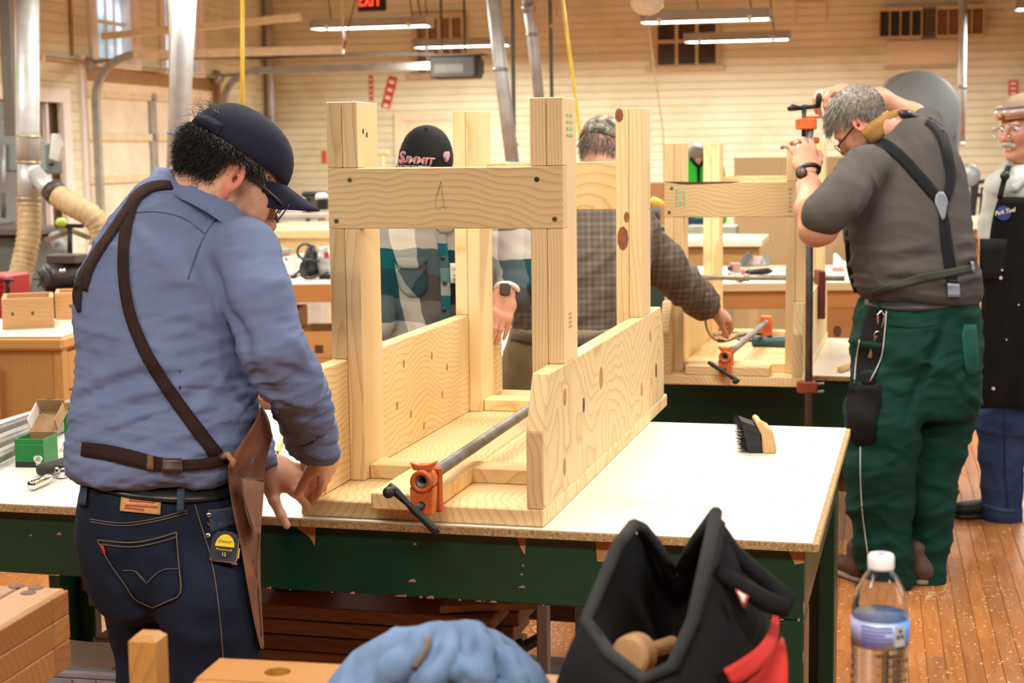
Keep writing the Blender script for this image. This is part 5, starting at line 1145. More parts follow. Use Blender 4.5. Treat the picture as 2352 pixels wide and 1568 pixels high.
# apron: bib and skirt as one hanging cloth in front of the body
rows=[(452,2294,2470),(480,2284,2475),(520,2276,2480),(570,2270,2485),(600,2258,2490),(640,2254,2490),(700,2254,2490),(780,2248,2490),(860,2244,2490),(938,2236,2490)]
ys=np.linspace(452,938,30); Lr=np.interp(ys,[q[0] for q in rows],[q[1] for q in rows]); Rr=np.interp(ys,[q[0] for q in rows],[q[2] for q in rows])
g=[[W(Lr[i]+(Rr[i]-Lr[i])*j/16,ys[i],6.545+.10*abs(j/16-.35)**1.5+.012*math.sin(j*1.1+ys[i]*.01)*(i/30)) for j in range(17)] for i in range(30)]
ap=shell('apron',g,.006,APR,p6); sub(ap)
tube('apron_strap',[W(2296,455,6.54),W(2302,430,6.56),W(2309,402,6.6),W(2316,385,6.65)],.012,APR,p6,8,True); lathe('strap_slider',[(.02,-.01),(.02,.01),(0,.01)],BLACKP,p6,12,aim(W(2308,404,6.56),CAMP-W(2308,404,6.56)),world=True)
def px_disc(name,cx,cy,r,D,mat,parent,th=.002,n=24):
    f=[W(cx+r*math.cos(a),cy+r*math.sin(a),D) for a in np.linspace(0,2*math.pi,n,endpoint=False)]; bk=[p+Vector((0,th,0)) for p in f]
    return mesh(name,f+bk,[tuple(range(n)),tuple(range(2*n-1,n-1,-1))]+[(k,k+n,(k+1)%n+n,(k+1)%n) for k in range(n)],mat,parent,False,True)
lg=px_disc('logo_disc',2305,489,17,6.545,plain('logo_blue',(.02,.055,.26),.6),ap); 
Mt=aim(W(2308,486,6.538),(-.05,-1,.05)); text_mesh('logo_lettering','Park Tool',.024,plain('logo_cream',(.75,.68,.5),.6),ap,Mt@Matrix.Rotation(.2,4,'Z'),.001,.3,True,.86,.0006)
g=[[W(2250+(2318-2250)*j/6,y,6.53+.004*j) for j in range(7)] for y in (548,575,600,622,640)]; shell('apron_pocket',g,.01,fabric('faded_black',(.014,.013,.012),.9,500,.3),ap)
for cx,cy,r in ((2299,638,4),(2302,620,2.5),(2282,892,4),(2312,780,2),(2340,700,2)): px_disc('paint_spot',cx,cy,r,6.505 if cy<640 else 6.53,WHITEP,ap,.001,8)
# jeans and shoes
Z=Solid(); Z.add(fstack(pxrows([(720,2262,2510,6.76,.14),(800,2258,2512,6.76,.15),(900,2254,2512,6.76,.14)]),2.4,.02),.02)
Z.add(fchain(legpx([(880,2252,2380,6.72),(960,2244,2360,6.70),(1040,2252,2350,6.70),(1110,2258,2345,6.70),(1175,2256,2348,6.70)],0)),.04); Z.add(fchain(legpx([(880,2370,2500,6.8),(1000,2380,2480,6.8),(1180,2385,2465,6.8)],0)),.04)
V,Fc=Z.mesh(.011); V=relax(V,Fc,1); V=wrinkle(V,Fc,.012,(.2,0,1),13,.3,71); B=bvh(V,Fc); jq=surf('jeans',V,Fc,BJ,p6); sub(jq)
strap('seam',[(2306,945),(2308,1010),(2308,1080),(2316,1165)],3,B,fabric('denim_seam',(.02,.035,.09)),jq,.004,.002,1,6.6); strap('hem',[(2258,1160),(2300,1172),(2346,1172)],8,B,fabric('denim_hem',(.06,.09,.17)),jq,.004,.003,1,6.6)
BSH=plain('black_running_shoe',(.012,.012,.013),.6); a=G(2345,1188,0); b_=G(2186,1192,0); shoe('shoe',a+Vector((0,.03,0)),b_+Vector((.0,.02,0)),BSH,BLACKP,p6); shoe('shoe',(a.x+.32,6.72,0),(a.x+.05,6.62,0),BSH,BLACKP,p6)
# head
H6=Head(W(2355,294,6.74),(-.86,-.50,-.10),(-.06,0,1),1.07); S6=H6.solid(neck=W(2362,398,6.76),nr=.06); hv=S6.mesh(.0045)
core=Solid(); core.add(fstack(pxrows([(390,2330,2440,6.76,.08),(600,2300,2490,6.75,.11),(900,2290,2480,6.76,.11)]),2.2,.03),.03); core.add(fchain(legpx([(880,2280,2350,6.72),(1175,2280,2325,6.7)],0)),.02); core.add(fchain(legpx([(880,2390,2470,6.8),(1180,2400,2450,6.8)],0)),.02)
Ah=Solid(); w_=W(2345,712,6.93); Ah.add(fchain([(W(2328,688,6.9),.035),(w_,.03)]),.01); hand(Ah,w_,Vector((.8,.1,-.5)),Vector((-.6,-.7,0)),Vector((.4,-.8,0)),[(.4,.5,.3)]*4)
V,Fc=joinVF([hv,core.mesh(.02),Ah.mesh(.005)]); bo=surf('body',V,Fc,SKIN_B,p6); attr(bo,'flush',np.concatenate([flushmask(H6,hv[0]),np.zeros(len(V)-len(hv[0]))]))
WH=plain('white_hair',(.62,.58,.50),.6,0,.2,70)
Sm=Solid()
for x in (-1,1): Sm.add(fcap(H6.p(x*.004,.111,-.047),H6.p(x*.030,.096,-.060),.0095,.006),.006)
V,Fc=Sm.mesh(.0035); surf('moustache',V,Fc,WH,p6)
rp=[];rd=[]; r=np.random.default_rng(5)
for k in range(260):
    t=r.uniform(0,1); x=r.choice((-1,1)); rp.append(npv(H6.p(x*(.004+.026*t),.116-.014*t,-.046-.012*t+r.normal(0,.003)))); rd.append(npv(H6.r*x*.7-H6.u*.6+H6.f*.3))
strands('moustache_hair',rp,rd,.016,.0011,WH,p6,0,.3,3,6,.25)
rp,rd=scalp(H6,500,lambda p:(p[:,2]>-.03)&(p[:,2]<.045)&(p[:,1]<.03),17); strands('hair',rp,rd*.3+np.array([0,0,-.7]),.03,.0015,WH,p6,.002,.4,4,7,.2)
for x in (-1,1): tube('eyebrow',[H6.p(x*.016,.101,.022),H6.p(x*.033,.1,.027),H6.p(x*.05,.086,.022)],[.003,.0042,.002],WH,p6,6,True)
for x in (-1,1):
    v,f=tubedata([H6.p(x*.033,.0835+.0125*math.sin(a),.002) for a in np.linspace(-1.5,1.5,9)],[max(.0006,.0125*math.cos(a)) for a in np.linspace(-1.5,1.5,9)],12); e=mesh('eye',v,f,plain('eye_white',(.7,.66,.62),.2),p6,True,True); sub(e)
    v,f=tubedata([H6.p(x*.033,.0948+.0015*q,.002) for q in (0,1)],[.0052,.0045],10); mesh('iris',v,f,plain('iris',(.05,.05,.06),.2),e,True,True)
H6.cap(fabric('tan_cap_cloth',(.30,.22,.16),.9,600,.15),None,p6,tilt=.0,brim=False,rise=.098,z0=.04)
H6.glasses(p6,plain('silver_frame',(.55,.58,.65),.25,.9),LENS,rim=.0013,tm=.0016,dz=-.002)
# goggles pushed up on the cap
gg=[H6.p(.088*math.sin(a),-.01+.118*math.cos(a),.066) for a in np.linspace(-1.25,1.25,18)]
GF=plain('amber_rubber',(.42,.15,.02),.35); GL=plain('goggle_lens',(.42,.30,.27),.08,0,.3,8,coat=1)
def goggle_ring(z,ext): return [H6.p((.088+ext)*math.sin(a),-.008+(.118+ext)*math.cos(a),z) for a in np.linspace(-1.3,1.3,18)]
for z,rr_ in ((.048,.006),(.088,.007)): tube('goggle_frame',goggle_ring(z,.008),rr_,GF if z<.06 else plain('goggle_grey',(.14,.14,.15),.4),p6,8,True)
band('goggle_lens',[[p,q,s2] for p,q,s2 in zip(goggle_ring(.05,.012),goggle_ring(.068,.018),goggle_ring(.086,.012))],.002,GL,p6)
tube('goggle_bridge',[H6.p(0,.128,.05),H6.p(0,.132,.06),H6.p(0,.128,.07)],[.012,.008,.004],GF,p6,8,True)
tube('goggle_strap',[H6.p(.09*math.cos(a),-.012+.112*math.sin(a),.068) for a in np.linspace(.3,-math.pi-.3,20)],.006,BLK,p6,6,True)
# ------------------------------------------------------------------ man in plaid shirt behind the frame
def plaid(name,cols,sx,sz,ax=(1,0,0),az=(0,0,1)):
    m,t,b=nt(name); tc=t.nodes.new('ShaderNodeTexCoord'); n_=noise(t,tc.outputs['Object'],6,2); 
    def band_(vec,sc):
        d=N(t,'ShaderNodeVectorMath',operation='DOT_PRODUCT'); lk(t,tc.outputs['Object'],d.inputs[0]); d.inputs[1].default_value=vec
        f=math_(t,'FRACT',math_(t,'ADD',math_(t,'MULTIPLY',d.outputs['Value'],sc),math_(t,'MULTIPLY',n_.outputs[0],.25))); return f
    fa,fb=band_(ax,sx),band_(az,sz)
    def rp(f):
        r_=t.nodes.new('ShaderNodeValToRGB'); r_.color_ramp.interpolation='CONSTANT'; e=r_.color_ramp.elements; e[0].color=(*cols[0],1); e[0].position=0; e[1].position=.25; e[1].color=(*cols[1],1)
        for p,c in ((.5,cols[2]),(.75,cols[3])): q=e.new(p); q.color=(*c,1)
        lk(t,f,r_.inputs[0]); return r_.outputs[0]
    lk(t,mixc(t,.5,rp(fa),rp(fb)),b.inputs['Base Color']); b.inputs['Roughness'].default_value=.9; b.inputs['Specular IOR Level'].default_value=.15
    w=noise(t,tc.outputs['Object'],900,2); bump(t,b,w.outputs[0],.25,.001); return m
PLAID=plaid('teal_plaid',[(.004,.075,.095),(.62,.58,.50),(.115,.10,.105),(.01,.012,.016)],3.9,3.2,(.95,0,.12),(.1,0,1))
p2=thing('person','man in teal plaid shirt and black cap standing behind the front pine frame','person',loc=(W(1010,900,5.2).x,5.2,0))
Z=Solid(); Z.add(fstack(pxrows([(410,960,1075,5.18,.08),(445,905,1130,5.19,.11),(490,882,1165,5.2,.13),(550,876,1172,5.2,.14),(640,878,1160,5.2,.145),(730,882,1150,5.2,.15),(820,880,1150,5.2,.15),(900,880,1150,5.2,.15)]),2.3,.02),.02)
Z.add(fchain([(W(1140,500,5.18),.082),(W(1180,575,5.12),.066),(W(1192,630,5.03),.06),(W(1180,672,4.93),.053),(W(1170,688,4.88),.046)]),.03); Z.add(fchain([(W(905,500,5.2),.08),(W(868,620,5.15),.062),(W(872,740,5.05),.052)]),.03)
V,Fc=Z.mesh(.010); V=relax(V,Fc,2); V=wrinkle(V,Fc,.012,(.2,0,1),12,.3,81); B=bvh(V,Fc); sh=surf('plaid_shirt',V,Fc,PLAID,p2); sub(sh)
strap('placket',[(1012,525),(1020,600),(1024,680),(1022,760),(1016,850)],22,B,plaid('placket_plaid',[(.01,.10,.12),(.55,.52,.46),(.2,.3,.3),(.1,.1,.1)],.1,6.2),sh,.005,.003,2,5.05)
for y,x in ((592,1016),(650,1021),(711,1019)):
    h=hit(B,x,y); lathe('button',[(.0075,0),(.0075,.003),(0,.004)],plain('dark_button',(.012,.016,.018),.3),sh,12,aim(h+(CAMP-h).normalized()*.007,CAMP-h),world=True)
polyfill('chest_pocket',[(594,904,978),(640,912,982),(665,918,984),(682,940,965)],B,plaid('pocket_plaid',[(.12,.10,.105),(.35,.42,.4),(.004,.07,.09),(.03,.03,.03)],4.4,4.4,(.7,0,.7),(-.7,0,.7)),sh,.005,.004,8,6,5.05); polyfill('pocket_flap',[(590,902,980),(604,904,980),(616,925,960)],B,PLAID,sh,.011,.004,3,6,5.05)
polyfill('name_badge',[(604,1033,1056),(650,1035,1056)],B,plain('badge_card',(.62,.60,.50),.6),p2,.012,.003,4,3,5.05); 
for y,w in ((618,6),(632,10),(640,10),(644,8)): strap('badge_print',[(1041,y),(1051,y)],2 if y<630 else 3,B,plain('badge_ink',(.2,.2,.18),.6),p2,.0135,.001,1,5.05)
polyfill('collar',[(500,985,1060),(520,1000,1050),(535,1010,1030)],B,PLAID,sh,.01,.006,4,5,5.05)
H2=Head(W(977,392,5.12),(-.12,-.92,-.42),(.05,-.4,.9),1.04); S2=H2.solid(neck=W(1010,455,5.2),nr=.06); hv=S2.mesh(.005)
core=Solid(); core.add(fstack(pxrows([(450,950,1100,5.2,.09),(640,920,1120,5.2,.11),(900,920,1120,5.2,.11)]),2.2,.03),.03)
for x in (-.1,.1): core.add(fchain([(Vector((W(1010,900,5.2).x+x,5.2,.85)),.085),(Vector((W(1010,900,5.2).x+x,5.2,.08)),.045)]),.03)
A=Solid(); w_=W(1162,672,4.85); A.add(fchain([(W(1182,652,4.98),.03),(w_,.028)]),.01)
hand(A,w_,(W(1149,740,4.78)-w_),Vector((.35,-.9,.2)),Vector((-.8,-.3,-.1)),[(.15,.25,.2),(.2,.3,.2),(.25,.3,.25),(.3,.3,.25)],thumb=(.6,.5,.5),sc=.98)
V,Fc=joinVF([hv,core.mesh(.02),A.mesh(.0042)]); surf('body',V,Fc,SKIN_B,p2)
Z=Solid(); X=W(1010,900,5.2).x; Z.add(fstack([(.78,X,5.2,.17,.13),(.95,X,5.2,.18,.14),(1.0,X,5.2,.17,.13)],2.3,.02),.02)
for x in (-.1,.1): Z.add(fchain([(Vector((X+x,5.2,.85)),.1),(Vector((X+x,5.2,.5)),.08),(Vector((X+x,5.2,.06)),.07)]),.03)
V,Fc=Z.mesh(.018); surf('trousers',V,Fc,BJ,p2)
for x in (-.1,.1): shoe('shoe',(X+x,5.28,0),(X+x-.02,5.0,0),BSH,BLACKP,p2)
BCAP=fabric('black_cap_twill',(.010,.010,.011),.8,900,.3,.25); crn=H2.cap(BCAP,BCAP,p2,rise=.108,z0=.028,bl=.07)
rp,rd=scalp(H2,260,lambda p:(p[:,2]>-.02)&(p[:,2]<.03)&(p[:,1]<.02),18); strands('hair',rp,rd*.2+np.array([0,0,-.6]),.03,.0014,GREYH,p2,.001,.3,4,8,.2)
dgp=crn.data; cB=BVHTree.FromPolygons([wm(p2)@v.co for v in dgp.vertices],[tuple(q.vertices) for q in dgp.polygons])
def textpx(name,s,cx,cy,hpx,mat,parent,B,off,sx=1,rot=0,shear=0,D=5,bold=0):
    cu=bpy.data.curves.new(name,'FONT'); cu.body=s; cu.size=1; cu.align_x='CENTER'; cu.align_y='CENTER'; cu.shear=shear; cu.resolution_u=3; cu.offset=bold
    o=bpy.data.objects.new('tmp',cu); C.objects.link(o); me=bpy.data.meshes.new_from_object(o.evaluated_get(bpy.context.evaluated_depsgraph_get())); bpy.data.objects.remove(o); bpy.data.curves.remove(cu)
    bm=bmesh.new(); bm.from_mesh(me); bmesh.ops.subdivide_edges(bm,edges=bm.edges[:],cuts=1,use_grid_fill=True)
    r_=bmesh.ops.extrude_face_region(bm,geom=bm.faces[:]); top=set(v for v in r_['geom'] if isinstance(v,bmesh.types.BMVert)); Mi=wm(parent).inverted(); cache={}
    for v in bm.verts:
        x,y=v.co.x*sx*hpx,v.co.y*hpx; c_,s_=math.cos(rot),math.sin(rot); px,py=cx+x*c_+y*s_,cy-(y*c_-x*s_); h=hit(B,px,py); d_=(h.y if h is not None else D)-off-(.0008 if v in top else 0); v.co=Mi@W(px,py,d_)
    bmesh.ops.recalc_face_normals(bm,faces=bm.faces[:]); me=bpy.data.meshes.new(name); bm.to_mesh(me); bm.free(); return link(name,me,mat,parent)
LB=plain('thread_blue',(.03,.07,.30),.6); LW_=plain('thread_white',(.75,.75,.72),.6); LR=plain('thread_red',(.60,.03,.03),.6)
for nm,m_,o_,bo_ in (('logo_outline_blue',LB,.003,.05),('logo_outline_white',LW_,.0042,.028),('logo_red',LR,.0054,.0)): 
    textpx(nm,'UMMIT',958,369,22,m_,crn,cB,o_,1.12,.08,.12,5.03,bo_); textpx(nm+'_initial','S',923,363,38,m_,crn,cB,o_,.8,.04,.12,5.03,bo_*.8)
textpx('small_lettering','RACING EQUIPMENT',951,383,8,LW_,crn,cB,.004,1.0,.03,0,5.03,.01)
polyfill('flag_patch',[(348,1022,1032),(356,1017,1034),(366,1019,1031),(372,1022,1028)],cB,plain('flag_pink',(.55,.22,.22),.6),crn,.004,.002,5,4,5.05); patch('flag_canton',[(1018,356),(1024,356),(1025,368),(1019,366)],cB,plain('flag_blue',(.16,.17,.3),.6),crn,.007,.001,2,2,5.05)
wc=W(1164,664,4.86); ax=(W(1149,740,4.78)-w_).normalized(); s_,u_=basis(ax)
v,f=tubedata([wc+(s_*math.cos(a)*.034+u_*math.sin(a)*.031) for a in np.linspace(0,2*math.pi,20,endpoint=False)],.0075,8,close=True); mesh('watch_strap',v,f,WHITEP,p2,True,True)
box('watch_case',(-.017,-.019,-.005),(.017,.019,.006),plain('watch_grey',(.1,.1,.1),.2,.6),p2,.004,aim(W(1160,665,4.815),(-.3,-.9,.2)),True)
# ------------------------------------------------------------------ man in camouflage cap reaching across to the second frame
p3=thing('person','man in camouflage cap and grey checked shirt reaching toward the second frame','person',loc=(W(1280,900,5.75).x,5.75,0))
CHK=plaid('grey_check',[(.155,.130,.105),(.12,.10,.082),(.20,.17,.135),(.105,.09,.076)],22,22); KHAKI=fabric('khaki_cotton',(.30,.235,.125),.9,700,.15,.2)
Z=Solid(); Z.add(fstack(pxrows([(425,1365,1450,5.8,.09),(455,1290,1490,5.8,.12),(500,1215,1505,5.8,.15),(560,1178,1505,5.79,.17),(620,1172,1490,5.78,.175),(690,1168,1460,5.77,.17),(740,1172,1435,5.76,.165),(765,1180,1425,5.76,.16)]),2.3,.02),.02)
Z.add(fchain([(W(1455,545,5.85),.095),(W(1515,600,5.98),.082),(W(1570,655,6.1),.07),(W(1605,688,6.2),.062),(W(1622,702,6.24),.056)]),.04)
V,Fc=Z.mesh(.0105); V=relax(V,Fc,2); V=wrinkle(V,Fc,.014,(-.6,0,.8),13,.3,91); B=bvh(V,Fc); surf('check_shirt',V,Fc,CHK,p3)
strap('cuff',[(1612,722,20),(1624,700,22),(1630,672,18)],20,B,CHK,p3,.006,.005,2,6.2)
H3=Head(W(1388,352,5.86),(.5,.75,-.42),(.1,.2,.97),1.04); hv=H3.solid(neck=W(1400,440,5.82)).mesh(.006)
core=Solid(); core.add(fstack(pxrows([(460,1340,1470,5.8,.09),(600,1220,1450,5.79,.13),(800,1190,1410,5.76,.12)]),2.2,.03),.03)
for px in (1215,1365): q=W(px,850,5.76); core.add(fchain([(q,.09),(Vector((q.x,5.76,.1)),.045)]),.03)
A=Solid(); w_=W(1634,712,6.27); A.add(fchain([(W(1605,690,6.2),.036),(w_,.03)]),.01); hand(A,w_,(W(1690,735,6.36)-w_),Vector((.25,-.55,.8)),Vector((.2,-.8,-.5)),[(.6,.7,.5)]*4,thumb=(.75,.4,.4),sc=1.05)
V,Fc=joinVF([hv,core.mesh(.02),A.mesh(.005)]); surf('body',V,Fc,SKIN_B,p3)
m,t,b=nt('camouflage'); n_=noise(t,coords(t),38,2); lk(t,ramp(t,n_.outputs[0],[(.4,(.05,.05,.04)),(.48,(.22,.19,.14)),(.55,(.09,.10,.06)),(.62,(.34,.30,.25))]),b.inputs['Base Color']); b.inputs['Roughness'].default_value=.9
H3.cap(m,m,p3,rise=.1,z0=.03,bl=.07)
rp,rd=scalp(H3,700,lambda p:(p[:,2]>-.04)&(p[:,2]<.035)&(p[:,1]<.03),19); strands('hair',rp,rd*.3+np.array([0,0,-.6]),.03,.0017,GREYH,p3,.001,.3,4,9,.2)
Z=Solid(); Z.add(fstack(pxrows([(742,1172,1432,5.76,.165),(790,1160,1428,5.76,.175),(850,1154,1420,5.76,.175),(920,1152,1412,5.76,.165)]),2.4,.02),.02)
for px,r_ in ((1215,.115),(1365,.11)): q=W(px,900,5.76); Z.add(fchain([(q,r_),(Vector((q.x,5.74,.5)),.09),(Vector((q.x,5.76,.06)),.075)]),.04)
V,Fc=Z.mesh(.014); V=wrinkle(V,Fc,.01,(.2,0,1),10,.3,95); B=bvh(V,Fc); surf('trousers',V,Fc,KHAKI,p3)
strap('belt',[(1175,770),(1260,785),(1340,782),(1428,768)],26,B,plain('brown_belt',(.10,.065,.04),.6),p3,.006,.005,3,5.6)
for px in (1215,1365): q=W(px,900,5.76); shoe('shoe',(q.x-.05,5.66,0),(q.x+.12,5.88,0),BSH,BLACKP,p3)
# ------------------------------------------------------------------ distant man in green vest
D4=14.; p4=thing('person','distant man in bright green vest seen between the second frame posts','person',loc=(W(1601,500,D4).x,D4,0))
GV=fabric('lime_vest',(.03,.62,.06),.8,300,.1); Xc=W(1601,500,D4).x; h_=W(1601,332,D4).z
S_=Solid(); S_.add(fstack([(.9,Xc,D4,.17,.12),(1.1,Xc,D4,.17,.12),(1.35,Xc,D4,.19,.13),(1.46,Xc,D4,.18,.11),(1.53,Xc,D4,.09,.07)],2.3,.02),.02)
for s in (-1,1): S_.add(fchain([(Vector((Xc+s*.18,D4,1.42)),.06),(Vector((Xc+s*.23,D4-.02,1.15)),.05),(Vector((Xc+s*.2,D4-.15,.98)),.042)]),.03)
V,Fc=S_.mesh(.02); surf('vest',V,Fc,GV,p4)
H4=Head((Xc,D4,h_-.13),(-.05,.95,-.35),(0,.3,.95),1.05); core=H4.solid(neck=(Xc,D4,1.48)); core.add(fchain([(Vector((Xc,D4,1.45)),.09),(Vector((Xc,D4,.95)),.12)]),.03)
for s in (-.09,.09): core.add(fchain([(Vector((Xc+s,D4,.9)),.07),(Vector((Xc+s,D4,.1)),.04)]),.03)
V,Fc=core.mesh(.013); surf('body',V,Fc,SKIN_B,p4)
hairbase(H4,GREYH,p4,0,1.03,lambda L:(L[:,2]>-.02)&(L[:,1]<.06))
S_=Solid(); 
for s in (-.09,.09): S_.add(fchain([(Vector((Xc+s*.6,D4,.95)),.13),(Vector((Xc+s,D4,.5)),.09),(Vector((Xc+s,D4,.06)),.08)]),.04)
V,Fc=S_.mesh(.02); surf('jeans',V,Fc,BJ,p4)
B=None; 
for l in ([(Xc-.07,1.52),(Xc,1.44),(Xc,1.2)],[(Xc+.07,1.52),(Xc,1.44)]): tube('vest_trim',[(x,D4-.125 if z<1.5 else D4-.09,z) for x,z in l],.016,BLK,p4,6,True)
# ------------------------------------------------------------------ things on the front table
br=thing('bench_brush','bench brush with black bristles and wooden handle on the white table','brush',M=frame(G(1752,1040,.8)+Vector((0,0,.0)),.05))
HB=wood('handle_wood_','z',(.66,.42,.2),(.5,.28,.11),.004)
prism('handle',[(.0,.0),(.034,.0),(.036,.012),(.024,.062),(.004,.072),(-.004,.085),(-.014,.088),(-.020,.080),(-.012,.066),(-.004,.05)],'y',-.012,.1,HB,br,bev=.003)
v=[];f=[]
def brg(x,y,z): return Vector((x,y,z))
n=9
for i,(x0,z0,x1,z1) in enumerate(((-.0,.004,-.012,.07),(-.02,.0,-.032,.078),(-.035,-.0,-.05,.084),(-.04,.008,-.056,.086))):
    for k in range(n):
        t=k/(n-1); v.append(brg(x0+(x1-x0)*t+random.uniform(-.002,.002),-.004+.0*i,max(.001,z0+(z1-z0)*t)))
m0=len(v); v+= [p+Vector((0,.09+random.uniform(-.004,.004),0)) for p in v]
for o in (0,m0):
    for i in range(3):
        for k in range(n-1): q=(o+i*n+k,o+i*n+k+1,o+(i+1)*n+k+1,o+(i+1)*n+k); f.append(q if o else q[::-1])
rim=[i*n for i in range(4)]+[3*n+k for k in range(1,n)]+[i*n+n-1 for i in (2,1,0)]+[k for k in range(n-2,0,-1)]
for a,b in zip(rim,rim[1:]+rim[:1]): f.append((a,b,b+m0,a+m0))
BR=plain('black_bristle',(.012,.012,.016),.5,0,.4,150); bs=mesh('bristle_core',v,f,BR,br)
r_=np.random.default_rng(2); rp=[];
for k in range(1500): t=r_.uniform(0,1); rp.append((-.002-.010*t,r_.uniform(-.004,.087),.006+.058*t))
rd=[(-1,r_.normal(0,.03),.1+.5*(p[2]/.06)-.2) for p in rp]; strands('bristles',rp,rd,.056,.0008,BR,br,0,.03,3,3,.05,False)['kind']='stuff'
# green cartons
GB=plain('carton_green',(.004,.20,.035),.35,0,.25,8); GBD=plain('carton_dark',(.008,.035,.02),.35); KR=plain('kraft_board',(.36,.22,.105),.8,0,.12,20); BKB=plain('carton_black',(.012,.014,.014),.4)
def carton(label,M,w,d,h,lid,ang=1.25):
    o=thing('carton',label,'box',M=M,group='green screw cartons'); t=.003
    box('front',(0,0,0),(w,t,h),GB,o,.0005); box('front_band',(0,-.0006,.0),(w,-.0001,h*.2),BKB,o,0); box('back',(0,d-t,0),(w,d,h),KR,o,.0005); box('side',(w-t,t,0),(w,d-t,h),GB,o,.0005); box('side',(0,t,0),(t,d-t,h),GB,o,.0005); box('bottom',(t,t,0),(w-t,d-t,t),KR,o,0)
    box('fold_strip',(0,-.0012,h*.8),(w,-.0007,h*.82),plain('carton_light',(.05,.35,.09),.4),o,0)
    for (x,z) in ((w*.76,h*.32),(w*.84,h*.32),(w*.80,h*.24)): disc('emblem',(x,-.0008,z),(0,-1,0),.009,.008,WHITEP,o,.0006)
    for k_ in range(4): box('print_mark',(w*.72+k_*.0045,-.0012,h*.085),(w*.72+k_*.0045+.003,-.0007,h*.125),WHITEP,o,0)
    # lid folded back
    ca,sa=math.cos(ang),math.sin(ang); ML=Matrix.Translation((0,d,h))@Matrix.Rotation(ang,4,'X')
    if lid:
        box('lid',(0,0,0),(w,d,t),KR,o,.0005,ML); box('lid_outside',(0,0,-.0012),(w,d,-.0002),GB,o,0,ML)
        box('lid_flap',(0,d-t,t),(w,d,h*.55),KR,o,.0005,ML); box('lid_side',(0,.01,t),(t,d-.01,h*.5),WHITEP,o,.0005,ML); box('lid_side',(w-t,.01,t),(w,d-.01,h*.5),KR,o,.0005,ML); box('lid_sticker',(w*.35,d-.0005,h*.2),(w*.6,d+.0012,h*.56),BKB,o,0,ML)
    return o
q=G(36,1073,.8); carton('open green carton of screws with kraft-brown lid on the front table',frame(q,.13),.078,.09,.075,True,.55)
q=G(150,1040,.8); carton('green carton half hidden behind the man in the blue shirt',frame(q,-.25),.1,.09,.125,False)
rt_=thing('ratchet','chrome ratchet wrench lying beside the green carton','wrench',M=Matrix.Identity(4))
a,b_=G(70,1115,.815),G(146,1082,.815); d=(b_-a).normalized(); tube('handle',[a,a+d*.005,a+d*.09,a+d*.1,a+d*.135],[.009,.0125,.012,.008,.008],CHROME,rt_,14)
M=aim(b_-d*.01,(0,0,1)); lathe('ratchet_head',[(0,-.013),(.017,-.013),(.019,-.008),(.019,.008),(.017,.013),(0,.013)],CHROME,rt_,20,M); lathe('selector',[(.008,.013),(.008,.019),(0,.019)],BLACKM,rt_,10,M); box('drive',(-.006,-.006,-.0145),(.006,.006,-.0135),CHROME,rt_,.001,M)
hd=thing('pry_handle','black-handled tool lying between the carton and the ratchet','tool',M=Matrix.Identity(4)); tube('grip',[G(88,1080,.818),G(100,1078,.818),G(150,1064,.818),G(185,1056,.818)],[.012,.0175,.0165,.013],plain('black_rubber',(.02,.02,.021),.6),hd,14)
tube('shaft',[G(185,1056,.818),G(230,1046,.818)],.006,STEEL,hd,8)
for i,(px0,py0,px1,py1,lb) in enumerate(((-30,1066,172,966,'nearest of three steel pipes lying behind the green cartons'),(-30,1030,178,944,'middle of three steel pipes lying behind the green cartons'),(-30,996,172,922,'farthest of three steel pipes lying behind the green cartons'))):
    o=thing('steel_pipe',lb,'pipe',M=Matrix.Identity(4),group='steel pipes on the front table'); a,b_=G(px0,py0,.8187),G(px1,py1,.8187); d=b_-a; tube('tube',[a,b_+d*.05],.0135,STEEL,o,14); lathe('coupling',[(.0137,-.02),(.018,-.02),(.018,.02),(.0137,.02)],plain('pipe_coupling',(.12,.12,.12),.5,.5),o,14,aim(a+d*.55,d))
cj=thing('clamp_jaw','dark cast clamp jaw resting on the pipes behind the carton','clamp',M=frame(G(112,992,.8),.3)); 
prism('jaw',[(-.035,0),(.045,0),(.05,.03),(.03,.062),(-.01,.05),(-.03,.06),(-.045,.03)],'y',-.02,.02,plain('cast_iron',(.05,.05,.052),.5,.4),cj,bev=.004); tube('collar',[(0,-.035,.03),(0,.035,.03)],.022,BLACKM,cj,14); tube('screw',[(.05,0,.045),(.09,0,.05)],.008,BLACKM,cj,10)
bt=thing('drill_bit','short brass-coloured bit lying by the man in blue','drill bit',M=Matrix.Identity(4)); tube('bit',[G(160,1098,.804),G(185,1096,.804)],.004,plain('bit_steel',(.45,.4,.3),.35,.9),bt,8)
# veneer sheet and pencil under the hands
vn=thing('veneer_sheet','yellowish planed plywood sheet under the left hand of the man in blue','plywood',M=T1); box('sheet',(-.22,.22,.0005),(-.005,.75,.006),wood('veneer_','y',(.78,.62,.30),(.62,.38,.12),.02),vn,.001)
pe=thing('yellow_pencil','yellow-green carpenter pencil on the plywood sheet','pencil',M=Matrix.Identity(4)); a,b_=G(632,1046,.8125),G(658,990,.8125); tube('shaft',[a,b_],.0058,plain('yellow_lacquer',(.62,.66,.03),.35),pe,6,smooth=False); tube('print',[a+(b_-a)*.02,a+(b_-a)*.12],.006,BLACKP,pe,6,smooth=False)
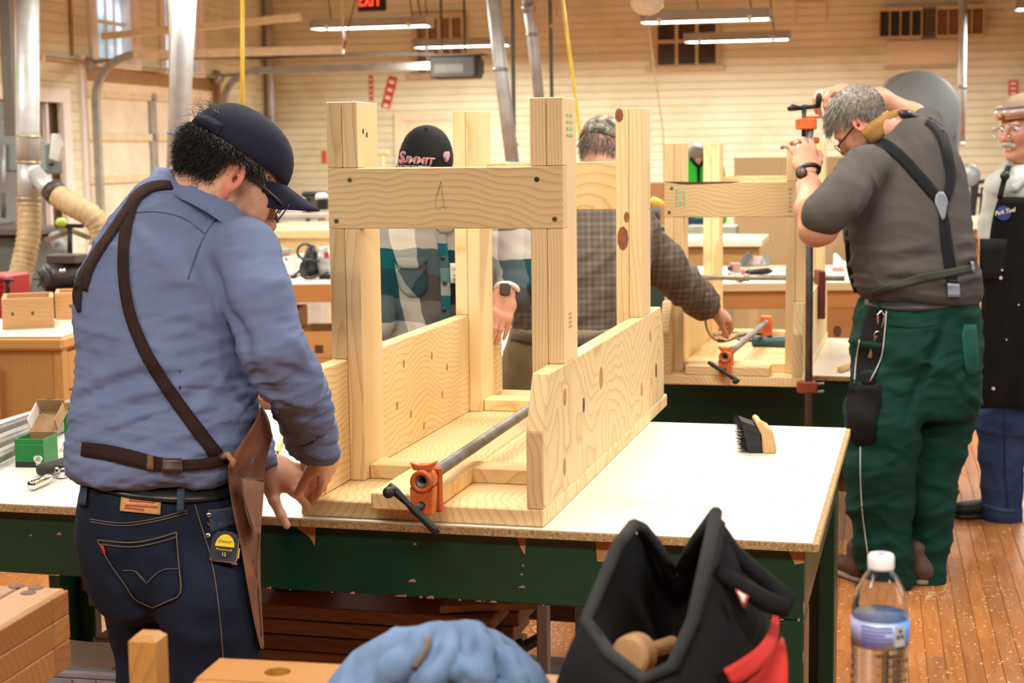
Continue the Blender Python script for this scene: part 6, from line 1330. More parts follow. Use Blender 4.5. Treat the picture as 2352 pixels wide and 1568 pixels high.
# sawdust and shavings
SD=plain('sawdust',(.70,.46,.18),.9,0,.3,50)
def crumbs(name,label,pts,smin,smax,mat=SD,flat=.35):
    v=[];f=[]
    for p in pts:
        s=random.uniform(smin,smax); a=random.uniform(0,6.28); o=len(v); e=s*random.uniform(.4,1.6)
        for k in range(4): t=a+k*1.5708; v.append((p[0]+s*math.cos(t)*(1 if k%2 else e/s),p[1]+s*math.sin(t)*(1 if k%2 else e/s),p[2]))
        v.append((p[0],p[1],p[2]+s*flat)); f+=[(o,o+1,o+4),(o+1,o+2,o+4),(o+2,o+3,o+4),(o+3,o,o+4)]
    o=mesh(name,v,f,mat); tag(o,label,'sawdust',None,'stuff'); return o
pts=[G(random.uniform(1290,1880),random.uniform(990,1215),.8003) for k in range(70)]+[G(random.gauss(1380,70),random.gauss(1010,25),.8003) for k in range(70)]+[G(random.gauss(1490,30),random.gauss(1165,20),.8003) for k in range(60)]+[G(random.gauss(150,20),random.gauss(1110,15),.8003) for k in range(26)]+[G(random.uniform(600,700),random.uniform(1130,1180),.8003) for k in range(12)]
pts=[p for p in pts if not(-.01<(T1.inverted()@p).x<.57) and (T1.inverted()@p).x<1.1 and 0<(T1.inverted()@p).y<1.34]
crumbs('sawdust','pale sawdust crumbs on the white tabletop',pts,.0009,.0028)
fp=[]
for k in range(1500):
    px,py=random.uniform(1905,2352),random.uniform(1000,1568); fp.append(G(px,py,.0004))
for cx,cy,sx,sy,nn in ((1960,1270,30,12,160),(2240,1110,40,14,120),(2130,1365,40,10,120),(1250,1450,40,30,300),(1260,1400,40,25,160),(2030,1400,60,40,120),(50,1312,50,8,60)):
    for k in range(nn): fp.append(G(random.gauss(cx,sx),random.gauss(cy,sy),.0004))
crumbs('floor_sawdust','sawdust and shavings scattered on the plank floor',fp,.0012,.0045,plain('pale_sawdust',(.74,.58,.34),.9,0,.2,50),.3)
# ------------------------------------------------------------------ tools in the second frame
gr=thing('angle_grinder','teal angle grinder lying inside the second pine frame','power tool',M=Matrix.Identity(4)); TB=plain('teal_plastic',(.006,.075,.115),.42)
zb=zt2+.04; a=W(1727,783,7.1); b_=W(1800,787,7.07)
tube('body',[a,a+(b_-a)*.04,a+(b_-a)*.5,b_,b_+(b_-a)*.12],[.018,.024,.023,.03,.034],TB,gr,16); e=b_+(b_-a)*.25; tube('gear_head',[b_+(b_-a)*.1,e],[.03,.027],plain('gear_grey',(.3,.31,.3),.4,.5),gr,14); lathe('disc_guard',[(.055,-.03),(.06,-.03),(.06,-.045),(.01,-.045),(0,-.045)],STEEL,gr,20,Matrix.Translation(e)); tube('side_handle',[e,e+Vector((.0,-.0,.06))],.014,plain('gear_grey',(.3,.31,.3),.4,.5),gr,10)
box('switch',(-.01,-.008,.022),(.012,.008,.032),BLACKP,gr,.002,Matrix.Translation(a+(b_-a)*.55))
cd_=[a,W(1700,780,7.1),W(1690,772,7.2),W(1710,768,7.3),W(1750,768,7.3),W(1740,766,7.3),W(1700,772,7.2),W(1665,784,7.1),W(1640,778,7.0),W(1624,755,6.7),W(1619,720,6.58),W(1618,690,6.55)]
tube('cord',[tuple(p) for p in catmull([tuple(p) for p in cd_],.02)],.005,BLACKP,gr,8); tube('cord_strap',[W(1650,782,7.06),W(1662,783,7.1)],.009,plain('blue_strap',(.012,.02,.05),.6),gr,8)
ls=thing('punch','small steel punch lying inside the second frame','tool',M=Matrix.Identity(4)); tube('shaft',[W(1638,769,7.05),W(1645,768,7.05),W(1694,762,7.1)],[.009,.008,.003],plain('dull_steel',(.3,.26,.2),.45,.7),ls,10)
rp_=thing('clamp_pipe','horizontal steel pipe with collar lying across the second frame','pipe',M=Matrix.Identity(4)); 
tube('pipe',[M2@Vector((-.2,1.1,.3385)),M2@Vector((.66,1.1,.3385))],.0135,plain('aged_pipe',(.30,.28,.22),.4,.7,.3,20),rp_,12)
lathe('collar',[(.0137,-.012),(.0185,-.012),(.0185,.012),(.0137,.012)],STEEL,rp_,12,aim(M2@Vector((.22,1.1,.3385)),M2.to_3x3()@Vector((1,0,0))))
pd=thing('clamp_pad','dark red clamp pad board standing by the second frame','wood block',M=Matrix.Identity(4)); box('board',(0,-.02,0),(.03,.1,.21),plain('dark_red_paint',(.13,.02,.015),.5),pd,.003,Matrix.Translation(W(1878,732,6.95)))
dw=thing('dowel','round wooden dowel lying on the second table','dowel',M=Matrix.Identity(4)); a=G(1930,849,zt2+.014); tube('rod',[a,a+Vector((.16,.27,0))],.0135,HB,dw,14)
bp=thing('ball_grip','black round-ended handle on the second table behind the suspenders man','tool',M=Matrix.Identity(4)); q=G(1962,838,zt2); tube('grip',[q+Vector((0,0,.02)),q+Vector((.0,.02,.05)),q+Vector((.05,.03,.06)),q+Vector((.14,.06,.05))],[.012,.026,.022,.012],BLACKP,bp,12)
# ------------------------------------------------------------------ bench in the foreground
BZ=.93; MB=frame((0,0,0),.19); MBi=MB.inverted()
def bl(px,py,z=BZ): return MBi@G(px,py,z)
BW_=wood('bench_maple_','x',(.41,.185,.042),(.29,.11,.024),.01,.45); 
bn=thing('workbench','oak workbench with round dog holes at the bottom edge','workbench',M=MB)
c0=bl(505,1511); x0=c0.x; yb=c0.y
hole=bl(650,1530)
# top laminated from staves
ny=6; sw=.085
for k in range(ny):
    y1_=yb-k*sw; y0_=y1_-sw+.0008
    if k==0:
        # stave with the dog hole
        hx=hole.x
        hy=(y0_+y1_)/2; n=36; v=[];f=[]; X0,X1=x0-hx,x0+1.5-hx
        an=sorted(list(np.linspace(0,2*math.pi,n,endpoint=False))+[math.atan2(yy,xx)%(2*math.pi) for xx in (X0,X1) for yy in (y0_-hy,y1_-hy)]); n=len(an)
        ring=[(.0175*math.cos(t_),.0175*math.sin(t_)) for t_ in an]; sq=[]
        for cx,cy in ring: s_=max(cx/X1 if cx>0 else cx/X0,cy/(y1_-hy) if cy>0 else cy/(y0_-hy)); sq.append((cx/s_,cy/s_))
        for z_,pts_ in ((BZ-.09,sq),(BZ,sq),(BZ,ring),(BZ-.088,ring)): v+=[(hx+p_,hy+q_,z_) for p_,q_ in pts_]
        for i in range(3):
            for q in range(n): f.append((i*n+q,i*n+(q+1)%n,(i+1)*n+(q+1)%n,(i+1)*n+q))
        f.append(tuple(3*n+q for q in range(n))); mesh('stave',v,f,BW_,bn)
    else: box('stave',(x0,y0_,BZ-.09),(x0+1.5,y1_,BZ),BW_,bn,.003)
for sx in (.12,1.3):
    for sy in (.05,.4): box('leg',(x0+sx,yb-sy-.09,0),(x0+sx+.09,yb-sy,BZ-.0905),BW_,bn,.004)
box('stretcher',(x0+.21,yb-.12,.2),(x0+1.3,yb-.07,.32),BW_,bn,.004)
# end vise block at the left
ev=thing('workbench','worn butcher-block bench end at the lower left edge','workbench',M=MB)
e0=bl(152,1350); ex_,ey=e0.x,e0.y; BLK3=[wood('block_a_','y',(.37,.165,.042),(.27,.10,.024),.012,.4),wood('block_b_','y',(.28,.12,.04),(.19,.07,.022),.012,.4),wood('block_c_','y',(.33,.16,.05),(.24,.10,.03),.012,.4)]
BX=wood('block_end_','x',(.31,.135,.042),(.23,.085,.024),.012,.42)
for k in range(5):
    x1_=ex_-k*.075
    box('stave',(x1_-.0745,ey-.8,BZ-.125),(x1_,ey,BZ),BLK3[k%3],ev,.004)
for k,(z0,z1,m_) in enumerate(((BZ-.04,BZ-.002,BLK3[1]),(BZ-.08,BZ-.041,BLK3[0]),(BZ-.124,BZ-.081,BLK3[1]))):
    box('end_block',(ex_+.0003,ey-.055,z0),(ex_+.0045,ey-.002,z1),m_,ev,.0015); box('end_block',(ex_+.0003,ey-.36,z0),(ex_+.0045,ey-.056,z1),BX,ev,.0015)
for (px,py) in ((38,1346),(82,1350),(65,1361)): q=bl(px,py); disc('plug',(q.x,q.y,BZ+.0004),(0,0,1),.012,.012,plain('dark_plug',(.10,.06,.04),.6),ev)
for sy in (.06,.6): box('leg',(ex_-.3,ey-sy-.09,0),(ex_-.2,ey-sy,BZ-.1255),BX,ev,.004)
pg=thing('bench_stop','upright square wooden bench stop with chamfered top','bench stop',M=MB); q=bl(340,1568,.93); X=W(341,1500,2.02); ql=MBi@X
zt_p=W(341,1452,2.02).z
bm=boxbm((ql.x-.019,ql.y-.019,BZ-.35),(ql.x+.019,ql.y+.019,zt_p),0)
top=[e for e in bm.edges if all(abs(v.co.z-zt_p)<1e-5 for v in e.verts)]; bmesh.ops.bevel(bm,geom=top,offset=.0075,segments=1,affect='EDGES'); bmobj('peg',bm,wood('peg_wood_','z',(.44,.215,.06),(.32,.14,.035),.006,.4),pg)
bar('peg_arm',(ql.x,ql.y-.01,BZ-.33),(x0-.001,ql.y-.01,BZ-.33),.03,.03,BX,pg)
# denim cloth heaped on the bench
dc=thing('denim_garment','crumpled pale blue denim garment heaped on the workbench','garment',loc=(W(1010,1540,1.88).x,1.88,BZ))
S_=Solid(); c=lambda px,py,D:W(px,py,D)
S_.add(fell(c(1000,1560,1.86),[Vector((1,0,0)),Vector((0,1,0)),Vector((0,0,1))],[.085,.075,.065]),.02); S_.add(fell(c(900,1580,1.86),[Vector((1,0,0)),Vector((0,1,0)),Vector((0,0,1))],[.05,.06,.05]),.04); S_.add(fell(c(1110,1570,1.86),[Vector((1,0,0)),Vector((0,1,0)),Vector((0,0,1))],[.055,.06,.06]),.04); S_.add(fecap(c(830,1600,1.84),c(1195,1600,1.84),(0,1,0),.05,.03,.05,.03),.04)
for l,r_ in (([(1000,1455,1.83),(965,1490,1.79),(905,1540,1.77),(850,1600,1.77)],.015),([(1040,1450,1.83),(1030,1500,1.785),(985,1560,1.765),(950,1610,1.76)],.014),([(1090,1455,1.83),(1105,1500,1.79),(1100,1560,1.77),(1080,1610,1.765)],.016),([(1130,1475,1.84),(1160,1520,1.80),(1185,1570,1.785),(1200,1620,1.78)],.013),([(1060,1545,1.775),(1085,1530,1.77),(1115,1560,1.765),(1130,1600,1.765)],.013)): S_.add(fchain([(W(*q),r_) for q in l]),.012)
S_.cut((0,0,BZ+.001),(0,0,-1)); V,Fc=S_.mesh(.004); V=relax(V,Fc,3); B=bvh(V,Fc)
FL=[([(985,1440),(960,1490),(900,1568)],.012,.012),([(1040,1440),(1035,1500),(990,1568)],.012,.014),([(1100,1450),(1120,1500),(1110,1568)],.012,.014),([(1150,1480),(1170,1520),(1190,1568)],.011,.012),([(1010,1450),(1000,1500),(950,1568)],.009,-.013),([(1070,1445),(1075,1510),(1060,1568)],.010,-.015),([(1130,1470),(1145,1520),(1150,1568)],.009,-.014),([(930,1475),(890,1520),(850,1568)],.010,.009),([(1030,1560),(1070,1530),(1110,1560)],.01,.012)]
V=folds(V,Fc,[(onb(B,l,1.8),w,a*.5) for l,w,a in FL]); V=wrinkle(V,Fc,.004,(1,0,.2),22,.2,7); V[:,2]=np.maximum(V[:,2],BZ+.0005); B=bvh(V,Fc)
PD=fabric('pale_denim',(.13,.205,.35),.9,600,.3,.3,14); surf('cloth',V,Fc,PD,dc); strap('seam',[(982,1462),(984,1480),(970,1508),(950,1535)],16,B,fabric('brown_seam',(.20,.15,.13)),dc,.002,.003,2,1.8)
# black tool bag
bg=thing('tool_bag','black canvas tool bag with red trim gaping open on the workbench','bag',loc=(W(1560,1560,1.85).x,1.85,BZ))
CAN=fabric('black_canvas',(.0065,.0065,.008),.85,500,.35,.35,8,.3); CANL=fabric('grey_canvas_edge',(.03,.03,.032),.85,500,.2,.35)
# front wall (camera side), back wall and ends as folded sheets: rows of (px,py,D)
def sheet(name,curves,mat,parent,th=.004,n=14):
    rowsv=[]
    for cu in curves:
        p=[np.array(tuple(W(*q))) for q in cu]; t=np.linspace(0,len(p)-1,n); cc=catmull([tuple(x) for x in p],.004); idx=np.linspace(0,len(cc)-1,n).astype(int); rowsv.append([Vector((cc[i][0],cc[i][1],max(cc[i][2],BZ+.002))) for i in idx])
    g=[]; 
    for j in range(n):
        col=catmull([tuple(r_[j]) for r_ in rowsv],.006) if len(rowsv)>2 else [rowsv[0][j],rowsv[1][j]]; idx=np.linspace(0,len(col)-1,12).astype(int); g.append([Vector(col[i]) for i in idx])
    return shell(name,g,th,mat,parent)
sheet('left_wall',[[(1455,1205,1.92),(1420,1250,1.88),(1370,1370,1.82),(1345,1460,1.78),(1290,1600,1.76)],[(1462,1225,1.93),(1450,1300,1.90),(1430,1400,1.86),(1420,1500,1.82),(1400,1640,1.8)],[(1475,1235,1.95),(1490,1330,1.96),(1500,1420,1.96),(1510,1520,1.96),(1520,1640,1.96)]],CAN,bg)
sheet('front_wall',[[(1345,1420,1.80),(1370,1440,1.76),(1430,1520,1.72),(1480,1560,1.70),(1540,1530,1.70),(1590,1420,1.72),(1640,1180,1.78)],[(1310,1480,1.78),(1350,1520,1.74),(1430,1580,1.70),(1490,1600,1.68),(1560,1580,1.69),(1640,1470,1.72),(1700,1300,1.78)],[(1265,1600,1.77),(1340,1640,1.73),(1430,1660,1.69),(1500,1670,1.67),(1600,1660,1.69),(1720,1640,1.74),(1790,1600,1.8)]],CAN,bg)
sheet('right_wall',[[(1645,1178,1.78),(1620,1260,1.76),(1590,1400,1.73),(1580,1500,1.72),(1575,1640,1.7)],[(1690,1240,1.82),(1700,1340,1.80),(1700,1430,1.78),(1700,1520,1.77),(1700,1640,1.76)],[(1740,1330,1.88),(1760,1400,1.86),(1780,1460,1.84),(1795,1530,1.83),(1805,1640,1.83)],[(1700,1300,1.97),(1720,1400,1.97),(1740,1480,1.97),(1750,1560,1.97),(1760,1640,1.97)]],CAN,bg)
sheet('back_wall',[[(1455,1208,1.93),(1500,1240,1.97),(1545,1320,2.0),(1565,1298,1.99),(1600,1240,1.92),(1645,1178,1.8)],[(1470,1260,1.95),(1510,1330,2.0),(1550,1370,2.02),(1580,1350,2.0),(1610,1310,1.94),(1640,1260,1.86)],[(1490,1560,1.96),(1520,1580,2.0),(1560,1600,2.02),(1600,1600,2.0),(1640,1600,1.95),(1700,1600,1.97)]],CAN,bg)
tube('zip_edge',[W(1455,1205,1.92),W(1475,1212,1.94),W(1505,1248,1.96),W(1545,1322,1.985),W(1565,1300,1.975),W(1600,1238,1.905),W(1645,1177,1.785)],.008,CANL,bg,8,True); tube('zip_edge',[W(1455,1205,1.915),W(1418,1252,1.87),W(1368,1372,1.81),W(1345,1425,1.79),W(1400,1500,1.73),W(1480,1562,1.695),W(1545,1528,1.695),W(1592,1420,1.715),W(1645,1178,1.77)],.008,CANL,bg,8,True)
sheet('rim_facing',[[(1645,1178,1.775),(1618,1260,1.755),(1592,1390,1.725),(1580,1470,1.715)],[(1668,1200,1.778),(1650,1290,1.76),(1625,1370,1.735),(1606,1430,1.72)]],CANL,bg,.003)
tube('handle',[W(1672,1250,1.80),W(1720,1300,1.80),W(1780,1350,1.77),W(1812,1378,1.76),W(1800,1395,1.75),W(1760,1382,1.745),W(1700,1345,1.75),W(1648,1312,1.755)],[.008,.010,.010,.012,.012,.012,.010,.008],CAN,bg,10,True)
def sew(name,l,w,mat,D): 
    p=catmull(l,8); g=[]
    for i,q in enumerate(p):
        d=p[min(i+1,len(p)-1)][:2]-p[max(i-1,0)][:2]; d/=np.linalg.norm(d); nn=np.array([-d[1],d[0]]); ww=q[3] if len(q)>3 else w
        g.append([W(*(q[:2]+nn*ww*k/2),q[2]) for k in (-.5,0,.5,1)] if 0 else [W(q[0]+nn[0]*ww*(k/3-.5),q[1]+nn[1]*ww*(k/3-.5),q[2]) for k in range(4)])
    return shell(name,g,.004,mat,bg)
REDT=fabric('red_trim',(.52,.035,.03),.8,400,.15,.3)
sew('red_trim',[(1672,1556,1.705,44),(1710,1535,1.715,46),(1750,1502,1.735,40),(1772,1466,1.76,28),(1781,1425,1.79,18),(1780,1402,1.81,8)],26,REDT,1.8)
sew('red_panel',[(1755,1600,1.74,110),(1776,1555,1.75,70),(1788,1510,1.77,42),(1795,1475,1.79,16),(1796,1462,1.825,3)],40,REDT,1.8)
patch('logo_tag',[(1689,1352),(1720,1368),(1711,1397),(1706,1394)],bvh(np.array([[-5,1.728,-5],[5,1.728,-5],[5,1.728,5],[-5,1.728,5.]]),np.array([[0,1,2,3]])),plain('tag_red',(.5,.06,.05),.6),bg,0,.002,3,3,1.75); patch('logo_tag_white',[(1694,1357),(1714,1368),(1709,1386),(1706,1384)],bvh(np.array([[-5,1.725,-5],[5,1.725,-5],[5,1.725,5],[-5,1.725,5.]]),np.array([[0,1,2,3]])),WHITEP,bg,0,.002,3,3,1.75)
sew('panel_seam',[(1656,1340,1.752),(1690,1400,1.762),(1715,1460,1.772),(1722,1510,1.77)],2.5,CANL,1.8)
ml=thing('mallet','round wooden mallet poking out of the tool bag','mallet',loc=W(1450,1506,1.80)); q0=W(1446,1506,1.79); dd=Vector((.5,.86,-.16)).normalized()
lathe('head',[(0,-.002),(.020,-.002),(.024,.002),(.0255,.022),(.022,.03),(.012,.042),(.009,.06),(.010,.12)],wood('mallet_wood_','z',(.50,.29,.14),(.38,.2,.08),.004,.5),ml,40,aim(q0,dd),smooth=False,world=True)
# water bottle
wbz=W(2024,1272,1.8); wb_=thing('water_bottle','clear plastic water bottle with white cap and blue label','bottle',loc=(wbz.x,1.8,BZ))
def clear(name,col,rough,ior,w=1.):
    m,t,b=nt(name); b.inputs['Base Color'].default_value=(*col,1); b.inputs['Transmission Weight'].default_value=w; b.inputs['Roughness'].default_value=rough; b.inputs['IOR'].default_value=ior; return m
PET=clear('clear_plastic',(.97,.98,1),.03,1.3); WAT=clear('water',(.9,.95,1),.0,1.33)
hT=wbz.z-BZ; r0=.0325; prof=[(.026,0),(.031,.004),(r0,.012)]
z=.02
while z<hT-.112: prof+=[(r0,z),(r0-.0022,z+.005),(r0,z+.010)]; z+=.0115
prof+=[(r0+.0004,hT-.106),(r0+.0004,hT-.072),(r0,hT-.064),(.0315,hT-.056),(.027,hT-.042),(.020,hT-.028),(.0135,hT-.018),(.0128,hT-.012),(.0128,hT-.004)]
inner=[(max(r-.0009,.001),z_+.0012) for r,z_ in prof]
lathe('bottle',prof+inner[::-1],PET,wb_,40)
wl2=[(r-.0014,z_+.002) for r,z_ in prof if z_<hT-.066]; lathe('water',wl2+[(0,wl2[-1][1])],WAT,wb_,40)
lathe('cap',[(.0146,hT-.017),(.0150,hT-.015),(.0150,hT-.003),(.0135,hT),(0,hT)],plain('cap_white',(.82,.80,.82),.4,0,.03),wb_,30); lathe('cap_print',[(.005,hT+.0001),(.005,hT+.0006),(0,hT+.0006)],plain('cap_violet',(.45,.1,.7),.5),wb_,12)
LBM=None; m,t,b=nt('bottle_label'); v=coords(t); sp=N(t,'ShaderNodeSeparateXYZ'); lk(t,v,sp.inputs[0])
lk(t,ramp(t,math_(t,'ADD',math_(t,'MULTIPLY',sp.outputs[0],14),.5),[(.1,(.38,.38,.66)),(.45,(.45,.55,.80)),(.8,(.12,.33,.80)),(.95,(.05,.22,.75))]),b.inputs['Base Color']); b.inputs['Roughness'].default_value=.3; LBM=m
lz0,lz1=hT-.1055,hT-.074; lathe('label',[(r0+.0006,lz0),(r0+.0010,lz0),(r0+.0010,lz1),(r0+.0006,lz1)],LBM,wb_,40)
def lblbox(name,a0,a1,z0,z1,mat,e=.0012):
    v=[];f=[];n=6
    for i in range(n+1):
        a=a0+(a1-a0)*i/n; 
        for r_ in (r0+e,r0+e+.0003):
            for z_ in (z0,z1): v.append((r_*math.sin(a),-r_*math.cos(a),z_))
    for i in range(n): o=i*4; f+=[(o+2,o+6,o+7,o+3),(o,o+1,o+5,o+4),(o+1,o+3,o+7,o+5),(o,o+4,o+6,o+2)]
    f+=[(0,2,3,1),(n*4,n*4+1,n*4+3,n*4+2)]
    return mesh(name,v,f,mat,wb_)
INK=plain('label_ink',(.10,.09,.42),.4)
for k in range(6): lblbox('text_line',-.9,.2-.25*(k%3==2),lz1-.006-k*.0043,lz1-.004-k*.0043,INK)
lblbox('recycling_panel',.28,.72,lz0+.004,lz1-.003,plain('label_grey',(.45,.5,.55),.4)); 
for k in range(3):
    a=k*2.094+1.57; c0_,z0_=.5+.10*math.cos(a),(lz0+lz1)/2+.002+.0045*math.sin(a); lblbox('recycling_arrow',c0_-.055,c0_+.055,z0_-.0022,z0_+.0022,plain('label_black_print',(.01,.01,.01),.4),.0018)
lblbox('recycling_caption',.32,.68,lz0+.0015,lz0+.0035,plain('label_black_print',(.01,.01,.01),.4),.0018)
# ------------------------------------------------------------------ under the front table
lum=[]
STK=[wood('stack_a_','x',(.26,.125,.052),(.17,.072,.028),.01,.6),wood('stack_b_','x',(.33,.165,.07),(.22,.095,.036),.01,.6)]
dol=thing('lumber_cart','steel lumber cart with rubber wheel under the front table','cart',M=T1@Matrix.Translation((0,0,-.8)))
box('deck',(-.6,.5,.12),(.43,1.1,.15),STEEL,dol,.003)
for x in (.40,): 
    for y in (.55,1.0): box('upright',(x,y,.15),(x+.03,y+.03,.58),plain('cart_grey',(.34,.36,.40),.45,.3),dol,.003)
bar('side_rail',(.415,.55,.57),(.415,1.05,.57),.03,.03,plain('cart_grey',(.34,.36,.40),.45,.3),dol)
lathe('wheel',[(.03,-.022),(.075,-.022),(.088,-.012),(.088,.012),(.075,.022),(.03,.022)],plain('tyre',(.02,.02,.022),.7),dol,28,aim((.43,1.12,.09),(.35,1,0))); lathe('hub',[(0,-.026),(.028,-.026),(.028,.026),(0,.026)],STEEL,dol,16,aim((.43,1.12,.09),(.35,1,0)))
for x in (-.5,.5):
    lathe('wheel',[(.03,-.022),(.05,-.022),(.058,-.012),(.058,.012),(.05,.022),(.03,.022)],plain('tyre',(.02,.02,.022),.7),dol,20,aim((x,.8,.06),(0,1,0)))
bar('strap_lever',W(1180,1498,4.1),W(1256,1457,4.15),.03,.02,BLACKM,dol,world=True); bar('strap_lever',W(1192,1470,4.1),W(1216,1560,4.1),.025,.02,BLACKM,dol,world=True); tube('pull_cap',[W(1170,1500,4.05),W(1180,1499,4.05)],.012,plain('yellow_cap',(.6,.42,.1),.5),dol,8,True)
names=['bottom board','second board from the bottom','third board from the bottom','middle board','upper board']
bi=0; LN=['lowest board','second-lowest board','third-lowest board','fourth board up','fifth board up','sixth board up','topmost board']
for z0,hh,layers in ((.151,.04,3),(.192,.04,3),(.233,.04,3),(.274,.042,3),(.317,.042,3),(.36,.04,2),(.401,.038,2)):
    for k in range(layers):
        L1=.33-.04*k+random.uniform(-.1,.05); y=.5+k*.19
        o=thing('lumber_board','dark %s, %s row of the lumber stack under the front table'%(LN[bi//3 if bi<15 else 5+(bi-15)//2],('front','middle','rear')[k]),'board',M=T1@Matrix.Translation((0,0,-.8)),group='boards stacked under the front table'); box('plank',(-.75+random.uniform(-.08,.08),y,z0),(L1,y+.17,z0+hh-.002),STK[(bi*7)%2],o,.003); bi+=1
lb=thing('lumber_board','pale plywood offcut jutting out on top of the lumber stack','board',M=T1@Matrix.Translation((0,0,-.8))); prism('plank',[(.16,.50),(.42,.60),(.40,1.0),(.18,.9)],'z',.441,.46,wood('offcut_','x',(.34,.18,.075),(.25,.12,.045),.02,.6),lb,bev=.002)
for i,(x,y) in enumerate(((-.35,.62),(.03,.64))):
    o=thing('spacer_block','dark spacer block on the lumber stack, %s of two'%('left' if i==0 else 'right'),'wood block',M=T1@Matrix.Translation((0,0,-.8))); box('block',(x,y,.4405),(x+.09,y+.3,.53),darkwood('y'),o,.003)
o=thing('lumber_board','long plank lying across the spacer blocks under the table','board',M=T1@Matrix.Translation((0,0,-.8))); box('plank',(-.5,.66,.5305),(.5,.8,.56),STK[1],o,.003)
# grey plastic sawhorse at the lower left
sh_=thing('plastic_trestle','grey plastic trestle with ribbed apron behind the bench end','trestle',M=frame(Vector((G(175,1508,.42).x,G(175,1508,.42).y,0)),.2))
PG=plain('grey_trestle',(.27,.27,.29),.55,0,.15,14); box('beam',(-.16,-.1,.40),(.2,.12,.42),PG,sh_,.006)
prism('apron',[(-.15,.3999),(.19,.3999),(.175,.36),(.12,.30),(-.08,.30),(-.135,.36)],'y',-.095,-.08,PG,sh_,bev=.002)
for x in (-.1,-.04,.03,.09,.14): box('rib',(x,-.103,.31),(x+.008,-.0952,.399),PG,sh_,.001)
for x in (-.12,.13):
    for y in (-.07,.08): bar('leg',(x,y,.3999),(x*1.25,y*1.6,0.01),.04,.03,PG,sh_)
pb=thing('paper_sheet','brown paper scrap lying on the grey trestle','paper',M=frame(Vector((G(175,1508,.42).x,G(175,1508,.42).y,.4205)),.35)); box('sheet',(-.1,-.06,0),(.14,.1,.003),plain('brown_paper',(.25,.17,.12),.8),pb,0)
# ------------------------------------------------------------------ far side of the shop
def bgM(px,py,D): return frame(W(px,py,D),YR)
def pbox(name,px0,py0,px1,py1,D,dep,mat,parent,bev=.004): # box whose front face covers the given picture rectangle at distance D
    a=W(px0,py1,D); s=D/F_PX; w=(px1-px0)*s; h=(py1-py0)*s
    return box(name,(0,0,0),(w,dep,h),mat,parent,bev,frame(a,YR),True)
def T(name,label,cat,px,py,D,group=None):
    p=W(px,py,D); return thing(name,label,cat,loc=(p.x,p.y,p.z),group=group)
def pfloor(name,px0,py0,px1,D,dep,mat,parent,bev=.004):
    a=W(px0,py0,D); w=(px1-px0)*D/F_PX; return box(name,(0,0,-a.z),(w,dep,0),mat,parent,bev,frame(a,YR),True)
MAPLE=lambda a:wood('shop_maple_',a,(.52,.29,.10),(.42,.205,.06),.012,.45)
PALE=lambda a:wood('pale_ply_',a,(.66,.50,.27),(.58,.40,.18),.02,.55)
# desk at the left with drawers
zc=.85; q=G(137,772,zc); dk=thing('shop_desk','maple shop desk with white top and side drawers at the left','desk',M=frame(Vector((q.x,q.y,0)),.10))
box('top_edge',(-1.3,-.02,zc-.06),(.02,.72,zc-.003),MAPLE('x'),dk,.012); box('top',(-1.29,-.01,zc-.0029),(.01,.71,zc),MEL,dk,0)
box('front_panel',(-1.25,.02,.05),(-.045,.05,zc-.061),MAPLE('z'),dk,.003); box('corner_post',(-.044,.02,.0),(.0,.08,zc-.061),MAPLE('z'),dk,.003); box('body',(-1.25,.051,.0),(-.03,.68,zc-.062),MAPLE('z'),dk,0)
for k in range(4):
    d_=box('drawer',(-.029,.09,.1+k*.17),(-.002,.64,.26+k*.17),MAPLE('y'),dk,.004); sub(d_); lathe('knob',[(.008,0),(.012,.012),(.015,.022),(0,.028)],HB,d_,12,aim((-.002,.3,.18+k*.17),(1,0,0)))
for x in (-.36,-.29): box('leaning_batten',(x,-.06,.15),(x+.03,-.03,zc-.1),MAPLE('z'),dk,.003)
bar('leaning_batten',(-.5,-.05,.2),(-.3,-.05,.45),.04,.03,MAPLE('x'),dk)
CRW=lambda a:wood('crate_wood_',a,(.60,.34,.15),(.50,.26,.10),.016,.5)
def crate(label,M,w,d,h,holes):
    o=thing('wooden_crate',label,'crate',M=M,group='wooden crates on the shop desk'); t=.018
    box('front',(0,0,0),(w,t,h),CRW('x'),o,.002); box('back',(0,d-t,0),(w,d,h),CRW('x'),o,.002); box('end',(0,t,0),(t,d-t,h*.98),CRW('y'),o,.002); box('end',(w-t,t,0),(w,d-t,h*.98),CRW('y'),o,.002); box('bottom',(t,t,0),(w-t,d-t,t),CRW('x'),o,0)
    for x in holes: disc('screw',(x,-.0005,h*.5),(0,-1,0),.006,.009,KNOT,o)
q=G(6,757,zc); crate('long open wooden crate at the left end of the desk',frame(q,-.28),.22,.3,.135,(.045,.13)); q=G(128,735,zc); crate('shorter wooden crate beside the first on the desk',frame(q,-.25),.2,.25,.125,(.07,.15))
o=T('tool_chest','red tool chest at the left edge behind the crates','tool box',0,680,8.2); RDP=plain('red_enamel',(.35,.015,.02),.35)
pfloor('body',-50,632,18,8.2,.25,RDP,o,.01); 
for y in (640,655,668): pbox('drawer_front',-48,y-4,14,y+5,8.19,.02,plain('dark_red_enamel',(.25,.01,.015),.35),o,.003)
o=T('bar_clamp','black clamp screw standing beside the red tool chest','clamp',22,684,7.9); tube('screw',[W(18,683,7.9),W(18,640,7.9)],.012,BLACKM,o,8,True); pfloor('post',14,684,24,7.9,.05,BLACKM,o); pbox('jaw',6,640,27,648,7.88,.03,BLACKM,o)
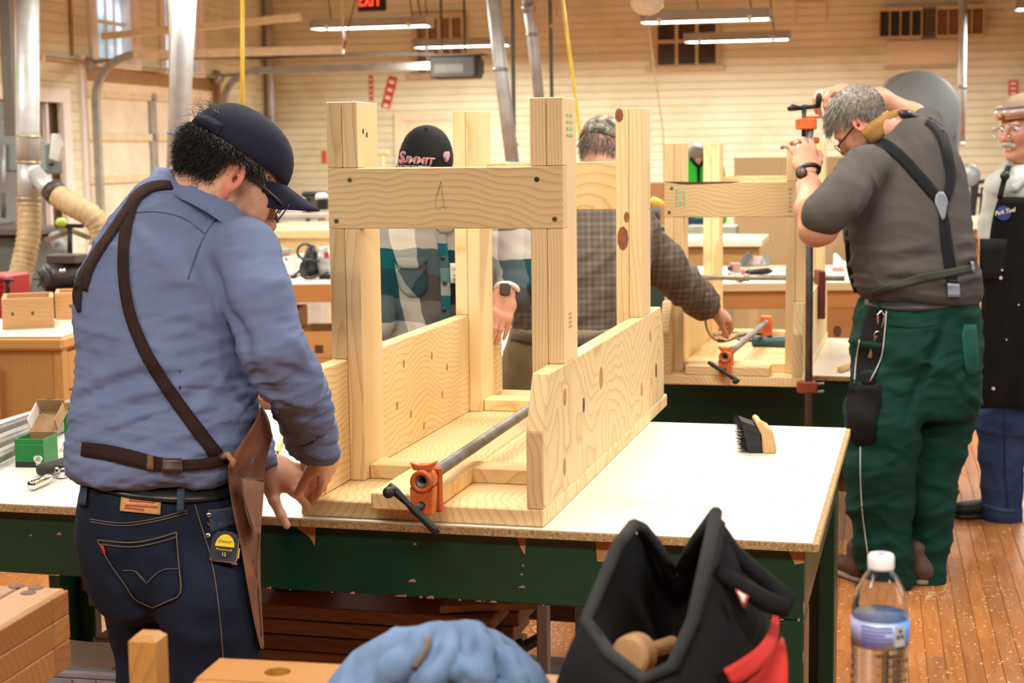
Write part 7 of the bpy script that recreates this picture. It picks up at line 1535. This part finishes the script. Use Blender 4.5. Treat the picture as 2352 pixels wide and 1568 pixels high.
# dust-collection ducts and hoses
HOSE=plain('tan_hose',(.42,.31,.16),.6,0,.2,20)
def hose(name,pts,r,parent,pitch=.03,mat=None):
    c=[Vector(p) for p in catmull([tuple(p) for p in pts],.012)]; rs=[r*(1+.055*math.sin(i*2*math.pi/3.2)) for i in range(len(c))]; return tube(name,c,rs,mat or HOSE,parent,18,True)
D=10.5; o=T('dust_duct','vertical galvanised dust duct with two ribbed hoses at the left','duct',65,470,D)
tube('pipe',[W(62,-60,D),W(64,300,D),W(66,370,D)],.076,DUCT,o,22,True); tube('lower_pipe',[W(66,370,D),W(67,468,D)],.072,DUCT,o,22,True)
for y in (313,372,455,468): tube('joint_ring',[W(66,y-2,D),W(66,y+2,D)],.08,plain('brass_ring',(.45,.38,.25),.4,.7),o,22,True)
tube('branch',[W(75,395,D),W(105,425,D-.1),W(126,445,D-.15)],.058,DUCT,o,18,True); tube('collar',[W(118,432,D-.14),W(134,450,D-.17)],[.078,.08],plain('black_collar',(.03,.028,.025),.5),o,18,True)
hose('hose',[W(67,470,D),W(66,540,D-.05),W(52,610,D-.1),W(34,680,D-.2),W(25,720,D-.2)],.076,o); hose('hose',[W(128,445,D-.16),W(165,470,D-.25),W(205,492,D-.3),W(228,520,D-.3),W(232,560,D-.3)],.074,o)
D=10.2; o=T('dust_duct','leaning galvanised duct in front of the garage door','duct',405,420,D); tube('pipe',[W(428,-60,D),W(418,140,D),W(403,480,D)],.07,DUCT,o,20,True); tube('joint_ring',[W(411,305,D),W(410,312,D)],.073,plain('blue_tape',(.1,.13,.2),.5),o,20,True)
o=T('hanging_post','dark steel post hanging beside the leaning duct','post',400,310,10.6); bar('post',W(398,-60,10.6),W(396,310,10.6),.045,.045,plain('dark_post',(.09,.075,.055),.6),o,world=True)
o=T('hanging_post','dark brown post left of the ribbed-hose duct','post',22,310,10.9); bar('post',W(10,-60,10.9),W(27,312,10.9),.09,.07,plain('dark_post',(.09,.075,.055),.6),o,world=True)
for lb,pts,r,D,m_ in (('slanting grey duct behind the front frame, left of two',[(1128,-60),(1150,160),(1178,380)],.052,12.,DUCT),('slanting grey duct behind the right front post, right of two',[(1203,-60),(1222,80),(1242,260)],.042,12.5,DUCT),('slim bright vertical duct beside the air conditioner',[(2212,-60),(2210,200),(2206,335)],.04,16.,DUCT)):
    o=T('dust_duct',lb,'duct',pts[-1][0],pts[-1][1],D); tube('pipe',[W(*p,D) for p in pts],r,m_,o,16,True)
    k=pts[1]; tube('joint_ring',[W(k[0],k[1]-4,D),W(k[0],k[1]+4,D)],r*1.1,plain('joint_grey',(.3,.31,.32),.4,.7),o,16,True)
    if D==12.5: tube('swivel',[W(1212,8,D),W(1216,28,D)],.055,plain('joint_grey',(.3,.31,.32),.4,.7),o,12,True)
    tube('end_ring',[W(pts[-1][0],pts[-1][1]-8,D),W(*pts[-1],D)],r*1.1,DUCT,o,16,True)
for lb,x0,x1,y1,D,w in (('left dark ceiling rod behind the frame',1176,1181,330,12.2,.03),('right dark ceiling rod behind the frame',1262,1268,260,12.6,.028)):
    o=T('ceiling_rod',lb,'rod',x1,y1,D); bar('rod',W(x0,-60,D),W(x1,y1,D),w,w,plain('dark_post',(.09,.075,.055),.6),o,world=True); tube('hook',[W(x1,y1,D),W(x1+6,y1+4,D),W(x1+10,y1-2,D)],.012,HB,o,6,True)
YH=plain('yellow_hose',(.66,.42,.02),.5)
o=T('air_hose','yellow air hose hanging behind the navy cap','hose',557,250,7.6); tube('hose',[W(557,-60,7.6),W(557,150,7.6),W(557,300,7.6)],.0095,YH,o,10,True)
o=T('air_hose','yellow air hose slanting down behind the right front post','hose',1338,350,9.); tube('hose',[W(1284,-60,9),W(1312,150,9),W(1336,340,9),W(1340,420,9)],.0095,plain('bright_yellow_hose',(.75,.55,.02),.5),o,10,True)
o=T('extension_cord','thin orange cord loop hanging near the ceiling','cord',1250,66,12.); tube('loop',[W(1250+27*math.sin(a),28+38*math.cos(a)*-1,12.) for a in np.linspace(0,6.1,24)],.0075,plain('orange_cord',(.5,.18,.09),.6),o,6,True); tube('lead',[W(1246,-10,12),W(1242,-60,12)],.0075,plain('orange_cord',(.5,.18,.09),.6),o,6,True)
# machines at the left
o=T('band_saw','grey band saw at the left edge behind the dust duct','machine',20,640,11.2)
pbox('upper_housing',-60,235,34,320,11.2,.35,MACHG,o,.04); pbox('column',-60,320,-5,520,11.25,.3,MACHG,o,.02); prism('guard',[(0,0),(.28,.0),(.28,.22),(.05,.36),(0,.36)],'y',0,.2,MACHG,o,M=frame(W(-10,395,11.15),YR),world=True,bev=.01)
pbox('table',-60,525,100,540,10.9,.5,plain('cast_table',(.12,.125,.13),.4,.5),o,.006); pfloor('base',-50,541,75,11.0,.4,plain('machine_dark',(.09,.11,.115),.5),o,.02); tube('guide_post',[W(8,330,11.1),W(8,500,11.1)],.02,STEEL,o,8,True)
o=T('wall_machine','teal-grey machine head standing in the doorway','machine',112,400,13.); pbox('head',98,330,118,400,13.,.2,plain('teal_grey',(.085,.12,.125),.5),o,.01); prism('hood',[(0,0),(.08,-.02),(.12,.1),(.08,.2),(.03,.2)],'y',0,.05,plain('light_grey_hood',(.45,.45,.43),.5),o,M=frame(W(112,365,12.9),YR),world=True,bev=.004); tube('knob',[W(112,376,12.9),W(120,376,12.85)],.02,BLACKP,o,8,True)
o=T('electric_motor','black electric motor on a machine base behind the crates','motor',130,690,9.); 
a,b_=W(103,640,9.),W(180,632,9.15); d=(b_-a)
tube('casing',[a,a+d*.05,a+d*.3,a+d,b_+d*.3],[.06,.082,.086,.086,.075],BLACKP,o,22,True); tube('end_bell',[a-d*.06,a+d*.02],[.05,.07],plain('motor_grey',(.03,.03,.032),.5),o,22,True)
for k in range(6): t=k*math.pi/3; c_=a-d*.062; bar('fin',c_+Vector((0,math.sin(t)*.0,0)),c_+Vector((math.cos(t)*.055,-.004,math.sin(t)*.055)),.01,.008,BLACKM,o,world=True)
pbox('terminal_box',105,585,180,606,9.05,.15,plain('brown_machine',(.06,.05,.042),.5),o,.006); pfloor('base',80,680,190,8.95,.3,BLACKM,o,.006); tube('chrome_cap',[W(136,622,8.92),W(150,622,8.92)],.012,CHROME,o,8,True)
o=T('jointer_fence','black T-shaped fence lever with yellow-green knob behind the motor','machine',160,590,9.6); tube('stem',[W(161,600,9.6),W(160,515,9.6)],.016,BLACKM,o,8,True); bar('cross_bar',W(128,518,9.6),W(192,519,9.6),.035,.025,BLACKM,o,world=True); pbox('upright',128,500,136,518,9.58,.03,BLACKM,o); lathe('knob',[(0,-.03)]+[(.035*math.cos(t),.03*math.sin(t)) for t in np.linspace(-1.3,1.3,8)]+[(0,.03)],plain('lime_knob',(.35,.5,.06),.5),o,14,aim(W(141,511,9.55),(0,0,1)),world=True); bar('arm',W(105,552,9.7),W(165,530,9.7),.02,.03,plain('aged_brass',(.25,.2,.13),.5,.4),o,world=True); bar('arm',W(165,530,9.7),W(205,545,9.6),.02,.03,plain('aged_brass',(.25,.2,.13),.5,.4),o,world=True)
pfloor('stand',140,600,186,9.62,.3,MACHG,o); tube('dust_pipe',[W(125,540,9.8),W(150,590,9.7)],.04,MACHG,o,10,True)
# benches between the man in blue and the frame
z=.85; q=G(590,652,z); bn2=thing('shop_bench','maple shop bench with white top behind the man in blue','bench',M=frame(Vector((q.x,q.y,0)),.03))
box('top',(-.3,0,z-.008),(.62,1.3,z),MEL,bn2,.001); box('front_edge',(-.3,.0,z-.11),(.62,.04,z-.009),brownwood('x'),bn2,.004); box('side_edge',(.58,.041,z-.11),(.62,1.3,z-.009),brownwood('y'),bn2,.004)
for x in (-.28,.5): box('leg',(x,.05,0),(x+.09,.14,z-.111),brownwood('z'),bn2,.004); box('leg',(x,1.1,0),(x+.09,1.19,z-.111),brownwood('z'),bn2,.004)
box('shelf',(-.28,.02,.36),(.6,1.1,.40),brownwood('x'),bn2,.003); box('shelf',(-.28,.02,.16),(.6,1.1,.20),brownwood('x'),bn2,.003)
for i,(x,w_,h_) in enumerate(((-.12,.33,.28),(.22,.25,.16))):
    o=thing('storage_box','brown wooden storage box on the bench shelf, %s one'%('larger left' if i==0 else 'smaller right'),'box',M=frame(Vector((q.x,q.y,.4005)),.03)); t=.016
    box('front',(x,.06,0),(x+w_,.06+t,h_),MAPLE('x'),o,.002); box('back',(x,.5,0),(x+w_,.5+t,h_),MAPLE('x'),o,.002)
    for xx in (x,x+w_-t): box('side',(xx,.06+t,0),(xx+t,.5,h_),MAPLE('y'),o,.002)
    box('base',(x+t,.06+t,0),(x+w_-t,.5,t),MAPLE('x'),o,0); box('handle_slot',(x+w_*.4,.0585,h_*.2),(x+w_*.6,.0599,h_*.5),KNOT,o,0)
o=T('router','silver and black handheld router with its cord on the white bench','power tool',720,640,9.6); SIL=plain('silver_body',(.42,.42,.42),.35,.4)
tube('motor',[W(752,640,9.6),W(748,600,9.6),W(745,566,9.6)],[.05,.06,.045],SIL,o,18,True); tube('dust_bag',[W(712,634,9.6),W(712,610,9.6),W(714,580,9.6),W(716,562,9.6)],[.05,.058,.036,.02],BLACKP,o,14,True); pbox('label',744,578,756,592,9.53,.005,plain('tool_red',(.5,.03,.04),.5),o); pbox('base',732,632,760,642,9.55,.12,BLACKP,o)
tube('cord',[tuple(p) for p in catmull([tuple(W(*p,9.5)) for p in ((716,565),(700,560),(686,568),(684,585),(700,600),(690,620),(676,632),(672,637))],.02)],.008,BLACKP,o,6,True); tube('cord',[tuple(p) for p in catmull([tuple(W(*p,9.52)) for p in ((735,600),(700,598),(690,615),(695,635),(715,638),(755,625))],.02)],.008,BLACKP,o,6,True); pbox('plug',666,632,680,640,9.5,.03,BLACKP,o)
o=T('parts_bin','white plastic bin with blue strip on the white bench','bin',660,632,9.8); prism('bin',[(0,0),(.17,0),(.15,.13),(.0,.1)],'y',0,.2,WHITEP,o,M=frame(W(630,632,9.8),YR),world=True,bev=.004); bar('blue_strip',W(655,595,9.79),W(690,587,9.79),.02,.02,plain('cyan_strip',(.03,.35,.6),.4),o,world=True)
o=T('tool_case','small grey and red case at the left of the white bench','case',640,592,10.2); pbox('lower',624,584,650,622,10.2,.15,plain('case_red',(.40,.09,.04),.5),o,.006); pbox('upper',622,573,652,584,10.2,.15,plain('case_grey',(.25,.26,.28),.5),o,.006)
o=T('pine_bench','long pale pine bench in the background behind the white bench','bench',690,600,10.8); pbox('top',520,528,820,548,10.7,1.2,PALE('x'),o,.006); pbox('apron',540,548,815,590,10.75,.05,PALE('x'),o,.004); pbox('drawer_opening',618,552,655,570,10.74,.02,darkwood('x'),o,0)
for x in (540,780): pfloor('leg',x,591,x+25,10.75,.08,PALE('z'),o)
o=T('lathe','small grey and black bench machine behind the navy cap brim','machine',700,528,13.); pbox('bed',635,490,752,502,13.,.2,plain('pale_machine',(.55,.54,.50),.5),o,.006); pbox('headstock',640,455,698,490,13.05,.2,plain('pale_machine',(.55,.54,.50),.5),o,.01); pbox('motor',702,452,715,488,12.98,.2,BLACKP,o,.006); pfloor('cabinet',640,503,735,13.,.25,plain('pale_machine',(.55,.54,.50),.5),o,.006); pbox('door',700,506,732,538,12.99,.02,plain('machine_panel',(.42,.42,.40),.5),o)
lathe('wheel',[(0,-.01),(.045,-.01),(.045,.01),(0,.01)],BLACKP,o,16,aim(W(715,508,12.95),(0,-1,0)),world=True); pbox('clutter',690,440,748,454,13.1,.2,BLACKM,o,.02); pbox('pale_cover',722,444,748,462,12.97,.1,WHITEP,o,.02); pbox('dark_head',728,455,752,482,12.96,.1,BLACKP,o,.01); pfloor('stand',604,486,634,12.98,.1,BLACKP,o,.02)
o=T('fire_extinguisher','small red wall box left of the front frame post','wall box',744,375,19.5); pbox('box',738,346,752,376,19.5,.1,plain('rust_red',(.45,.09,.05),.5),o,.01)
o=T('push_broom','wooden push broom leaning on the back wall beside the black cap','broom',880,420,19.8); pbox('head',866,345,892,356,19.8,.06,HB,o,.01); tube('handle',[W(879,356,19.8),W(880,470,19.8)],.016,HB,o,8,True)
# benches and sheets at the right
z=.8; q=G(1480,652,z); b3=thing('shop_bench','brown shop bench with white top behind the second frame','bench',M=frame(Vector((q.x,q.y,0)),.03))
box('top',(0,0,z-.03),(1.45,1.4,z),MEL,b3,.002); box('edge',(0,-.012,z-.05),(1.45,-.0005,z-.001),PALE('x'),b3,.002); box('apron',(.0,.03,z-.16),(1.45,.07,z-.051),brownwood('x'),b3,.003); box('end_panel',(1.0,.03,.02),(1.45,.06,z-.161),wood('knotty_panel_','z',(.42,.2,.07),(.32,.13,.04),.012,.5),b3,.003); disc('knot',(1.16,.0295,.5),(0,-1,0),.025,.035,KNOT,b3); box('lower_rail',(.0,.05,.32),(1.0,.09,.44),darkwood('x'),b3,.003)
for x in (.02,.92): box('leg',(x,.08,0),(x+.07,.15,z-.161),brownwood('z'),b3,.003)
zt3=lambda px,py:G(px,py,z)
o=thing('miter_box','grey metal trough on the bench behind the second frame','tool',loc=zt3(1725,618)); pbox('base',1700,606,1765,614,10.55,.1,STEEL,o,.003); bar('side',W(1702,608,10.53),W(1724,584,10.53),.02,.05,plain('dark_trough',(.1,.1,.11),.5),o,world=True); prism('plate',[(0,0),(.16,0),(.13,.07),(.05,.07)],'y',0,.01,plain('pinkish_plate',(.45,.36,.33),.4),o,M=frame(W(1706,612,10.55),YR),world=True); bar('side',W(1752,612,10.53),W(1764,584,10.53),.02,.05,STEEL,o,world=True)
o=thing('hand_saw','hand tool with red and black grip on the bench behind the second frame','tool',loc=zt3(1740,630)); tube('grip',[W(1712,629,9.5),W(1720,626,9.5),W(1765,622,9.5),W(1774,622,9.5)],[.016,.022,.02,.008],BLACKP,o,12,True); tube('red_band',[W(1703,630,9.5),W(1711,629,9.5)],.03,plain('tool_red_orange',(.65,.07,.03),.45),o,12,True); tube('blade',[W(1774,622,9.5),W(1812,622,9.5)],.005,STEEL,o,6,True)
o=thing('wood_strip','thin pale wood strip lying across the bench tools','stick',loc=zt3(1750,625)); bar('strip',W(1692,618,10.3),W(1812,611,10.3),.02,.012,PALE('y'),o,world=True)
o=thing('hand_clamp','reddish wooden hand clamp on the bench behind the frame post','clamp',loc=zt3(1685,625)); RW=plain('reddish_wood',(.40,.2,.15),.5); pbox('jaw',1676,604,1700,628,10.1,.05,RW,o,.004); pbox('screw_hole',1670,611,1682,622,10.08,.04,BLACKP,o,.004); bar('jaw',W(1676,630,9.75),W(1703,642,9.5),.03,.03,plain('dark_red_wood',(.18,.07,.03),.5),o,world=True)
o=thing('block_plane','small white and brown hand plane on the bench right of the frame','tool',loc=zt3(1930,622)); prism('body',[(0,0),(.13,-.02),(.12,.04),(.06,.05),(.02,.1),(0,.1)],'y',0,.06,WHITEP,o,M=frame(W(1914,618,10.3),YR),world=True,bev=.006); pbox('sole',1912,614,1938,624,10.29,.07,plain('reddish_wood',(.40,.2,.15),.5),o,.004)
o=T('pine_bench','pale bench with thick white-edged top seen through the second frame','bench',1660,612,11.5); pbox('top',1530,551,1748,567,11.4,.8,plain('cream_top',(.72,.65,.48),.4),o,.006); pbox('apron',1535,567,1742,612,11.45,.06,wood('tan_apron_','x',(.42,.25,.09),(.34,.19,.06),.02,.5),o,.004); 
for x in (1540,1720): pfloor('leg',x,613,x+20,11.5,.08,PALE('z'),o)
o=T('plywood_sheet','large plywood sheet standing behind the second frame','plywood',1830,640,13.5); pfloor('sheet',1686,362,2010,13.5,.02,PALE('z'),o,.002); pbox('batten',1760,410,1790,720,13.47,.03,PALE('z'),o,.002)
o=T('plywood_sheet','narrow brown board standing left of the second frame','plywood',1505,460,12.); pfloor('sheet',1470,420,1530,12.,.02,wood('brown_sheet_','z',(.40,.20,.08),(.3,.13,.05),.02,.55),o,.002)
o=T('cordless_drill','yellow and green cordless drill on a stand by the right front post','power tool',1508,540,9.3); tube('motor',[W(1488,466,9.3),W(1500,464,9.3),W(1516,470,9.3),W(1526,474,9.3)],[.02,.032,.03,.018],plain('drill_yellow',(.75,.40,.03),.4),o,12,True); pbox('collar',1494,474,1520,486,9.28,.05,plain('drill_grey',(.25,.27,.28),.4),o,.006); pbox('battery',1492,488,1514,520,9.28,.06,plain('drill_green',(.006,.07,.04),.5),o,.01); pfloor('case',1485,521,1530,9.3,.15,plain('drill_case',(.02,.05,.035),.5),o,.01)
o=T('teal_sheet','pale green glass-topped stand seen through the second frame','stand',1600,560,12.7); pbox('top',1575,520,1690,548,12.7,.3,plain('pale_green',(.42,.50,.40),.4),o,.004); pfloor('support',1590,549,1680,12.75,.2,plain('pale_grey_stand',(.5,.5,.46),.5),o,.004)
o=T('band_saw','large grey band saw with round wheel cover behind the suspenders man','machine',2100,700,12.5); c_=W(2100,262,12.5); R_=97*12.5/F_PX
lathe('wheel_cover',[(0,-.14),(R_*.93,-.14),(R_,-.11),(R_,.11),(R_*.93,.14),(0,.14)],plain('saw_grey',(.20,.225,.235),.45,0,.08,4),o,48,aim(c_,(.0,-1,0)),world=True); pbox('column',2150,262,2196,620,12.6,.25,plain('saw_grey',(.20,.225,.235),.45,0,.08,4),o,.02); pfloor('base',2010,520,2196,12.55,.35,plain('saw_grey',(.20,.225,.235),.45,0,.08,4),o,.03); pbox('table',1990,500,2210,514,12.3,.6,STEEL,o,.006)
lathe('hub',[(0,.14),(.06,.14),(.06,.17),(0,.17)],STEEL,o,16,aim(c_,(0,-1,0)),world=True)
o=T('drill_press','black-framed machine with grey handwheel behind the aproned man','machine',2240,540,11.8); lathe('handwheel',[(.02,-.015),(.075,-.015),(.085,0),(.075,.015),(.02,.015),(0,.02)],plain('wheel_grey',(.36,.39,.40),.4,.3),o,22,aim(W(2227,403,11.8),(.1,-1,0)),world=True); tube('shaft',[W(2206,398,11.8),W(2222,402,11.8)],.02,plain('wheel_grey',(.36,.39,.40),.4,.3),o,8,True)
bar('frame_post',W(2240,415,11.85),W(2228,520,11.85),.05,.05,BLACKP,o,world=True); bar('frame_post',W(2262,430,11.85),W(2256,520,11.85),.05,.05,BLACKP,o,world=True); bar('frame_bar',W(2232,420,11.84),W(2268,416,11.84),.035,.03,BLACKP,o,world=True); bar('frame_bar',W(2232,446,11.84),W(2264,450,11.84),.045,.03,BLACKP,o,world=True); tube('yellow_cord',[W(2220,455,11.7),W(2225,470,11.7),W(2222,500,11.7)],.008,YH,o,6,True)
pfloor('pedestal',2224,520,2262,11.85,.3,BLACKP,o)
o=T('pine_bench','cream-topped bench with orange wood front between the two right-hand men','bench',2240,600,10.8); pbox('top',2195,504,2300,528,10.8,.6,plain('cream_top',(.72,.65,.48),.4),o,.006); pbox('apron',2200,528,2298,548,10.83,.05,brownwood('x'),o,.004); pfloor('cabinet',2205,549,2296,10.9,.5,brownwood('z'),o)
